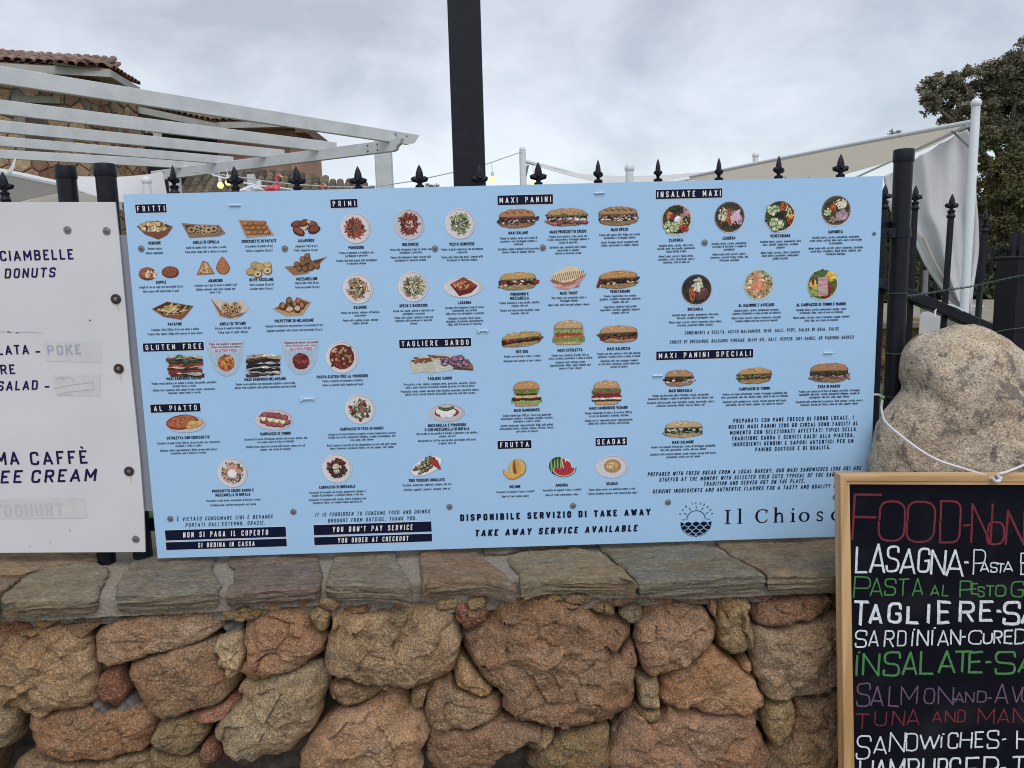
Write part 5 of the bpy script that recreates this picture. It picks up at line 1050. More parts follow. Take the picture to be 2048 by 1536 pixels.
def stone(outl, col, b, seed, Yb=YF, deep=.10, rough=1.0, name='stone', parent=None, mat=None, sh=1.008):
    pts = smoothpts([(x, z, 0) for x, z in outl], 5, True)
    per = sum(np.linalg.norm(pts[i] - pts[i - 1]) for i in range(len(pts)))
    n = int(max(32, min(150, per / .0045))); pts = resamp(pts, n)
    A = sum(pts[i][0] * pts[(i + 1) % n][1] - pts[(i + 1) % n][0] * pts[i][1] for i in range(n)) / 2
    c = np.array([sum((pts[i][k] + pts[(i + 1) % n][k]) * (pts[i][0] * pts[(i + 1) % n][1] - pts[(i + 1) % n][0] * pts[i][1]) for i in range(n)) / (6 * A) for k in (0, 1)] + [0])
    R = math.sqrt(abs(A) / math.pi); m = int(max(8, min(34, R / .0036)))
    r = random.Random(seed); tx, tz = r.uniform(-.12, .12), r.uniform(-.10, .22); off = r.uniform(0, 50)
    # facets: a few planes cutting the dome
    fac = [(r.uniform(0, 6.28), r.uniform(.35, .9), r.uniform(.3, .9)) for _ in range(4)]
    V = []; Fc = []
    nz_ = lambda x, z, s, o=0: noise.noise(Vector((x * s + off, z * s + o, seed * .37)))
    ex = r.uniform(9.0, 17.0); chip = .35 if seed in (4, 5) else r.uniform(.6, 1.25)
    for i in range(m + 1):
        t = 1 - i / (m + .001) if i < m else 0.0
        te = t
        for j in range(n):
            p = c + (pts[j] - c) * sh * te
            x, z = p[0], p[1]
            if i <= m * .4:
                w = 1 - i / (m * .4 + 1); dx, dz = nz_(x, z, 60, 3), nz_(x, z, 60, 9); x += dx * .0065 * w * rough; z += dz * .0065 * w * rough
            h = (1 - te ** ex) ** .5
            y = -b * h * (1 - .26 * te ** 2.5)
            d = (x - c[0]) / R; e = (z - c[1]) / R
            for a, k, s in fac:
                q = d * math.cos(a) + e * math.sin(a)
                if q > k: y += (q - k) * s * b * 1.1
            y += (tx * d + tz * e) * b * h * .8
            hh = min(1, h * 1.6)
            y -= rough * hh * (.011 * nz_(x, z, 13) + .006 * nz_(x, z, 40) + .0030 * nz_(x, z, 120) + .0013 * nz_(x, z, 330))
            cs = .055 if R > .05 else .03; (d1_, d2_, *_r), (c1_, *_q) = noise.voronoi(Vector((x / cs + off, z / cs * 1.25, seed * 1.7)))
            hv = noise.cell_vector(c1_ * 3.17 + Vector((seed, 5, 2))); loc_ = Vector((x / cs + off, z / cs * 1.25, 0)) - c1_
            y += rough * hh * chip * cs * ((hv[0] - .5) * loc_[0] + (hv[1] - .5) * loc_[1]) * .55; y += .0025 * chip * max(0, 1 - (d2_ - d1_) * 9) * hh * (hv[2] > .55)
            q = abs(nz_(x, z, 9, 31)); y += .004 * rough * max(0, 1 - q * 22) * hh * (1 if seed % 3 == 0 else .35)
            V.append((x, Yb + y + .012, z))
            if i == m: break
    for i in range(m - 1):
        for j in range(n): j2 = (j + 1) % n; Fc.append((i * n + j, i * n + j2, (i + 1) * n + j2, (i + 1) * n + j))
    ct = len(V) - 1
    for j in range(n): Fc.append(((m - 1) * n + j, (m - 1) * n + (j + 1) % n, ct))
    bb = len(V)
    for k_, (sc_, yy) in enumerate(((.985, .03), (.90, deep))):
        for j in range(n): p = c + (pts[j] - c) * sh * sc_; V.append((p[0], Yb + yy, p[1]))
    for j in range(n):
        j2 = (j + 1) % n
        Fc.append((bb + j, bb + j2, j2, j)); Fc.append((bb + n + j, bb + n + j2, bb + j2, bb + j))
    if A > 0: Fc = [f_[::-1] for f_ in Fc]
    o = part(name, V, Fc, mat or M_granite, parent or wall, smooth=True, auto=60)
    j_ = r.uniform(.84, 1.24); g_ = sum(col) / 3; o.color = tuple((g_ + (v - g_) * .76) * j_ * t_ for v, t_ in zip(col, (1.14, 1.04, .86))) + (1,)
    return o
for i, (cr_, P, c, b) in enumerate(ST):
    Q = [at(*cr_(x, y), YF - b * .55) for x, y in P]
    stone([(q[0], q[2]) for q in Q], c, max(b, .02) * .66, i + 3, YF + (0.03 if b < .015 else 0), rough=1.0 if b > .035 else .7)
for i, (cr_, P) in enumerate(MORTS):
    Q = [at(*cr_(x, y), YF) for x, y in P]; o = stone([(q[0], q[2]) for q in Q], (.3, .3, .3), .012, i + 103, YF + .012, name='mortar_patch', mat=M_mpatch); o.color = (1, 1, 1, 1)
# courses out of the picture, so the wall goes on down to the ground and to both sides
def voronoi(x0, x1, z0, z1, sx, sz, jit, r, gap):
    nx, nz_ = int((x1 - x0) / sx) + 1, int((z1 - z0) / sz) + 1; S_ = {}
    for i in range(-1, nx + 1):
        for j in range(-1, nz_ + 1):
            S_[(i, j)] = (x0 + (i + .5 + (.5 if j % 2 else 0) + r.uniform(-jit, jit)) * sx, z0 + (j + .5 + r.uniform(-jit, jit)) * sz)
    out = []
    for (i, j), (x, z) in S_.items():
        if not (0 <= i < nx and 0 <= j < nz_): continue
        P = [(x - sx * 1.4, z - sz * 1.4), (x + sx * 1.4, z - sz * 1.4), (x + sx * 1.4, z + sz * 1.4), (x - sx * 1.4, z + sz * 1.4)]
        for di in (-2, -1, 0, 1, 2):
            for dj in (-2, -1, 0, 1, 2):
                q = S_.get((i + di, j + dj))
                if q is None or (di == 0 and dj == 0): continue
                dx, dz = q[0] - x, q[1] - z; L_ = math.hypot(dx, dz); dx /= L_; dz /= L_; lim = L_ / 2 - gap
                N_ = []
                for k in range(len(P)):
                    a, b = P[k], P[(k + 1) % len(P)]; da = (a[0] - x) * dx + (a[1] - z) * dz - lim; db = (b[0] - x) * dx + (b[1] - z) * dz - lim
                    if da <= 0: N_.append(a)
                    if da * db < 0: t = da / (da - db); N_.append((a[0] + (b[0] - a[0]) * t, a[1] + (b[1] - a[1]) * t))
                P = N_
                if len(P) < 3: break
            if len(P) < 3: break
        if len(P) >= 3: out.append(P)
    return out
zb = at(1024, 1570, YF)[2]
for a in ((-1.5, 1.6, .05, zb - .03), (-1.5, at(-60, 1300, YF)[0], zb, .97), (at(1800, 1300, YF)[0], 1.7, zb, .97)):
    for P in voronoi(a[0], a[1], a[2], a[3], .24, .17, .3, rs, .006):
        P = [(min(max(x, a[0]), a[1]), min(max(z, a[2] - .02), a[3])) for x, z in P]
        xs = [p[0] for p in P]; zs = [p[1] for p in P]
        if max(xs) - min(xs) < .05 or max(zs) - min(zs) < .04: continue
        stone(P, rs.choice([TAN, ORG, PINK, GRT, OLV]), .04, rs.randint(200, 900))
# mortar core behind the stones
def sheet(name, x0, x1, z0, z1, Y, amp, mat, parent, step=.012, sc=30):
    nx, nz_ = int((x1 - x0) / step), int((z1 - z0) / step); V = []; Fc = []
    for j in range(nz_ + 1):
        for i in range(nx + 1):
            x, z = x0 + (x1 - x0) * i / nx, z0 + (z1 - z0) * j / nz_
            V.append((x, Y + amp * noise.noise(Vector((x * sc, 3, z * sc))) + amp * .5 * noise.noise(Vector((x * sc * 3, 7, z * sc * 3))), z))
    for j in range(nz_):
        for i in range(nx): a = j * (nx + 1) + i; Fc.append((a, a + 1, a + nx + 2, a + nx + 1))
    return part(name, V, Fc, mat, parent, smooth=True)
sheet('mortar_core', -1.5, 1.7, 0.0, .945, YF + .095, .016, M_mortar_shade, wall)
sheet('mortar_bed', -1.5, 1.7, .940, .992, YF + .008, .008, M_mortar, wall, .008)
MB().box((.1, YF + .30, .49), (3.2, .35, .98)).build('rubble_core', M_mortar_shade, wall)

# ---- coping slabs
def slab(P, col, seed, th=.026, cr_=None, z=ZC, ov=True):
    Q = [atz(*cr_(x, y), z) for x, y in P]; o2 = [(q[0], q[1]) for q in Q]
    A = area(o2); o2 = o2 if A > 0 else o2[::-1]
    pts = resamp([np.array(p) for p in o2], 130); n = len(pts)
    r = random.Random(seed); off = r.uniform(0, 90)
    pts = [p + np.array([noise.noise(Vector((p[0] * 55 + off, p[1] * 55, 1))), noise.noise(Vector((p[0] * 55, p[1] * 55 + off, 5)))]) * .0035 for p in pts]
    c = sum(pts) / n; V = []; Fc = []
    tx, ty = r.uniform(-.008, .008), r.uniform(-.006, .008)
    def top(x, y): 
        v = .003 + .0028 * noise.noise(Vector((x * 7 + off, y * 12, 0))) + .0020 * noise.noise(Vector((x * 22 + off, y * 34, 4))) + .0010 * noise.noise(Vector((x * 80 + off, y * 90, 4)))
        s_ = noise.noise(Vector((x * 11 + off, y * 16, 9))); v += .0022 * (1 if s_ > .08 else 0) + .0016 * (1 if s_ > .3 else 0)   # flaked layers
        return z + v + tx * (x - c[0]) + ty * (y - c[1])
    m = 26
    for i in range(m + 1):
        t = 1 - i / m
        for j in range(n):
            p = c + (pts[j] - c) * t; e = .004 * max(0, 1 - i / 1.2) if i < 2 else 0
            V.append((p[0], p[1], top(p[0], p[1]) - e))
            if i == m: break
    for i in range(m - 1):
        for j in range(n): j2 = (j + 1) % n; Fc.append((i * n + j, i * n + j2, (i + 1) * n + j2, (i + 1) * n + j))
    ct = len(V) - 1
    for j in range(n): Fc.append(((m - 1) * n + j, (m - 1) * n + (j + 1) % n, ct))
    # layered broken edge
    ks = 9; bb = len(V)
    for k in range(1, ks + 1):
        for j in range(n):
            p = pts[j]; d = p - c; d /= np.linalg.norm(d); zz = z - .004 - th * k / ks
            lay = noise.noise(Vector((p[0] * 10 + off, k * 1.9, p[1] * 10))) * .006 + noise.noise(Vector((p[0] * 40 + off, k * 2.7, p[1] * 40))) * .0025 - .0075 * (k / ks) ** 2
            q = p + d * lay; V.append((q[0], q[1], zz + .0015 * noise.noise(Vector((p[0] * 30, k, 3)))))
    for k in range(ks):
        for j in range(n):
            j2 = (j + 1) % n; a = bb + (k - 1) * n if k else 0
            Fc.append((bb + k * n + j, bb + k * n + j2, a + j2, a + j))
    Fc.append(tuple(bb + (ks - 1) * n + j for j in range(n - 1, -1, -1)))
    o = part('coping_slab', V, Fc, M_slate, wall, smooth=True, auto=38); o.color = (col[0] * .92, col[1] * .86, col[2] * .80, 1)
SG = (.215, .20, .155); SB = (.25, .195, .135); SP = (.17, .145, .135); SGB = (.17, .185, .17)
slab([(20,455),(90,425),(300,412),(560,400),(650,384),(700,290),(740,200),(650,150),(300,200),(175,265),(20,380)], (.205,.195,.155), 1, .028, crA)
slab([(-260,255),(140,255),(0,370),(-10,450),(-260,470)], (.2,.165,.13), 2, .028, crA)
slab([(-260,60),(640,60),(700,130),(300,185),(150,235),(-260,235)], (.26,.215,.15), 3, .02, crA, ZC + .003)
slab([(775,388),(1000,385),(1250,368),(1470,345),(1490,300),(1435,230),(1425,180),(1480,60),(920,60),(860,200),(790,290)], (.185,.178,.152), 4, .028, crA)
slab([(100,370),(330,345),(700,330),(752,298),(755,220),(735,160),(700,60),(160,60),(115,150),(165,200),(160,280),(115,330)], SP, 5, .026, crB)
slab([(778,300),(850,325),(1050,318),(1250,326),(1370,348),(1340,270),(1280,180),(1220,30),(870,30),(815,180)], (.2,.195,.165), 6, .026, crB)
slab([(-110,398),(-80,372),(100,358),(300,352),(488,402),(400,300),(280,220),(160,130),(120,60),(-140,60),(-120,260)], (.215,.175,.135), 7, .028, crC)
slab([(512,392),(640,350),(800,345),(1000,345),(1180,345),(1252,372),(1150,275),(1000,185),(880,150),(560,160),(425,195),(435,240),(500,310)], (.225,.205,.15), 8, .026, crC)
slab([(260,60),(480,60),(560,140),(420,180),(280,180)], (.19,.19,.165), 9, .02, crC)
slab([(520,60),(900,60),(1000,120),(880,135),(580,140)], (.2,.19,.16), 10, .02, crC)
slab([(190,374),(400,364),(700,340),(985,322),(895,265),(755,205),(600,130),(480,60),(-100,60),(-60,150),(60,255)], (.175,.18,.155), 11, .028, crD)
slab([(1000,327),(1200,322),(1480,320),(1750,320),(1750,30),(760,30),(660,110),(785,190),(950,285)], (.205,.185,.145), 12, .03, crD)
slab([(1765,320),(2350,330),(2350,20),(1765,20)], (.2,.18,.14), 13, .03, crD)
slab([(2365,330),(2900,340),(2900,20),(2365,20)], (.2,.19,.15), 14, .03, crD)
# mortar between and behind the slabs
def hsheet(name, x0, x1, y0, y1, z, amp, mat, parent, step=.008, sc=40, kind=None):
    nx, ny = int((x1 - x0) / step), int((y1 - y0) / step); V = []; Fc = []
    for j in range(ny + 1):
        for i in range(nx + 1):
            x, y = x0 + (x1 - x0) * i / nx, y0 + (y1 - y0) * j / ny
            V.append((x, y, z + amp * noise.noise(Vector((x * sc, y * sc, 3))) + amp * .6 * noise.noise(Vector((x * sc * 4, y * sc * 4, 8))) - (.006 if j < 1 else 0)))
    for j in range(ny):
        for i in range(nx): a = j * (nx + 1) + i; Fc.append((a, a + 1, a + nx + 2, a + nx + 1))
    return part(name, V, Fc, mat, parent, smooth=True)
FE = [atz(x, y, ZC)[:2] for x, y in ((-500, 1225), (60, 1203), (330, 1190), (560, 1177), (700, 1172), (950, 1160), (1100, 1157), (1400, 1160), (1600, 1150), (2300, 1140), (3200, 1140))]
fex = lambda x: float(np.interp(x, [p[0] for p in FE], [p[1] for p in FE]))
V = []; Fc = []; nx_, ny_ = 400, 52
for j in range(ny_ + 1):
    for i in range(nx_ + 1):
        x = -1.5 + 3.2 * i / nx_; y0 = fex(x) + .016
        if j < 4: y, z = y0 + .001 * j, ZC - .045 + .0095 * j
        else: y = y0 + .004 + (.34 - y0) * (j - 4) / (ny_ - 4); z = ZC - .0065
        V.append((x, y + (.002 * noise.noise(Vector((x * 60, j, 1))) if j < 5 else 0), z + .003 * noise.noise(Vector((x * 40, y * 40, 3))) + .002 * noise.noise(Vector((x * 160, y * 160, 8)))))
for j in range(ny_):
    for i in range(nx_): a_ = j * (nx_ + 1) + i; Fc.append((a_, a_ + 1, a_ + nx_ + 2, a_ + nx_ + 1))
part('joint_mortar', V, Fc, M_mortar, wall, smooth=True)

# ---------------------------------------------------------------- white sign on the left
WY = .008
wsp = lambda px, py: (lambda p: (p[0], p[2]))(at(px, py, WY))
ws = empty('white_sign', at(100, 1100, WY), 'white sign board with navy snack names cut off by the left edge', 'sign')
redge = [(230, 404), (238, 480), (246, 566), (253, 640), (259, 718), (273, 846), (281, 930), (288, 1022), (290.5, 1104)]
rows = []
def wdis(x, z): return .004 * math.sin(z * 9) * max(0, min(1, (x + .95) / .45)) ** 2 + .0012 * noise.noise(Vector((x * 5, 0, z * 5)))
for i in range(41):
    f_ = i / 40; pos = f_ * 8; k = min(int(pos), 7); q = pos - k
    px, py = redge[k][0] + (redge[k + 1][0] - redge[k][0]) * q, redge[k][1] + (redge[k + 1][1] - redge[k][1]) * q
    p = at(px, py, WY); l = at(-420, py + (0 if i else 0) + (4 if i == 40 else 0), WY); rows.append((l, p))
V = []; Fc = []; nxx = 40
for d in (0, .0035):
    for l, p in rows:
        for j in range(nxx + 1):
            t = j / nxx; x = l[0] + (p[0] - l[0]) * t; z = l[2] + (p[2] - l[2]) * t
            V.append((x, WY + d + wdis(x, z), z))
K = (nxx + 1); R_ = 41
for i in range(R_ - 1):
    for j in range(nxx):
        a = i * K + j; Fc.append((a, a + K, a + K + 1, a + 1)); b = a + R_ * K; Fc.append((b, b + 1, b + K + 1, b + K))
    a = i * K + nxx; Fc.append((a, a + K, a + K + R_ * K, a + R_ * K))
for j in range(nxx): Fc.append((j, j + 1, j + 1 + R_ * K, j + R_ * K)); a = (R_ - 1) * K + j; Fc.append((a + 1, a, a + R_ * K, a + 1 + R_ * K))
part('panel', V, Fc, M_white, ws, smooth=True, auto=30)
def wpl(u, v, d):
    return (u, WY - .0003 - d + wdis(u, v), v)
M_faded = simple('faded_ink', (.40, .415, .52), .5); M_faded2 = simple('faded_ink_faint', (.53, .535, .575), .5)
M_tape = simple('old_paper_tape', (.575, .57, .585), .6, (.63, .625, .63), 30); M_rust2 = simple('faint_rust', (.60, .55, .47), .6, (.63, .60, .56), 80); M_rust = simple('rust_streak', (.52, .40, .24), .7, (.6, .5, .38), 60)
def wtext(s, x0, x1, y, cap, sl=0, sw=.17, m=M_navytext, dep=.0004, sp=.25):
    V, Fc = [], []; u0, v = wsp(x0, y); u1, _ = wsp(x1, y); k = (u1 - u0) / (x1 - x0)
    text(V, Fc, s, (u0 + u1) / 2, v, cap * k, wpl, sw=sw, sp=sp, width=u1 - u0, slant=sl, wx=1.3, dep0=dep); part('lettering', V, Fc, m, ws)
wtext('CIAMBELLE', 0, 147, 512, 21); wtext('DONUTS', 10, 112, 547, 20, .2)
wtext('INSALATA', -62, 58, 702, 20); wtext('-', 71, 81, 702, 20); wtext('RE', 1, 30, 739, 20); wtext('SALAD', -4, 76, 772, 20, .2); wtext('-', 89, 99, 772, 20)
wtext('MA', -8, 38, 917, 28, sw=.16); wtext('CAFFÈ', 60, 175, 917, 28, sw=.16); wtext('EE', 2, 45, 954, 27, .2); wtext('CREAM', 63, 194, 953, 27, .2)
def quad(name, P, d, m, par):
    Q = [wpl(*wsp(x, y), d) for x, y in P]; return part(name, Q, [(0, 1, 2, 3)], m, par)
quad('paper_tape', [(86, 681), (202, 684), (202, 726), (93, 722)], .0002, M_tape, ws); wtext('POKE', 95, 162, 700, 20, m=M_faded, dep=.0008)
quad('paper_tape', [(104, 751), (201, 749), (202, 792), (112, 792)], .0002, M_tape, ws)
V, Fc = [], []
for P in ([(112, 757), (140, 754), (150, 762)], [(108, 776), (150, 768), (186, 764), (188, 778), (130, 784), (118, 790)], [(116, 786), (145, 789)], [(120, 752), (128, 760)]):
    strip(V, Fc, [wsp(x, y) for x, y in P], .0022, .0008, wpl)
part('pencil_smudge', V, Fc, M_faded2, ws)
quad('paper_tape', [(-2, 999), (168, 995), (175, 1036), (-2, 1038)], .0002, M_tape, ws); wtext('YOGHURT', -14, 127, 1022, 26, m=M_faded2, dep=.0008)
for x, y, wa in [(135, 460, 0), (213, 462, 0), (232, 598, 1), (238, 737, 1), (259, 942, 1), (272, 1078, 0)]:
    u, v = wsp(x, y); pp = np.array(wpl(u, v, .0005)) - np.array(ws.location)
    if wa:
        if 'SCW' not in globals(): SCW = screw_mesh('rubber_screw', .0066, True)
        link('screw', SCW, ws, pp, (0, x, 0)); 
        V = []; Fc = []; 
        for k_, (w_, l_, m_) in enumerate(((.0042, .030, M_rust2), (.0016, .020, M_rust))):
            V = [wpl(u + a, v - b, .0002 + k_ * .0001) for a, b in ((-w_ / 2, .004), (w_ / 2, .004), (w_ * .4 + .0015, l_ * .5), (.0022, l_), (.0018, l_), (-w_ * .25 + .001, l_ * .5))]; part('rust_streak', V, [(5, 4, 3, 2, 1, 0)], m_, ws)
    else: link('screw', SC, ws, pp, (0, x, 0), (1.25,) * 3)
V, Fc = [], []
for P in ([(-10, 663.5), (28, 663.8), (34, 665), (60, 664)], [(60, 664), (85, 666)]): strip(V, Fc, [wsp(x, y) for x, y in P], .0008, .0003, wpl)
part('crease', V, Fc, M_faded, ws)
V, Fc = [], []
for x, y in ((17, 663), (20, 664), (35, 665), (180, 640), (100, 1085), (60, 1092), (140, 1060)): strip(V, Fc, [wsp(x - 1.6, y), wsp(x + 1.8, y + .8)], .002 if y < 670 else .0008, .0006, wpl)
part('speck', V, Fc, M_rubber, ws)
# plain grey sheet between the two signs
g0 = at(236, 396, .016); gp = empty('grey_sheet', at(270, 1020, .016), 'plain grey sheet on the railing in the gap between the two menu boards', 'sheet')
Q = [at(*p, .016) for p in [(238, 470), (420, 470), (440, 1022), (286, 1022)]]; Q2 = [q + np.array([0, .004, 0]) for q in Q]
part('sheet', Q + Q2, [(3, 2, 1, 0), (4, 5, 6, 7), (0, 1, 5, 4), (1, 2, 6, 5), (2, 3, 7, 6), (3, 0, 4, 7)], M_grey, gp)

# ---------------------------------------------------------------- black iron fence
FY = .045
fence = empty('iron_fence', (0, FY, ZC), 'black iron railing behind the menu boards, tipped with leaf finials', 'fence')
def finial_mesh(name, s=1.0):
    m = MB()
    m.lathe((0, 0, 0), [(.0075, -.012), (.0095, -.010), (.0095, -.006), (.0075, -.004), (.0068, 0), (.0085, .002), (.0085, .005), (.006, .007)], 12, 0)
    # spearhead: flattened lathe
    m.lathe((0, 0, .007), [(.0042, 0), (.0055, .005), (.0072, .010), (.0076, .016), (.0068, .022), (.0042, .030), (.0006, .037)], 14, 0, 1.0, .65)
    for sgn in (-1, 1): m.tube([(0, 0, .012), (sgn * .005, 0, .0145), (sgn * .0115, 0, .0175), (sgn * .0132, 0, .0208)], [.003, .0045, .0060, .0042], 10)
    m.ball((0, -.005, .018), .0036, 8, k=6); m.ball((0, .005, .018), .0036, 8, k=6)
    V = [(x * s, y * s, z * s) for x, y, z in m.V]
    return mesh(name, V, m.F, M_black, smooth=True, auto=50)
FIN = finial_mesh('finial'); 
def shaft_mesh(h, w=.0125):
    m = MB().box((0, 0, -h / 2), (w, w, h), bev=.0012); return mesh('shaft', m.V, m.F, M_black)
SH = shaft_mesh(.58)
fin_top = .044
for px, py, rot in [(5, 346, .3), (345, 333, 1.45), (468, 335, 0), (592, 335, .1), (715, 335, 0), (838, 332, .05), (958, 331, .2), (1076, 327, .1), (1196, 322, 1.1), (1316, 320, 1.3), (1438, 318, 1.15), (1558, 314, .75), (1682, 311, .15)]:
    q = at(px, py, FY); z = q[2] - fin_top - .002
    o = link('picket', SH, fence, (q[0], 0, z - ZC + .002)); link('finial', FIN, o, (0, 0, 0), (0, 0, rot), (1.06, 1.06, 1.06))
for py in (475, 1030):
    a, b = at(-400, py + 14 + 0, FY), at(1812, py, FY); z = at(1024, py, FY)[2]
    MB().beam((a[0], FY + .02, z), (b[0], FY + .02, z), .016, .03, bev=.002).build('rail', M_black, fence)
def post(px, py, r, bottom=ZC, Y=FY, name='post'):
    q = at(px, py, Y); m = MB().lathe((q[0], Y, 0), [(r, bottom - .01), (r, q[2] - .024)], 24); o = m.build(name, M_black, fence, smooth=True)
    MB().lathe((q[0], Y, 0), [(r + .0012, q[2] - .026), (r + .0018, q[2] - .024), (r + .0018, q[2] - .004), (r + .0008, q[2] - .001), (r * .8, q[2])], 24).build('cap', M_black, o, smooth=True)
    return q
post(130, 331, .0185); post(209, 327, .0195); qr = post(1808, 298, .0185)
z = at(1790, 466, FY)[2]
MB().lathe((qr[0], FY, z), [(.0185, -.009), (.0215, -.009), (.0215, .009), (.0185, .009)], 24).box((qr[0] - .034, FY - .01, z), (.036, .012, .02), bev=.001).tube([(qr[0] - .03, FY - .02, z), (qr[0] - .03, FY + .01, z)], .005).build('clamp', M_black, fence, smooth=True)
# tall square pole
q0, q1 = at(896, 60, .085), at(962, 60, .085); px_ = empty('square_pole', ((q0[0] + q1[0]) / 2, .12, ZC), 'tall thick black square pole rising above the middle of the blue menu board', 'pole')
MB().box(((q0[0] + q1[0]) / 2, .12, 1.9), (q1[0] - q0[0], q1[0] - q0[0], 1.82), bev=.004).build('shaft', M_black, px_)
MB().box(((q0[0] + q1[0]) / 2, .12, 2.815), (q1[0] - q0[0] + .01, q1[0] - q0[0] + .01, .012), bev=.003).build('cap', M_black, px_)

# raking fence on the right
rf = empty('raking_fence', at(1860, 800, 1.0), 'lower black railing sloping down to the right beside the boulder', 'fence')
SH2 = shaft_mesh(.86, .0145)
for i, (px, py, ln, Y) in enumerate([(1771, 368, .9, .86), (1832, 370, .78, .88), (1904.5, 387, .7, .90), (1972, 416, .7, .92)]):
    q = at(px, py, Y); o = link('picket', SH2, rf, q - np.array(rf.location) - np.array([0, 0, .058]), (0, .015 if i > 1 else 0, 0)); link('finial', FIN, o, (0, 0, -.002), (0, 0, .1 if i != 3 else 1.2), (1.35,) * 3)
a, b = at(1758, 566, .84), at(2010, 672, .93)
m = MB().beam(a, b, .04, .035, bev=.003); m.build('rail', M_black, rf)
m = MB(); m.tube(smoothpts([at(1870, 634, .85), at(1872, 618, .86), at(1888, 610, .88), at(1910, 613, .86), at(1926, 622, .85)], 4), .003, 6); m.build('cable_tie', M_whitetube, rf, smooth=True)
bp_ = empty('square_post', at(2045, 900, .5), 'thick black post with a flat top at the right edge behind the boulder', 'post')
q = at(2046, 512, .5); MB().box((q[0], .5, (q[2] + .86) / 2), (.088, .088, q[2] - .86), bev=.003).build('shaft', M_black, bp_); MB().box((q[0], .5, q[2] - .004), (.094, .094, .008), bev=.002).build('cap', M_black, bp_)

# ---------------------------------------------------------------- boulder
def boulder():
    O = [(1742,952),(1749,905),(1757,870),(1768,842),(1790,812),(1812,785),(1819,765),(1813,742),(1814,705),(1826,682),(1856,664),(1895,653),(1935,648),(1972,655),(2008,675),(2042,704),(2078,750),(2102,800),(2125,870),(2140,950),(2140,1030),(2100,1075),(1950,1085),(1800,1085),(1745,1060)]
    YB = -.045; Q = [at(x, y, YB) for x, y in O]; pts = smoothpts([(q[0], q[2], 0) for q in Q], 8, True); pts = resamp(pts, 150); n = len(pts)
    c = np.array([(at(1930, 880, YB))[0], at(1930, 880, YB)[2], 0]); V = []; Fc = []; m = 40
    for sgn in (-1, 1):
        for i in range(m + 1):
            t = 1 - i / m
            for j in range(n):
                p = c + (pts[j] - c) * t; x, z = p[0], p[1]
                h = (1 - t ** 3.2) ** .55; y = sgn * .10 * h
                y += sgn * h * (.022 * noise.noise(Vector((x * 7, sgn, z * 7))) + .007 * noise.noise(Vector((x * 25, sgn * 3, z * 25))) + .0025 * noise.noise(Vector((x * 90, sgn * 3, z * 90))) + .001 * noise.noise(Vector((x * 260, sgn * 3, z * 260))))
                if i < 6: x += .003 * noise.noise(Vector((x * 50, 1, z * 50))); z += .003 * noise.noise(Vector((x * 50, 9, z * 50)))
                V.append((x, YB + y, z))
                if i == m: break
    B = m * n + 1
    for s_ in (0, 1):
        for i in range(m - 1):
            for j in range(n):
                j2 = (j + 1) % n; f_ = (i * n + j, i * n + j2, (i + 1) * n + j2, (i + 1) * n + j); f_ = tuple(v + s_ * B for v in f_); Fc.append(f_ if s_ == 0 else f_[::-1])
        for j in range(n): f_ = tuple(v + s_ * B for v in ((m - 1) * n + j, (m - 1) * n + (j + 1) % n, m * n)); Fc.append(f_ if s_ == 0 else f_[::-1])
    A = area([(p[0], p[1]) for p in pts])
    if A > 0: Fc = [f_[::-1] for f_ in Fc]
    o = part('boulder', V, Fc, M_boulder, None, loc=(c[0], YB, ZC - .02), smooth=True); o.color = (.47, .41, .325, 1)
    tag(o, 'big rounded grey granite boulder standing on the wall beside the railing', 'boulder')
boulder()

# ---------------------------------------------------------------- chalkboard
CY = -.215
cp = lambda x, y, d=0: at(x, y, CY - d)
chalk = empty('chalkboard', cp(1680, 1500), 'black chalkboard in a pine frame with handwritten coloured food words', 'chalkboard')
M_pine = simple('pine_wood', (.64, .43, .22), .5, (.44, .25, .10), 60, stretch=(1, 1, .05), bump=.1, bsc=60, lo=.35, hi=.65, detail=4)
M_pineh = simple('pine_wood_along', (.64, .43, .22), .5, (.44, .26, .11), 60, stretch=(.05, 1, 1), bump=.1, bsc=60, lo=.35, hi=.65, detail=4)
M_slateb = simple('blackboard_paint', (.0045, .005, .010), .55, (.020, .021, .026), 9, lo=.5, hi=.85, spec=.10)
TL, TR, BL, BR2 = (1676, 948), (2310, 950), (1688, 1880), (2330, 1880)
ITL, ITR, IBL, IBR = (1696, 967), (2290, 969), (1712, 1862), (2310, 1862)
def bar(name, a, b, c, d, m):   # four corners (outer two, inner two), moulded in two steps
    A_, B_, C_, D_ = [np.array(cp(*p)) for p in (a, b, c, d)]
    mid1 = A_ * .42 + D_ * .58; mid2 = B_ * .42 + C_ * .58
    yv = lambda p, y: (p[0], CY + y, p[2])
    prof = lambda O, M1, I: [yv(O, .016), yv(O, -.0075), yv(O * .97 + I * .03, -.009), yv(M1 * 1.0, -.009), yv(M1 * .93 + I * .07, -.0065), yv(I * .95 + M1 * .05, -.0065), yv(I, -.005), yv(I, .016)]
    P1 = prof(A_, mid1, D_); P2 = prof(B_, mid2, C_); n = len(P1)
    Fc = [(i, (i + 1) % n, n + (i + 1) % n, n + i) for i in range(n)] + [tuple(range(n - 1, -1, -1)), tuple(range(n, 2 * n))]
    return part(name, P1 + P2, Fc, m, chalk)
bar('frame_side', TL, BL, IBL, ITL, M_pine); bar('frame_side', TR, BR2, IBR, ITR, M_pine)
bar('frame_top', TL, TR, ITR, ITL, M_pineh); bar('frame_bottom', BL, BR2, IBR, IBL, M_pineh)
Q = [cp(*p) for p in (ITL, ITR, IBR, IBL)]; Q = [(p[0], CY + .002, p[2]) for p in Q]; Q += [(p[0], CY + .010, p[2]) for p in Q]
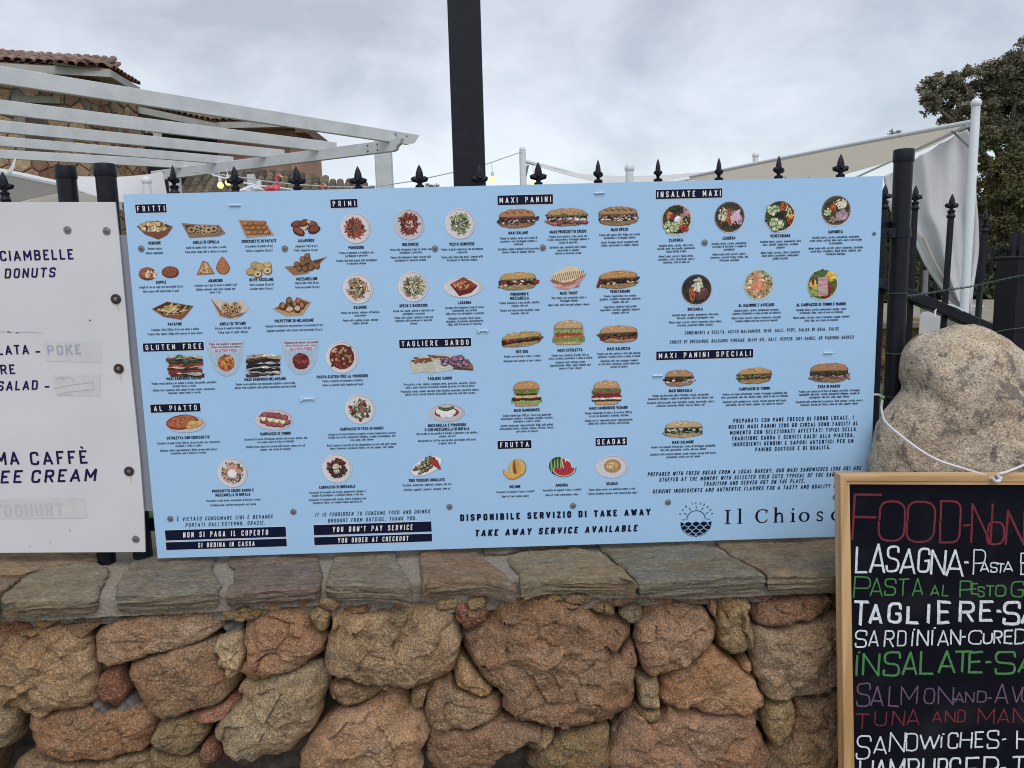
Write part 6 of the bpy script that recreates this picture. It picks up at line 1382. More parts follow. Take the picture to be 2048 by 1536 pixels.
part('writing_surface', Q, [(3, 2, 1, 0), (4, 5, 6, 7), (0, 1, 5, 4), (1, 2, 6, 5), (2, 3, 7, 6), (3, 0, 4, 7)], M_slateb, chalk)
def chm(n, c, c2): return simple(n, c, .6, c2, 210, lo=.3, hi=.62, spec=.15)
MW = chm('white_chalk_ink', (.46, .53, .60), (.80, .84, .87)); MR = chm('red_chalk_ink', (.145, .022, .033), (.19, .033, .045)); MG = chm('green_chalk_ink', (.052, .19, .06), (.085, .25, .085)); MP = chm('purple_chalk_ink', (.105, .062, .12), (.16, .105, .17))
LN = [
 (MR, 15, 'FOOD', [('F',118,258,150,380),('O',250,378,185,382),('O',392,530,186,390),('D',560,660,184,392),('-',674,712,285,325),('N',718,820,195,395),('O',800,882,290,400),('N',896,985,232,405)]),
 (MW, 14, 'LASAGNA', [('L',132,190,412,542),('A',204,278,404,545),('S',290,345,412,538),('A',358,432,428,550),('G',448,502,424,542),('N',515,582,432,552),('A',590,676,432,562),('-',682,702,488,496)]),
 (MW, 9, 'PASTA', [('P',730,786,430,556),('A',764,805,492,540),('S',815,845,496,544),('T',845,885,500,545),('A',882,925,492,540),('B',968,1020,445,556)]),
 (MG, 10, 'PASTA', [('P',125,203,568,674),('A',206,268,572,664),('S',280,332,578,660),('T',345,400,578,662),('A',418,472,574,660),('A',508,553,612,664),('L',572,600,606,660),('P',662,720,588,668),('E',716,745,602,654),('S',750,780,616,666),('T',790,830,612,664),('O',840,888,612,666),('G',920,980,592,668)]),
 (MW, 19, 'TAGLIERE', [('T',118,192,694,810),('A',202,260,708,802),('G',296,356,704,796),('L',394,446,718,800),('I',496,508,706,798),('E',550,606,694,798),('R',660,726,694,792),('E',764,820,694,786),('-',846,864,738,744),('S',882,958,696,804),('A',975,1050,700,800)]),
 (MW, 11, 'SARDINIAN', [('S',130,184,842,922),('A',198,244,838,920),('R',278,324,842,920),('D',345,384,842,916),('I',418,426,846,918),('N',444,498,838,914),('I',520,532,838,914),('A',548,602,838,914),('N',614,662,834,912),('-',672,690,868,874),('C',704,768,838,908),('U',780,820,852,904),('R',832,868,842,904),('E',884,928,838,904),('D',940,990,832,904)]),
 (MG, 14, 'INSALATE', [('I',136,150,962,1064),('N',170,246,954,1064),('S',274,352,950,1066),('A',370,442,950,1062),('L',458,526,942,1056),('A',552,632,944,1050),('T',630,716,944,1050),('E',704,772,948,1050),('-',786,814,998,1002),('S',840,936,948,1058),('A',955,1050,950,1050)]),
 (MP, 10, 'SALMON', [('S',138,202,1108,1222),('A',208,272,1124,1222),('L',302,350,1122,1222),('M',362,442,1122,1214),('O',480,528,1132,1208),('N',550,626,1126,1212),('-',618,636,1184,1188),('A',634,678,1152,1204),('N',688,730,1152,1204),('D',748,790,1148,1198),('-',800,820,1180,1184),('A',838,904,1112,1208),('V',922,975,1124,1204),('O',975,1035,1124,1204)]),
 (MR, 9, 'TUNA', [('T',130,200,1264,1336),('U',228,284,1250,1322),('N',318,378,1248,1320),('A',390,452,1238,1318),('A',518,564,1252,1304),('N',584,634,1248,1304),('D',648,684,1242,1300),('M',752,832,1234,1312),('A',852,908,1238,1308),('N',928,988,1234,1308)]),
 (MW, 11, 'SANDWICHES', [('S',138,204,1372,1488),('A',222,288,1378,1464),('N',304,378,1354,1454),('D',388,444,1362,1448),('W',458,552,1368,1438),('I',566,574,1376,1434),('C',602,648,1358,1434),('H',662,718,1352,1434),('E',738,780,1352,1430),('S',798,854,1348,1434),('-',870,895,1388,1392),('H',948,1010,1348,1438)]),
 (MW, 13, 'HAMBURGER', [('H',152,214,1496,1600),('A',226,290,1494,1600),('M',306,374,1490,1600),('B',396,450,1490,1600),('U',470,528,1488,1600),('R',548,592,1488,1600),('G',606,656,1486,1600),('E',692,750,1484,1600),('R',782,850,1482,1600),('-',866,890,1535,1540),('T',922,990,1480,1590)]),
]
rc = random.Random(11)
for (mt, w, wd, chs) in LN:
    V, Fc = [], []; n = 0
    prev = None
    for (ch, x0, x1, y0, y1) in chs:
        if prev is not None and V and (x0 - prev > 24 or ch == '-'): part('chalk_writing', V, Fc, mt, chalk); V, Fc = [], []
        prev = x1
        w_, sts = G[ch]
        for P in sts:
            R = [(x0 + (x1 - x0) * a + rc.uniform(-2.5, 2.5), y1 - (y1 - y0) * (b if ch != '-' else .5) + rc.uniform(-2.5, 2.5), r) for a, b, r in P]
            if ch == 'O': R[-1] = (R[0][0] - 3, R[0][1] - 6, False)
            sl = (y1 - y0) * .05
            R = [(x + sl * ((y1 - y) / max(1, y1 - y0) - .5), y, r) for x, y, r in R]
            big = min(x1 - x0, y1 - y0) * .48
            R = rnd_poly(R, big, 8)
            # wobble
            T_ = []
            for i in range(len(R) - 1):
                k = 3 if math.dist(R[i], R[i + 1]) > 25 else 1
                for j in range(k): t = j / k; T_.append((R[i][0] + (R[i + 1][0] - R[i][0]) * t + rc.uniform(-.8, .8), R[i][1] + (R[i + 1][1] - R[i][1]) * t + rc.uniform(-.8, .8)))
            T_.append(R[-1])
            def pl(a, b, d, ww=w): q = at(1660 + a / 2.534, 930 + b / 2.534, CY + .002 - .0004); return (q[0], q[1] - d, q[2])
            strip(V, Fc, [(a, b) for a, b in T_], w * .74 * rc.uniform(.88, 1.1), (n % 12) * 8e-6, pl); n += 1
            if mt is MW and w > 12 or mt is MG and w > 12: strip(V, Fc, [(a + w * .25, b + w * .2) for a, b in T_], w * .42, (n % 12) * 8e-6, pl); n += 1
        if ch == 'I' and y1 - y0 < 108 and w != 19: strip(V, Fc, [((x0 + x1) / 2 + 4, y0 - 16), ((x0 + x1) / 2 + 6, y0 - 8)], w, 2e-5, pl)
    part('chalk_writing', V, Fc, mt, chalk)
q = cp(1992, 955, .006); m = MB().lathe((0, 0, 0), [(.0045, 0), (.0045, .004), (.0035, .006), (.001, .0068)], 12); m2 = MB(); m2.add([(q[0] + x, q[1] - z_ + .0, q[2] + y) for x, y, z_ in m.V], [f_[::-1] for f_ in m.F]); m2.build('nail', M_steel, chalk, smooth=True)
# rope
rp = [at(1742, 789, .02), at(1757, 792, .02), at(1770, 800, .022)]
rope = MB(); k1 = [at(1765, 801, .02), at(1763, 815, -.0), at(1766, 832, -.03), at(1772, 845, -.075), at(1800, 870, -.125), at(1840, 900, -.15), at(1880, 922, -.165), at(1930, 938, -.185), at(1970, 951, -.215), at(1984, 958, CY - .012)]
rope.tube(smoothpts(k1, 6), .0024, 8)
rope.tube(smoothpts([at(1984, 958, CY - .012), at(1992, 963, CY - .013), at(2000, 957, CY - .013), at(1996, 949, CY - .012), at(2012, 944, CY - .01), at(2048, 930, -.17), at(2090, 912, -.13), at(2110, 890, -.05), at(2100, 820, .06)], 6), .0024, 8)
rope.tube(smoothpts([at(1984, 954, CY - .014), at(1990, 961, CY - .015), at(1999, 962, CY - .014), at(2003, 953, CY - .012)], 5), .0022, 8)
rope.tube(smoothpts([at(1740, 791, .018), at(1755, 789, .016), at(1768, 795, .02)], 5), .0022, 8)
rope.tube(smoothpts([at(1800, 797, .05), at(1812, 794, .07), at(1822, 791, .08)], 4), .0022, 8)
o = rope.build('rope', simple('white_cord', (.68, .68, .70), .6, bump=.4, bsc=500, dist=.001), None, loc=at(1984, 958, CY), smooth=True); tag(o, 'thin white cord tied round the post, holding up the chalkboard', 'cord')
# green wire
M_gw = simple('green_wire', (.02, .06, .045), .5)
gw = MB()
for yy in (588, 704, 791):
    P = [(qr[0] + .0205 * math.cos(a), FY + .0205 * math.sin(a), at(1800, yy, FY)[2] + .002 * math.sin(a + yy)) for a in [i * .35 for i in range(19)]]; gw.tube(P, .0014, 6)
for s_ in (0, 1):
    base = smoothpts([at(1815, 593, .06), at(1850, 588, .2), at(1890, 581, .3), at(1960, 570, .42), at(2020, 556, .44), at(2100, 541, .45)], 24)
    gw.tube([b + np.array([0, .002 * math.cos(i * .7 + s_ * math.pi), .002 * math.sin(i * .7 + s_ * math.pi)]) for i, b in enumerate(base)], .0013, 5)
gw.tube(smoothpts([at(1985, 668, .42), at(2010, 660, .44), at(2100, 650, .45)], 6), .0014, 5)
gw.tube([at(1968, 562, .42), at(1962, 600, .42), at(1958, 650, .42)], .0014, 5)
o = gw.build('green_wire', M_gw, None, loc=at(1815, 593, .06), smooth=True); tag(o, 'twisted green garden wire wound round the black post by the boulder', 'wire')
# ---------------------------------------------------------------- ground
def proj(p):
    c = CR.T @ (np.array(p) - CAM); return 1024 - F * c[0] / c[2], 768 + F * c[1] / c[2]
M_pave = simple('street_paving', (.17, .16, .15), .9, (.22, .21, .19), 3, bump=.4, bsc=40)
M_turf = simple('green_turf', (.05, .13, .025), .9, (.08, .19, .04), 25, bump=.9, bsc=300)
M_earth = simple('dry_ground', (.14, .12, .07), .95, (.09, .12, .045), .6, bump=.5, bsc=8)
o = part('street', [(-60, -60, 0), (60, -60, 0), (60, -.1, 0), (-60, -.1, 0)], [(0, 1, 2, 3)], M_pave, None, loc=(0, -30, 0)); tag(o, kind='structure')
ZT = .86
o = part('terrace', [(-400, .2, ZT), (400, .2, ZT), (400, 900, ZT), (-400, 900, ZT)], [(0, 1, 2, 3)], M_earth, None, loc=(0, 100, ZT)); tag(o, kind='structure')
o = part('turf', [(-3, .36, ZT + .004), (6, .36, ZT + .004), (6, 2.9, ZT + .004), (-3, 2.9, ZT + .004)], [(0, 1, 2, 3)], M_turf, None, loc=(1, 1.5, ZT)); tag(o, kind='structure')
M_beige = simple('beige_paving', (.24, .21, .16), .9, (.30, .265, .21), 4)
p0 = at(1700, 640, 3.15)
o = part('raised_terrace', [(-4, 3.2, 1.22), (12, 3.2, 1.22), (12, 7.4, 1.22), (-4, 7.4, 1.22)], [(0, 1, 2, 3)], M_beige, None, loc=(1, 4, 1.2)); tag(o, kind='structure')
lw = empty('garden_wall', (2.0, 3.1, ZT), 'low brown stone garden wall beyond the turf, seen right of the menu board', 'wall')
MB().box((4, 3.22, (ZT + 1.2) / 2), (16, .12, 1.2 - ZT), bev=0).build('core', M_mortar_shade, lw)
MB().box((4, 3.2, 1.225), (16, .3, .035), bev=.004).build('coping', M_beige, lw)
for P in voronoi(at(1700, 700, 3.15)[0], at(1700, 700, 3.15)[0] + 1.9, ZT + .01, 1.2, .17, .11, .3, rs, .006):
    o = stone(P, rs.choice([TAN, ORG, GRT, OLV]), .035, rs.randint(900, 2000), 3.15, deep=.02)
    o.parent = lw; o.location = tuple(np.array(o.location)); 
    for v in o.data.vertices: v.co += Vector(tuple(np.array(wall.location) - np.array(lw.location)))

# ---------------------------------------------------------------- tiles
M_tile = simple('clay_tile', (.155, .085, .062), .9, (.25, .165, .125), 5, bump=.5, bsc=40, rnd=.45, dist=.01)
M_tile2 = simple('old_mossy_tile', (.145, .11, .078), .9, (.075, .065, .04), 6, bump=.5, bsc=40, rnd=.5, dist=.01)
M_dark = simple('dark_grille_and_shade', (.012, .012, .015), .8)
M_plaster = simple('pale_plaster', (.42, .42, .40), .85, (.34, .34, .32), 3)
M_pinkw = simple('salmon_plaster', (.52, .30, .22), .85, (.46, .26, .19), 2)
M_wood = simple('brown_shutter', (.055, .035, .03), .7, (.075, .045, .038), 8)
M_lintel = simple('grey_lintel', (.26, .25, .21), .9, (.20, .195, .165), 10, bump=.4, bsc=60)
def tile_mesh(name, mat, r=.1, L_=.4):
    V = []; Fc = []; n = 7
    for k, (y, rr) in enumerate(((0, r), (L_, r * .8))):
        for ro in (rr, rr - .016):
            for i in range(n): a = math.pi * i / (n - 1); V.append((ro * math.cos(a), y, ro * math.sin(a) * .8))
    q = lambda k, i: k * n + i
    for i in range(n - 1):
        Fc.append((q(0, i), q(2, i), q(2, i + 1), q(0, i + 1))[::-1]); Fc.append((q(1, i), q(1, i + 1), q(3, i + 1), q(3, i))[::-1])
        Fc.append((q(0, i), q(0, i + 1), q(1, i + 1), q(1, i))[::-1])
    return mesh(name, V, Fc, mat, smooth=False)
T1 = tile_mesh('roof_tile', M_tile); T2 = tile_mesh('roof_tile', M_tile2)
def tiles(parent, me, O, u, up, cols, rows, du=.2, dv=.3, keep=None, jit=.02, seed=1, nm='roof_tile'):
    """O origin at the left end of the eave, u along it, up the unit slope direction"""
    r = random.Random(seed); u = np.array(u); up = np.array(up); n_ = np.cross(u, up); off = rootloc(parent); c = 0
    for j in range(rows):
        for i in range(cols):
            p = O + u * (i + .5) * du + up * (j * dv) + n_ * (.02 + .012 * r.random())
            if keep and not keep(p): continue
            o = link(nm, me, parent, p - off); o.rotation_mode = 'QUATERNION'
            a = r.uniform(-.05, .05); x = u * math.cos(a) + up * math.sin(a); y = up * math.cos(a) - u * math.sin(a); y = y + n_ * .04; y /= np.linalg.norm(y); x = x - y * (x @ y); x /= np.linalg.norm(x)
            o.rotation_quaternion = Matrix(np.array([x, y, np.cross(x, y)]).T.tolist()).to_quaternion(); c += 1
    return c
def roofplane(name, mat, parent, O, u, up, w, l, th=.05):
    u, up = np.array(u), np.array(up); n_ = np.cross(u, up)
    P = [O, O + u * w, O + u * w + up * l, O + up * l]; P += [p - n_ * th for p in P]
    return part(name, P, [(0, 1, 2, 3), (7, 6, 5, 4), (0, 4, 5, 1), (1, 5, 6, 2), (2, 6, 7, 3), (3, 7, 4, 0)], mat, parent)

# ---- stone house on the left
E1 = at(220, 147, 16.5); z0 = E1[2]; E0 = atz(-60, 131, z0)
u = (E1 - E0); wl = np.linalg.norm(u); u /= wl; nr = np.array([-u[1], u[0], 0]); sl = math.radians(17.2)
if nr[1] < 0: nr = -nr
hs = empty('stone_house', (E1[0] - 1, E1[1] + 1, ZT), 'two storey stone house with clay tile roof, far left behind the pergola', 'house')
up = nr * math.cos(sl) + np.array([0, 0, math.sin(sl)])
ncol = int(wl / .2) 
rf_ = roofplane('roof', M_tile, hs, E0 + np.array([0, 0, .10]), u, up, wl, 2.7, .08)
tiles(rf_, T1, E0 + np.array([0, 0, .11]) - nr * .05, u, up, ncol, 9, seed=2)
# side slope
E2 = atz(278, 182, z0); sd_ = E2 - E1; sd_[2] = 0; sL = np.linalg.norm(sd_); sd_ /= sL; ins = np.array([-sd_[1], sd_[0], 0]); upS = ins * math.cos(sl) + np.array([0, 0, math.sin(sl)])
roofplane('roof', M_tile, hs, E1 + np.array([0, 0, .09]) - u * .02, sd_, upS, sL, 1.0, .08)
tiles(rf_, T1, E1 + np.array([0, 0, .10]) - ins * .05, sd_, upS, int(sL / .2), 2, seed=3)
m = MB()
for k_ in range(9): p = E1 + up * (k_ * .33) - u * (k_ * .33 * math.cos(sl)) + np.array([0, 0, .17]); q_ = E1 + (nr - u) * ((k_ + 1) * .31) + np.array([0, 0, .17 + (k_ + 1) * .31 * math.tan(sl)]); 
MB().box((0, 0, 0), (1, 1, 1))
# fascia and soffit
def vquad(name, P, m, par, th=None): return part(name, P, [tuple(range(len(P)))], m, par)
z_ = np.array([0, 0, 1.0])
fa = MB(); fa.beam(E0 - z_ * .0, E1 - z_ * .0, .06, .16).beam(E1 - z_ * .0, E1 + sd_ * sL, .06, .16); fa.build('fascia', M_plaster, hs)
so_ = [E0 + z_ * .06, E1 + z_ * .06, E1 + nr * .8 - u * .0 + z_ * .10, E0 + nr * .8 + z_ * .10]; vquad('soffit', so_, M_plaster, hs)
so_ = [E1 + z_ * .061, E1 + sd_ * sL + z_ * .061, E1 + sd_ * sL + ins * 1.0 + z_ * .10, E1 + ins * 1.0 - sd_ * .6 + z_ * .10]; vquad('soffit', so_, M_plaster, hs)
W1 = E1 + nr * .62 - u * .62
sdw = at(283, 250, 19.3) - W1; sdw[2] = 0; sdl = np.linalg.norm(sdw); sdw /= sdl
WD = 6.0
def hwall(O, d, n_, w, h0, h1, seed, cols):
    O = np.array([O[0], O[1], 0]); c = O + d * w / 2 - n_ * .15
    R = np.array([d, -n_, z_]).T
    core = MB(); core.box((c[0], c[1], (h0 + h1) / 2), (w, .26, h1 - h0), R=R); wp = core.build('wall', M_mortar, hs)
    r = random.Random(seed); cnt = 0
    for P in voronoi(0, w, max(h0, 2.6), h1, cols[0], cols[1], .36, r, .012):
        P = [(min(max(x, 0), w), min(z, h1)) for x, z in P]
        if abs(area(P)) < .012: continue
        A = area(P); P = P if A > 0 else P[::-1]
        cx, cz = sum(p[0] for p in P) / len(P), sum(p[1] for p in P) / len(P); n = len(P); dep = r.uniform(.0, .025)
        px_, py_ = proj(O + d * cx + z_ * cz)
        if 36 < px_ < 112 and 192 < py_ < 312 and cols[0] > .25: continue
        V = []
        for (k_, dd) in ((1, -.02), (1, .012 + dep), (.86, .03 + dep)):
            for x, z in P: q = O + d * (cx + (x - cx) * k_) + z_ * (cz + (z - cz) * k_) + n_ * dd * 1.0; V.append(q)
        Fc = [tuple(2 * n + i for i in range(n))]
        for s_ in (0, 1):
            for i in range(n): j = (i + 1) % n; Fc.append((s_ * n + i, s_ * n + j, (s_ + 1) * n + j, (s_ + 1) * n + i))
        o = part('stone', V, Fc, M_hstone, wp); c_ = r.choice([(.34, .25, .16), (.30, .21, .14), (.24, .14, .10), (.38, .30, .20), (.28, .17, .12), (.33, .24, .17)]); j_ = r.uniform(.75, 1.05); o.color = (c_[0] * j_, c_[1] * j_, c_[2] * j_, 1); cnt += 1
    return wp
M_hstone = granite('house_stone', grain=60, speck=.15, blot=2.2, bump=.5, dist=.01)
wp = hwall(W1 - u * WD, u, -nr, WD, ZT, z0 + .08, 31, (.36, .27))
hwall(W1, sdw, np.array([sdw[1], -sdw[0], 0]), sdl, ZT, z0 + .08, 33, (.30, .26))
WPn = -nr
wpt = lambda x, y, o_=.0: atp(x, y, W1 + WPn * o_, WPn)
def wquad(name, pxs, m, par, o_=.06, th=.05):
    P = [wpt(x, y, o_) for x, y in pxs]; P2 = [p - WPn * th for p in P]; n = len(P)
    return part(name, P + P2, [tuple(range(n - 1, -1, -1)), tuple(range(n, 2 * n))] + [(i, (i + 1) % n, n + (i + 1) % n, n + i) for i in range(n)], m, par)
wf = wquad('window', [(36, 207), (113, 212), (113, 315), (36, 312)], M_lintel, hs, .03, .12)
for x in (50, 70.5, 91): wquad('shutter', [(x, 209 + x * .03), (x + 19, 209.5 + x * .03), (x + 19.5, 311), (x + .3, 310)], M_wood, wf, .045, .02)
wquad('lintel', [(22, 191), (120, 193.5), (120, 207), (22, 204)], M_lintel, hs, .09, .1)
# air conditioner in the corner
ac = empty('air_conditioner', at(301, 274, 19), 'small white air conditioner under the eave between the two houses', 'air conditioner')
a, b = at(289, 263, 19), at(315, 275, 19); MB().box(((a[0] + b[0]) / 2, 19.15, (a[2] + b[2]) / 2), (b[0] - a[0], .3, a[2] - b[2]), bev=.02).build('casing', M_whitepaint, ac)
MB().lathe((0, 0, 0), [(.09, 0), (.09, .01)], 16).build
m = MB(); m.lathe((0, 0, 0), [(.11, 0), (.11, .01)], 16); m2 = MB(); m2.add([((a[0] + b[0]) / 2 - .05 + x, 18.995 - zz, (a[2] + b[2]) / 2 + y * .5) for x, y, zz in m.V], [f_[::-1] for f_ in m.F]); m2.build('fan_grille', M_dark, ac)

# ---- salmon house
Y2 = 21.5; A1 = at(441, 255, Y2); z2 = A1[2]; A0 = atz(277, 220, z2); B1 = at(601, 260, Y2 + .0)
ph = empty('salmon_house', (A1[0], A1[1], ZT), 'salmon pink house with tiled roof behind the white pergola', 'house')
def roof2(P0, P1, rows, seed, L_, keep=None):
    P1 = np.array([P1[0], P1[1], P0[2]]) if abs(P1[2] - P0[2]) < .3 else P1
    d = P1 - P0; w = np.linalg.norm(d); d /= w; n_ = np.array([-d[1], d[0], 0]); n_ = n_ if n_[1] > 0 else -n_
    s_ = math.radians(17.5 if L_ < 2.8 else 21); upv = n_ * math.cos(s_) + z_ * math.sin(s_)
    r_ = roofplane('roof', M_tile, ph, P0 + z_ * .1, d, upv, w, L_, .08); tiles(r_, T1, P0 + z_ * .11, d, upv, int(w / .2), rows, seed=seed, keep=keep)
    MB().beam(P0 - n_ * 0, P1, .08, .16).build('fascia', M_plaster, ph); MB().beam(P0 + n_ * .53 + z_ * .02, P1 + n_ * .53 + z_ * .02, 1.02, .03).build('soffit', M_plaster, ph)
    return d, n_, upv
dA, nA, upA = roof2(A0, A1, 9, 5, 3.0); dB_ = (B1 - A1) / np.linalg.norm(B1 - A1); dB, nB, upB = roof2(A1 - dB_ * 1.0, B1, 6, 6, .75, lambda p: (lambda q: q[1] > 131 + (q[0] + 60) * .1624)(proj(p + z_ * .12)))
MB().beam(B1 + z_ * .06, B1 + nB * 3.2 + z_ * .06, .30, .26).build('verge', M_tile, ph)
a, b = at(388, 300, Y2 + .8), at(598, 300, Y2 + .8)
MB().box(((a[0] + b[0]) / 2 , Y2 + 2.3, (z2 + ZT) / 2), (b[0] - a[0], 3.0, z2 - ZT + .1)).build('wall', M_pinkw, ph)
a2, b2 = at(283, 300, Y2 + .2), at(470, 300, Y2 + .2)
MB().beam(A0 + nA * .75 - z_ * 1.6 + dA * .1, A1 + nA * .75 - z_ * 1.6 + dA * .5, .2, 3.3).build('loggia_shade', M_dark, ph)  # solid near-black block, painted shade in place of the open recess
a, b = at(575, 300, Y2 + .6), at(598, 300, Y2 + .6); MB().box(((a[0] + b[0]) / 2, Y2 + .72, (z2 + ZT) / 2), (.22, .16, z2 - ZT), bev=.01).build('corner_pilaster', M_pinkw, ph)

# ---- low mossy roof
lr = empty('low_tiled_roof', at(560, 420, 16), 'low roof of old mossy barrel tiles beyond the string lights', 'roof')
ridge = [(330, 392), (350, 380), (385, 352), (430, 345), (480, 344), (520, 348), (560, 351), (600, 353), (640, 364), (700, 373), (745, 386), (760, 396)]
def rid(x):
    for (a, b), (c, d) in zip(ridge, ridge[1:]):
        if a <= x <= c: return b + (d - b) * (x - a) / (c - a)
    return 900
O = at(325, 410, 15.5); Oe = at(765, 405, 15.5); d_ = np.array([1, 0, 0.]); s_ = math.radians(27); upv = np.array([-.10, math.cos(s_), math.sin(s_)]); upv /= np.linalg.norm(upv)
keep = lambda p: (lambda q: q[1] > rid(q[0]) and q[1] < 402)(proj(p))
cnt = tiles(lr, T2, O - z_ * .3, d_, upv, int((Oe[0] - O[0]) / .19) + 4, 16, .19, .26, keep, seed=8)
Vr = [at(x, y + 3, 15.5 + (402 - y) / 60 * 3.0) for x, y in ridge]; Vb = [at(x, 412, 15.4) for x, y in ridge]; n = len(ridge)
part('deck', Vr + Vb, [(i, i + 1, n + i + 1, n + i) for i in range(n - 1)], M_tile2, lr)

# ---------------------------------------------------------------- pergola
ZP = 3.4
pg = empty('pergola', atz(770, 290, ZP) * np.array([1, 1, 0]) + np.array([0, 0, ZT]), 'white painted wooden pergola with long rafters in front of the houses', 'pergola')
def zb_(a, b, h, w=.05, name='rafter', zoff=0, tail=0):
    P = atz(a[0], a[1], ZP + zoff); Q = atz(b[0], b[1], ZP + zoff); return P, Q, MB().beam(P, Q, w, h, bev=.004).build(name, M_whitepaint, pg)
def px_beam(name, a0, a1, b0, b1, w=.06):
    """a0,a1: top and bottom pixel at the left end; b0,b1 at the right end"""
    A_ = atz((a0[0] + a1[0]) / 2, (a0[1] + a1[1]) / 2, ZP); B_ = atz((b0[0] + b1[0]) / 2, (b0[1] + b1[1]) / 2, ZP)
    hA = abs(at(a0[0], a0[1], A_[1])[2] - at(a1[0], a1[1], A_[1])[2]); hB = abs(at(b0[0], b0[1], B_[1])[2] - at(b1[0], b1[1], B_[1])[2])
    h = (hA + hB) / 2
    if name == 'cross_beam': A_, B_ = [atz(*proj(q), ZP - .12) for q in (A_, B_)]
    return A_, B_, h, MB().beam(A_, B_, w, h, bev=.004).build(name, M_whitepaint, pg)
Ax, Bx, h1, _ = px_beam('rafter', (-60, 124), (-60, 159), (790, 262), (790, 287), .06)
d1 = (Bx - Ax) / np.linalg.norm(Bx - Ax)
# shaped tail of the front rafter
t0 = Bx; t1 = Bx + d1 * .42; hh = h1 / 2; x_ = np.cross(d1, z_); V = []
for s_ in (-.03, .03): V += [t0 + z_ * (hh - .004) + x_ * s_, t1 + z_ * (hh - .004) + x_ * s_, t1 - d1 * .10 - z_ * hh * .55 + x_ * s_, t1 - d1 * .20 - z_ * (hh - .004) + x_ * s_, t0 - z_ * (hh - .004) + x_ * s_]
part('rafter_tail', V, [(0, 1, 2, 3, 4), (9, 8, 7, 6, 5)] + [(i, 5 + i, 5 + (i + 1) % 5, (i + 1) % 5) for i in range(5)], M_whitepaint, pg)
for a in [((-60, 191), (-60, 223), (672, 286), (672, 306)), ((-60, 233), (-60, 261), (568, 301), (568, 318)), ((-60, 266), (-60, 289), (466, 315), (466, 329)), ((-60, 294), (-60, 316), (414, 325), (414, 338))]: px_beam('rafter', *a, w=.05)
Cx, Dx, h2, _ = px_beam('cross_beam', (306, 343), (306, 362), (785, 281), (785, 302), .07)
dc = (Dx - Cx) / np.linalg.norm(Dx - Cx); x_ = np.cross(dc, z_); hh = h2 / 2; V = []
prof_ = [(0, hh), (.17, hh), (.14, hh * .2), (.09, -hh * .2), (.07, -hh * .8), (.02, -hh), (0, -hh)]
for s_ in (-.034, .034): V += [Dx + dc * a + z_ * b * .98 + x_ * s_ for a, b in prof_]
k = len(prof_); part('beam_tail', V, [tuple(range(k)), tuple(range(2 * k - 1, k - 1, -1))] + [(i, k + i, k + (i + 1) % k, (i + 1) % k) for i in range(k)], M_whitepaint, pg)
pp = atz(766, 300, ZP)
PO = MB().box((pp[0], pp[1] + .02, (ZT + ZP + .1) / 2 - .03), (.23, .23, ZP - ZT - .02), bev=.012).build('post', M_whitepaint, pg)
MB().lathe((pp[0] - .02, pp[1] + .1, ZP + .02), [(.17, 0), (.16, .04), (.13, .06), (.13, .10), (.11, .14), (.06, .17), (.01, .18)], 18).build('dome_cap', simple('cream_cap', (.56, .53, .47), .6), PO, smooth=True)
pp2 = atz(346, 350, ZP); s2 = .16
PO2 = MB().box((pp2[0], pp2[1] + .06, (ZT + ZP) / 2), (s2, s2, ZP - ZT + .05), bev=.01).build('post', M_whitepaint, pg); MB().box((pp2[0], pp2[1] + .06, ZP + .04), (s2 + .04, s2 + .04, .05), bev=.01).build('cap', M_whitepaint, PO2)
pp3 = atz(454, 330, ZP); MB().box((pp3[0], pp3[1] + 1.2, (ZT + ZP) / 2), (.12, .12, ZP - ZT), bev=.01).build('post', M_whitepaint, pg)
bl = MB()
xo = np.cross(d1, z_); xo = xo if xo[1] < 0 else -xo
for dx, dz in ((-.02, .03), (.18, .03), (-.02, -.04)): bl.ball(Bx + d1 * dx + z_ * dz + xo * .031, .011, 8)
xo = np.cross(dc, z_); xo = xo if xo[1] < 0 else -xo
for dx in (-.38, -.22):
    for dz in (.035, -.035): bl.ball(Dx + dc * dx + z_ * dz + xo * .036, .011, 8)
for dx in (.12, .3):
    for dz in (.03, -.04): bl.ball(Cx + dc * dx + z_ * dz + xo * .036, .011, 8)
bl.build('bolt', M_dsteel, pg)

# ---------------------------------------------------------------- canopies
M_sail = clothmat('white_sail_cloth', (.78, .78, .80)); M_sailu = clothmat('cream_sail_cloth', (.86, .84, .79), .6)
def cloth(name, rowsP, mat, parent, th=.004, nu=10):
    """rowsP: rows of px points with depth: [[(x,y,d),...],...] lofted"""
    G_ = [smoothpts([atd(*p) for p in r], nu) for r in rowsP]; k = min(len(g_) for g_ in G_); V = []; 
    G_ = [g_[:k] for g_ in G_]; rows_ = []
    for j in range(k):
        c = smoothpts([g_[j] for g_ in G_], 6) if len(G_) > 2 else [G_[0][j] + (G_[1][j] - G_[0][j]) * t / 8 for t in range(9)]; rows_.append(c)
    m_ = len(rows_[0]); 
    for r in rows_: V.extend(r)
    V += [v + np.array([0, th, th]) for v in V]; o_ = k * m_; Fc = []
    for j in range(k - 1):
        for i in range(m_ - 1): a = j * m_ + i; Fc.append((a, a + 1, a + m_ + 1, a + m_)); Fc.append((o_ + a, o_ + a + m_, o_ + a + m_ + 1, o_ + a + 1))
    return part(name, V, Fc, mat, parent, smooth=True)
rc_ = empty('sail_canopy', atd(1952, 640, 4.0), 'white sail canopy stretched between ball topped tubes, right of the pole', 'canopy')
def tube_o(name, pts, r, mat, par, n=10, sm=6): return MB().tube(smoothpts([atd(*p) for p in pts], sm), r, n).build(name, mat, par, smooth=True)
q = atd(1952, 214, 4.0)
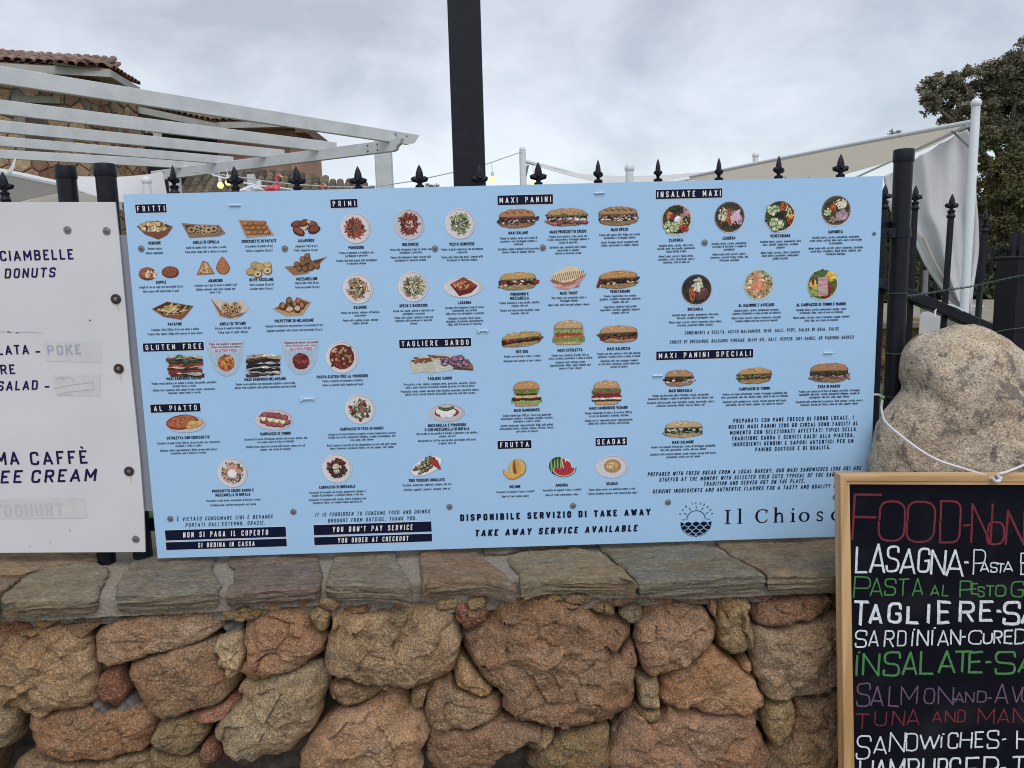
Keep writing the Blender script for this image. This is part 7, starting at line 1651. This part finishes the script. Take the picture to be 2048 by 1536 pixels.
po = MB().lathe((q[0], q[1], 0), [(.0215, ZT), (.0215, q[2] - .075), (.0205, q[2] - .072), (.0205, q[2])], 16).build('pole', M_whitetube, rc_, smooth=True)
MB().ball((q[0], q[1], q[2] + .018), .026, 16, k=12).build('ball_cap', M_whitetube, po, smooth=True)
tube_o('tube', [(1947, 243, 4.0), (1660, 297, 5.2), (1380, 353, 7.4)], .012, M_whitetube, rc_)
tube_o('tube', [(1938, 250, 4.02), (1830, 300, 5.0), (1700, 360, 6.6)], .009, M_whitetube, rc_)
tube_o('brace', [(1900, 258, 4.3), (1946, 301, 4.01)], .006, M_steel, rc_)
cloth('sail', [[(1946, 247, 4.0), (1660, 300, 5.2), (1380, 356, 7.4)], [(1938, 252, 4.1), (1790, 320, 5.4), (1480, 405, 7.6)]], M_sailu, rc_)
cb = MB()
for x, y in ((1835, 268), (1778, 281), (1732, 291), (1680, 299), (1615, 313)): t_ = (1947 - x) / 567; cb.ball(atd(x, y, 4 + 3.4 * t_), .012, 8)
cb.build('clip', M_whitetube, rc_, smooth=True)
# curtain
cu = empty('curtain', atd(1930, 620, 4.3), 'white cloth side curtain hanging under the sail beside the ball topped tube', 'curtain')
L_e = [(1768, 352), (1776, 398), (1792, 440), (1826, 478), (1852, 530), (1880, 572), (1906, 604), (1936, 624)]
R_e = [(1932, 256), (1950, 300), (1953, 390), (1957, 440), (1958, 500), (1952, 545), (1945, 585), (1941, 624)]
V = []; Fc = []; nn = 34; rows_ = []
LL = smoothpts([(x, y, 0) for x, y in L_e], 6); RR = smoothpts([(x, y, 0) for x, y in R_e], 6)
for j in range(len(LL)):
    for i in range(nn + 1):
        t = i / nn; x = LL[j][0] + (RR[j][0] - LL[j][0]) * t; y = LL[j][1] + (RR[j][1] - LL[j][1]) * t + 10 * math.sin(t * math.pi) * (j / len(LL)) * .5
        if j == 0: y += 3 * abs(math.sin(t * 14))
        V.append(atd(x, y, 4.25 + .035 * math.sin(t * 9 + j * .05) + .02 * math.sin(t * 23 + j * .11) + .03 * math.sin(j * .2 + t * 3)))
K = nn + 1
for j in range(len(LL) - 1):
    for i in range(nn): a = j * K + i; Fc.append((a, a + K, a + K + 1, a + 1))
o = part('cloth', V, Fc, M_sail, cu, smooth=True); sm_ = o.modifiers.new('s', 'SOLIDIFY'); sm_.thickness = .004
hm = MB().tube([v + np.array([0, -.012, 0]) for v in [V[j * K] for j in range(6, len(LL))]], .011, 8); hm.build('hem', M_sail, cu, smooth=True)
hm = MB().tube([v + np.array([.01, -.02, .01]) for v in [V[j * K + 3] for j in range(18, len(LL))]], .006, 8); hm.build('fold', simple('stained_cloth', (.60, .53, .45), .8), cu, smooth=True)
# middle canopy
mc = empty('far_canopy', atd(1046, 390, 9), 'farther white sail canopy sagging between tubes behind the railing', 'canopy')
q = atd(1045, 303, 9); po = MB().lathe((q[0], q[1], 0), [(.038, ZT), (.038, q[2])], 14).build('pole', M_whitetube, mc, smooth=True); MB().ball((q[0], q[1], q[2] + .02), .036, 14).build('ball_cap', M_whitetube, po, smooth=True)
tube_o('tube', [(1047, 322, 9), (1110, 337, 9.3), (1170, 354, 9.6), (1240, 374, 10)], .022, M_whitetube, mc)
tube_o('brace', [(1056, 330, 9), (1048, 366, 9)], .014, M_steel, mc)
cloth('sail', [[(1047, 320, 9.1), (1134, 344, 9.3), (1197, 350.5, 9.5), (1261, 352.5, 9.7), (1337, 350, 9.9), (1420, 343, 9.6), (1500, 334, 9.3)], [(1049, 326, 9.1), (1134, 350, 9.0), (1197, 366, 8.9), (1261, 390, 8.8), (1337, 380, 8.8), (1420, 362, 8.8), (1500, 338, 9.3)]], M_sail, mc)
tube_o('tube', [(1320, 369, 8.6), (1440, 345, 8.7), (1530, 330, 8.8)], .02, M_whitetube, mc)
for i, (x, y, r_, d) in enumerate(((1259, 345, .034, 6), (1511, 317, .03, 8))):
    q = atd(x, y, d); t_ = empty('ball_topped_pole', (q[0], q[1], ZT), ['white pole with a ball top in front of the sagging white sail', 'small white pole with ball top behind the rising canopy tube'][i], 'pole')
    MB().lathe((q[0], q[1], 0), [(r_ * .88, ZT), (r_ * .88, q[2] + .02)], 14).build('pole', M_whitetube, t_, smooth=True); MB().ball((q[0], q[1], q[2] + .03 ), r_ * 1.12, 14).build('ball', M_whitetube, t_, smooth=True)
# left canopy
lc = empty('left_canopy', atd(60, 420, 6), 'white sail canopy with tube frame under the pergola at far left', 'canopy')
tube_o('tube', [(-60, 335, 5.6), (22, 348, 5.8), (111, 367, 6), (199, 383, 6.3), (250, 400, 6.6)], .026, M_whitetube, lc)
tube_o('tube', [(150, 381, 6.6), (240, 392, 6.8), (330, 398, 7)], .012, M_whitetube, lc)
cloth('sail', [[(-60, 341, 5.7), (22, 353, 5.9), (120, 372, 6.1)], [(-60, 412, 6.3), (22, 406, 6.3), (120, 386, 6.2)]], M_sail, lc)
cloth('sail', [[(140, 353, 6.3), (190, 354, 6.4), (240, 354, 6.5), (290, 350, 6.7), (325, 344, 6.9)], [(140, 376, 6.0), (190, 392, 6.1), (240, 404, 6.2), (290, 404, 6.5), (335, 396, 6.8)]], M_sail, lc)
cloth('underside', [[(20, 412, 6.9), (120, 386, 7.1), (240, 390, 7.3)], [(20, 420, 7.2), (120, 420, 7.2), (245, 420, 7.4)]], M_sailu, lc)
cloth('folded_tip', [[(28, 318, 5.6), (20, 335, 5.6), (6, 350, 5.6)], [(31, 319, 5.6), (28, 337, 5.55), (20, 352, 5.6)]], M_sail, lc)
q = atd(293, 362, 5.6); t_ = empty('ball_topped_pole', (q[0], q[1], ZT), 'white pole with a ball top at left under the pergola', 'pole')
MB().lathe((q[0], q[1], 0), [(.027, ZT), (.027, q[2] - .02)], 14).build('pole', M_whitetube, t_, smooth=True); MB().ball((q[0], q[1], q[2]), .034, 14).build('ball', M_whitetube, t_, smooth=True)
for o_ in bpy.data.objects:
    if o_.name.startswith('ball_topped_pole'): o_['group'] = 'white poles with ball tops'

# ---------------------------------------------------------------- string lights, flamingos
def emis(name, c, s):
    m, t, b = newmat(name); b.inputs['Base Color'].default_value = c + (1,); b.inputs['Emission Color'].default_value = c + (1,); b.inputs['Emission Strength'].default_value = s; return m
M_bulb = emis('lit_yellow_bulb', (1.0, .82, .28), 1.15); M_cable = simple('light_cable', (.42, .44, .48), .5)
def cable(name, pts, r, lab, mat=None):
    o = MB().tube(smoothpts([atd(*p) for p in pts], 8), r, 6).build(name, mat or M_cable, None, loc=atd(*pts[0]), smooth=True); tag(o, lab, 'cable')
cable('light_cable', [(380, 343, 5.2), (470, 353, 5.2), (560, 366, 5.2), (700, 374, 5.4), (800, 366, 5.6), (900, 346, 6), (960, 332, 6.4), (1045, 303, 9)], .0045, 'thin string light cable running from the pergola to the far ball topped pole')
cable('light_cable', [(424, 350, 5), (500, 368, 5), (560, 376, 5), (640, 384, 5), (760, 384, 5.2), (900, 376, 5.4)], .006, 'lower pale cable passing behind the pink flamingo', M_whitetube)
for i, (x, y, d, lab) in enumerate(((441, 371, 5.0, 'left one of two lit yellow bulbs close together near the pergola post'), (456.5, 365, 5.1, 'right one of two lit yellow bulbs close together near the pergola post'), (985.5, 359, 6.5, 'lit yellow bulb hanging alone just right of the square pole'), (1068, 366, 6.6, 'lit yellow bulb half behind a leaf finial near the far pole'))):
    q = atd(x, y, d); s_ = d / 1538; b_ = empty('string_light', q, lab, 'light bulb', 'lit bulbs on the string lights')
    r_ = 6.0 * s_ * (1 if i > 1 else 1.0)
    MB().lathe((q[0], q[1], q[2]), [(.001, -r_), (r_ * .6, -r_ * .85), (r_, -r_ * .2), (r_ * .95, r_ * .3), (r_ * .6, r_ * .9), (r_ * .5, r_ * 1.1)], 14).build('bulb', M_bulb, b_, smooth=True)
    MB().lathe((q[0], q[1], q[2]), [(r_ * .55, r_ * 1.0), (r_ * .55, r_ * 2.3), (r_ * .3, r_ * 2.5)], 10).tube([q + z_ * r_ * 2.4, q + z_ * r_ * (4.4 if i < 2 else 5.5) + np.array([-.3 * r_, 0, 0])], r_ * .14, 5).build('socket', M_whitetube, b_, smooth=True)
M_fl = simple('pink_plastic', (.62, .055, .10), .45, (.70, .09, .13), 12); M_fl2 = simple('coral_plastic', (.72, .08, .05), .45); M_beak = simple('yellow_beak', (.75, .5, .06), .5)
def flam(x, y, d, k, M_, lab, body=True):
    s_ = d / 1538 * k; q = atd(x, y, d); e = empty('flamingo', q, lab, 'flamingo', 'plastic flamingos on the cable'); P = lambda a, b, c=0: q + np.array([a * s_, c * s_, b * s_])
    m = MB()
    V = []; Fc = []; prof = [(-20, 1, .5), (-18, 3.5, 1), (-12, 7, .5), (-4, 10, -1), (4, 10, -1.5), (9, 8, 0), (12, 4, 2.5), (13, .5, 4)]
    if body:
        for (a, r_, zc) in prof:
            for i in range(14): t = 2 * math.pi * i / 14; V.append(P(a, zc + r_ * .95 * math.sin(t), r_ * .75 * math.cos(t)))
        for j in range(len(prof) - 1):
            for i in range(14): Fc.append((j * 14 + i, j * 14 + (i + 1) % 14, (j + 1) * 14 + (i + 1) % 14, (j + 1) * 14 + i))
        m.add(V, Fc)
    m.tube(smoothpts([P(8, 0), P(11.5, 6), P(10, 13), P(6.5, 18), P(6, 23), P(8.5, 27), P(12, 27.5)], 5), [3.4 * s_, 3.2 * s_] + [2.4 * s_] * 28 + [2.9 * s_], 10)
    m.ball(P(12, 26.6), 3.4 * s_, 12)
    m.build('body', M_, e, smooth=True); b = MB(); b.tube(smoothpts([P(14, 26), P(18, 24.5), P(20.5, 21)], 4), [2.4 * s_, 2.3 * s_, 2.2 * s_, 2 * s_, 1.9 * s_, 1.6 * s_, 1.2 * s_, .9 * s_, .3 * s_], 8); b.build('beak', M_beak, e, smooth=True)
    if body:
        w_ = MB(); w_.ball(P(-3, 1, -6.8), (7 * s_, 0, 5 * s_), 12); w_.build('wing', M_, e, smooth=True)
        for a in (1, 4): MB().tube([P(a, -8), P(a + 1, -40)], .6 * s_, 5).build('leg', M_beak, e)
flam(548, 378, 5.0, .92, M_fl, 'pink plastic flamingo with long neck standing on the cable')
flam(640, 386, 5.2, .62, M_fl2, 'smaller coral flamingo half hidden behind the menu board')
# crumpled white figure on the cable
cw = MB()
for i in range(6): a, b = rc.uniform(-16, 16), rc.uniform(-5, 4); cw.tube(smoothpts([atd(508 + a - 18, 384 + b, 5), atd(508 + a, 379 + b, 4.98), atd(508 + a + 14, 382 - b, 5.02)], 4), .014, 7)
cw.tube(smoothpts([atd(516, 362, 5), atd(518, 372, 5), atd(514, 384, 5)], 4), .017, 8)
o = cw.build('white_ribbon', M_whitetube, None, loc=atd(510, 380, 5), smooth=True); tag(o, 'crumpled white ribbon bunched on the cable left of the pink flamingo', 'ribbon')

# ---------------------------------------------------------------- rear railings
rr_ = empty('rear_railing', atd(1555, 400, 3.4), 'rear black railing whose small spear tips peep above the menu board', 'fence')
for i, (x, y) in enumerate(((1459, 364), (1496, 355), (1533, 355), (1571, 350), (1617, 351), (1657, 362))):
    q = atd(x, y, 2.9); o = link('picket', SH2, rr_, q - np.array(rr_.location) - z_ * .05); link('finial', FIN, o, (0, 0, 0), (0, 0, i * .5), (1.0,) * 3)
MB().beam(atd(1440, 420, 2.9), atd(1680, 415, 2.9), .03, .03).build('rail', M_black, rr_)
ff = empty('park_fence', at(1900, 640, 6.2), 'thin black bar fence in front of the dark trees at the right', 'fence')
q0 = at(1745, 500, 6.2); bar_ = MB().box((0, 0, -.27), (.018, .018, .56)).V; bm_ = mesh('bar', MB().box((0, 0, -.27), (.018, .018, .56)).V, MB().box((0, 0, 0), (1, 1, 1)).F, M_black)
zt = at(1900, 500, 6.2)[2]
for i in range(32): link('bar', bm_, ff, np.array([q0[0] + i * .072, 6.2, zt]) - np.array(ff.location))
for dz in (.02, -.50): MB().beam((q0[0] - .1, 6.2, zt - dz * 0 + (-.03 if dz > 0 else -.50)), (q0[0] + 2.6, 6.2, zt + (-.03 if dz > 0 else -.50)), .03, .025).build('rail', M_black, ff)
for x in (2027, 2042): q = at(x, 466, 6.1); MB().box((q[0], 6.1, q[2] - .35), (.045, .045, .7)).build('post', M_black, ff)
# paper notice tied to the raking fence
pn = empty('paper_notice', at(1860, 625, 1.1), 'blank white paper notice tied under the sloping rail beside the boulder', 'notice')
Q = [at(1841, 624, 1.05), at(1882, 624, 1.05), at(1880, 705, 1.04), at(1836, 700, 1.04)]; Q += [v + np.array([0, .003, 0]) for v in Q]
part('sheet', Q, [(3, 2, 1, 0), (4, 5, 6, 7), (0, 1, 5, 4), (1, 2, 6, 5), (2, 3, 7, 6), (3, 0, 4, 7)], M_sail, pn)
MB().tube(smoothpts([at(1843, 626, 1.04), at(1842, 606, .9), at(1852, 592, .86)], 5), .003, 6).build('cable_tie', M_whitetube, pn, smooth=True)
# white wall piece and pale pole under curtain
q = atd(1852, 540, 5.2); t_ = MB().lathe((q[0], q[1], 0), [(.016, ZT), (.016, q[2])], 12).build('thin_pole', M_steel, None, loc=(q[0], q[1], ZT), smooth=True); tag(t_, 'short grey pole standing under the white curtain', 'pole')
lp = at(1925, 640, 3.0); o = MB().box((lp[0], 3.0, lp[2] - .12), (.17, .17, .42), bev=.01).build('plinth', M_plaster, None, loc=(lp[0], 3.0, lp[2] - .3)); tag(o, 'pale square plinth under the lower tip of the white curtain', 'plinth')

# ---------------------------------------------------------------- trees
M_leaf = simple('dark_leaf', (.030, .042, .014), .6, (.085, .085, .028), 1.2, rnd=.1); M_leaf2 = simple('olive_leaf', (.10, .10, .065), .6, (.21, .19, .125), 1.3); M_leaf3 = simple('green_leaf', (.055, .07, .025), .6, (.14, .125, .05), 1.5)
M_bark = simple('bark', (.09, .075, .06), .9, (.13, .11, .09), 6, bump=.6, bsc=20)
def leaves(parent, mat, blobs, d0, n, size, seed, name='crown', clump=.0):
    r = random.Random(seed); V = []; Fc = []; tot = sum(b[2] ** 2 for b in blobs)
    for (x, y, rad) in blobs:
        c = atd(x, y, d0 + r.uniform(-.6, .6)); R = rad * d0 / 1538; k = int(n * rad ** 2 / tot)
        # sub clumps
        cl = []
        for _ in range(int(10 + rad / 2.2)):
            a, b = r.uniform(0, 6.283), math.acos(r.uniform(-1, 1)); q = R * r.uniform(.45, 1.0); cl.append((c + q * np.array([math.cos(a) * math.sin(b), math.sin(a) * math.sin(b) * .9, math.cos(b)]), R * r.uniform(.16, .34)))
        for _ in range(k):
            cc, rr = r.choice(cl); a, b = r.uniform(0, 6.283), math.acos(r.uniform(-1, 1)); q = rr * (r.random() ** .4)
            p = cc + q * np.array([math.cos(a) * math.sin(b), math.sin(a) * math.sin(b), math.cos(b) * .8])
            t = np.array([r.gauss(0, 1), r.gauss(0, 1), r.gauss(0, .7)]); t /= np.linalg.norm(t); s_ = np.cross(t, [r.gauss(0, 1), r.gauss(0, 1), r.gauss(0, 1)]); s_ /= np.linalg.norm(s_)
            L_ = size * r.uniform(.6, 1.4); b0 = len(V); V += [p, p + t * L_ * .5 + s_ * L_ * .22, p + t * L_, p + t * L_ * .5 - s_ * L_ * .22]; Fc.append((b0, b0 + 1, b0 + 2, b0 + 3))
    o = part(name, V, Fc, mat, parent); return o
def limbs(parent, base, tops, r0):
    m = MB(); base = np.array(base)
    mid = base + (np.mean([np.array(t) for t in tops], axis=0) - base) * .45
    m.tube(smoothpts([base, base + (mid - base) * .5 + np.array([.15, 0, 0]), mid], 4), [r0 * (1 - .05 * i) for i in range(9)], 10)
    for t in tops: m.tube(smoothpts([mid, (mid + np.array(t)) / 2 + np.array([rc.uniform(-.2, .2), 0, .2]), np.array(t)], 4), [r0 * .55 * (1 - i / 9.5) + .012 for i in range(9)], 7)
    m.build('trunk', M_bark, parent, smooth=True)
def tree(lab, blobs, mat, d, n, size, seed, basepx, r0, **k):
    b = atd(*basepx, d); t = empty('tree', (b[0], b[1], ZT), lab, 'tree', 'trees at the right edge'); leaves(t, mat, blobs, d, n, size, seed); limbs(t, (b[0], b[1], ZT), [atd(x, y, d) for x, y, r_ in blobs[::2]], r0)
tree('tall grey green tree with open crown against the sky', [(1862, 205, 24), (1880, 180, 38), (1925, 165, 34), (1905, 215, 34), (1950, 235, 46), (1985, 170, 48), (2040, 140, 50), (2025, 210, 70), (2100, 150, 70), (2110, 230, 90)], M_leaf2, 24, 80000, .10, 4, (2060, 600), .22)
tree('dense darker green tree behind the ball topped tube', [(1990, 300, 48), (2050, 300, 60), (2030, 370, 70), (1985, 400, 44), (2080, 430, 80), (2000, 470, 50), (2120, 360, 80)], M_leaf3, 17, 60000, .075, 7, (2040, 640), .16)
tree('dark low tree filling the gap under the curtain', [(1990, 540, 50), (2050, 530, 60), (1930, 560, 50), (1870, 540, 50), (1800, 500, 50), (2110, 560, 60), (1780, 430, 50), (1860, 440, 60), (1760, 570, 40)], M_leaf, 15, 30000, .09, 9, (1960, 640), .13)
hd = empty('hedge', atd(1950, 620, 13), 'dark leafy hedge at the foot of the trees behind the bar fence', 'hedge'); o = leaves(hd, M_leaf, [(x, 588 + (x % 3) * 8, 38) for x in range(1740, 2160, 34)], 8.1, 22000, .075, 12, 'foliage'); 
# far wood behind everything
fw = []; Vw = []; Fw = []; r = random.Random(3)
fwo = None
V = []; Fc = []
for i in range(16000):
    x = r.uniform(4, 40); y = r.uniform(30, 36); z = ZT + r.uniform(0, 3.2) * (1 + .08 * math.sin(x)); t = np.array([r.gauss(0, 1), r.gauss(0, 1), r.gauss(0, 1)]); t /= np.linalg.norm(t); s_ = np.cross(t, [r.gauss(0, 1), 1, r.gauss(0, 1)]); s_ /= np.linalg.norm(s_); p = np.array([x, y, z]); b0 = len(V); V += [p, p + t * .25 + s_ * .12, p + t * .5, p + t * .25 - s_ * .12]; Fc.append((b0, b0 + 1, b0 + 2, b0 + 3))
o = part('far_wood', V, Fc, M_leaf, None, loc=(20, 33, ZT)); tag(o, 'dark far wood seen as one mass behind the trees', 'wood', kind='stuff')
def tuft(x, y, d, h, n, lab, mat, seed):
    r = random.Random(seed); b = atd(x, y, d); m = MB(); s_ = d / 1538
    e = empty('shrub', (b[0], b[1], ZT), lab, 'shrub')
    for i in range(n):
        a = r.uniform(-1, 1); tip = b + np.array([a * h * .9, r.uniform(-.3, .3) * h, h * r.uniform(.5, 1) ]) * s_; m.tube([b - z_ * 10 * s_, (b + tip) / 2 + np.array([a * 2 * s_, 0, 0]), tip], [.9 * s_, .6 * s_, .3 * s_], 4)
    m.build('stem', M_bark, e)
    leaves(e, mat, [(x + r.uniform(-h * .8, h * .8), y - r.uniform(0, h * .8), h * .35) for _ in range(7)], d, 500, 3.0 * s_, seed, 'foliage')
tuft(862, 384, 14, 15, 10, 'distant shrub tip just above the menu board left of the square pole', M_leaf, 5)
tuft(1790, 276, 12, 16, 7, 'sparse shrub tip showing above the sloping canopy tube', M_leaf2, 6)
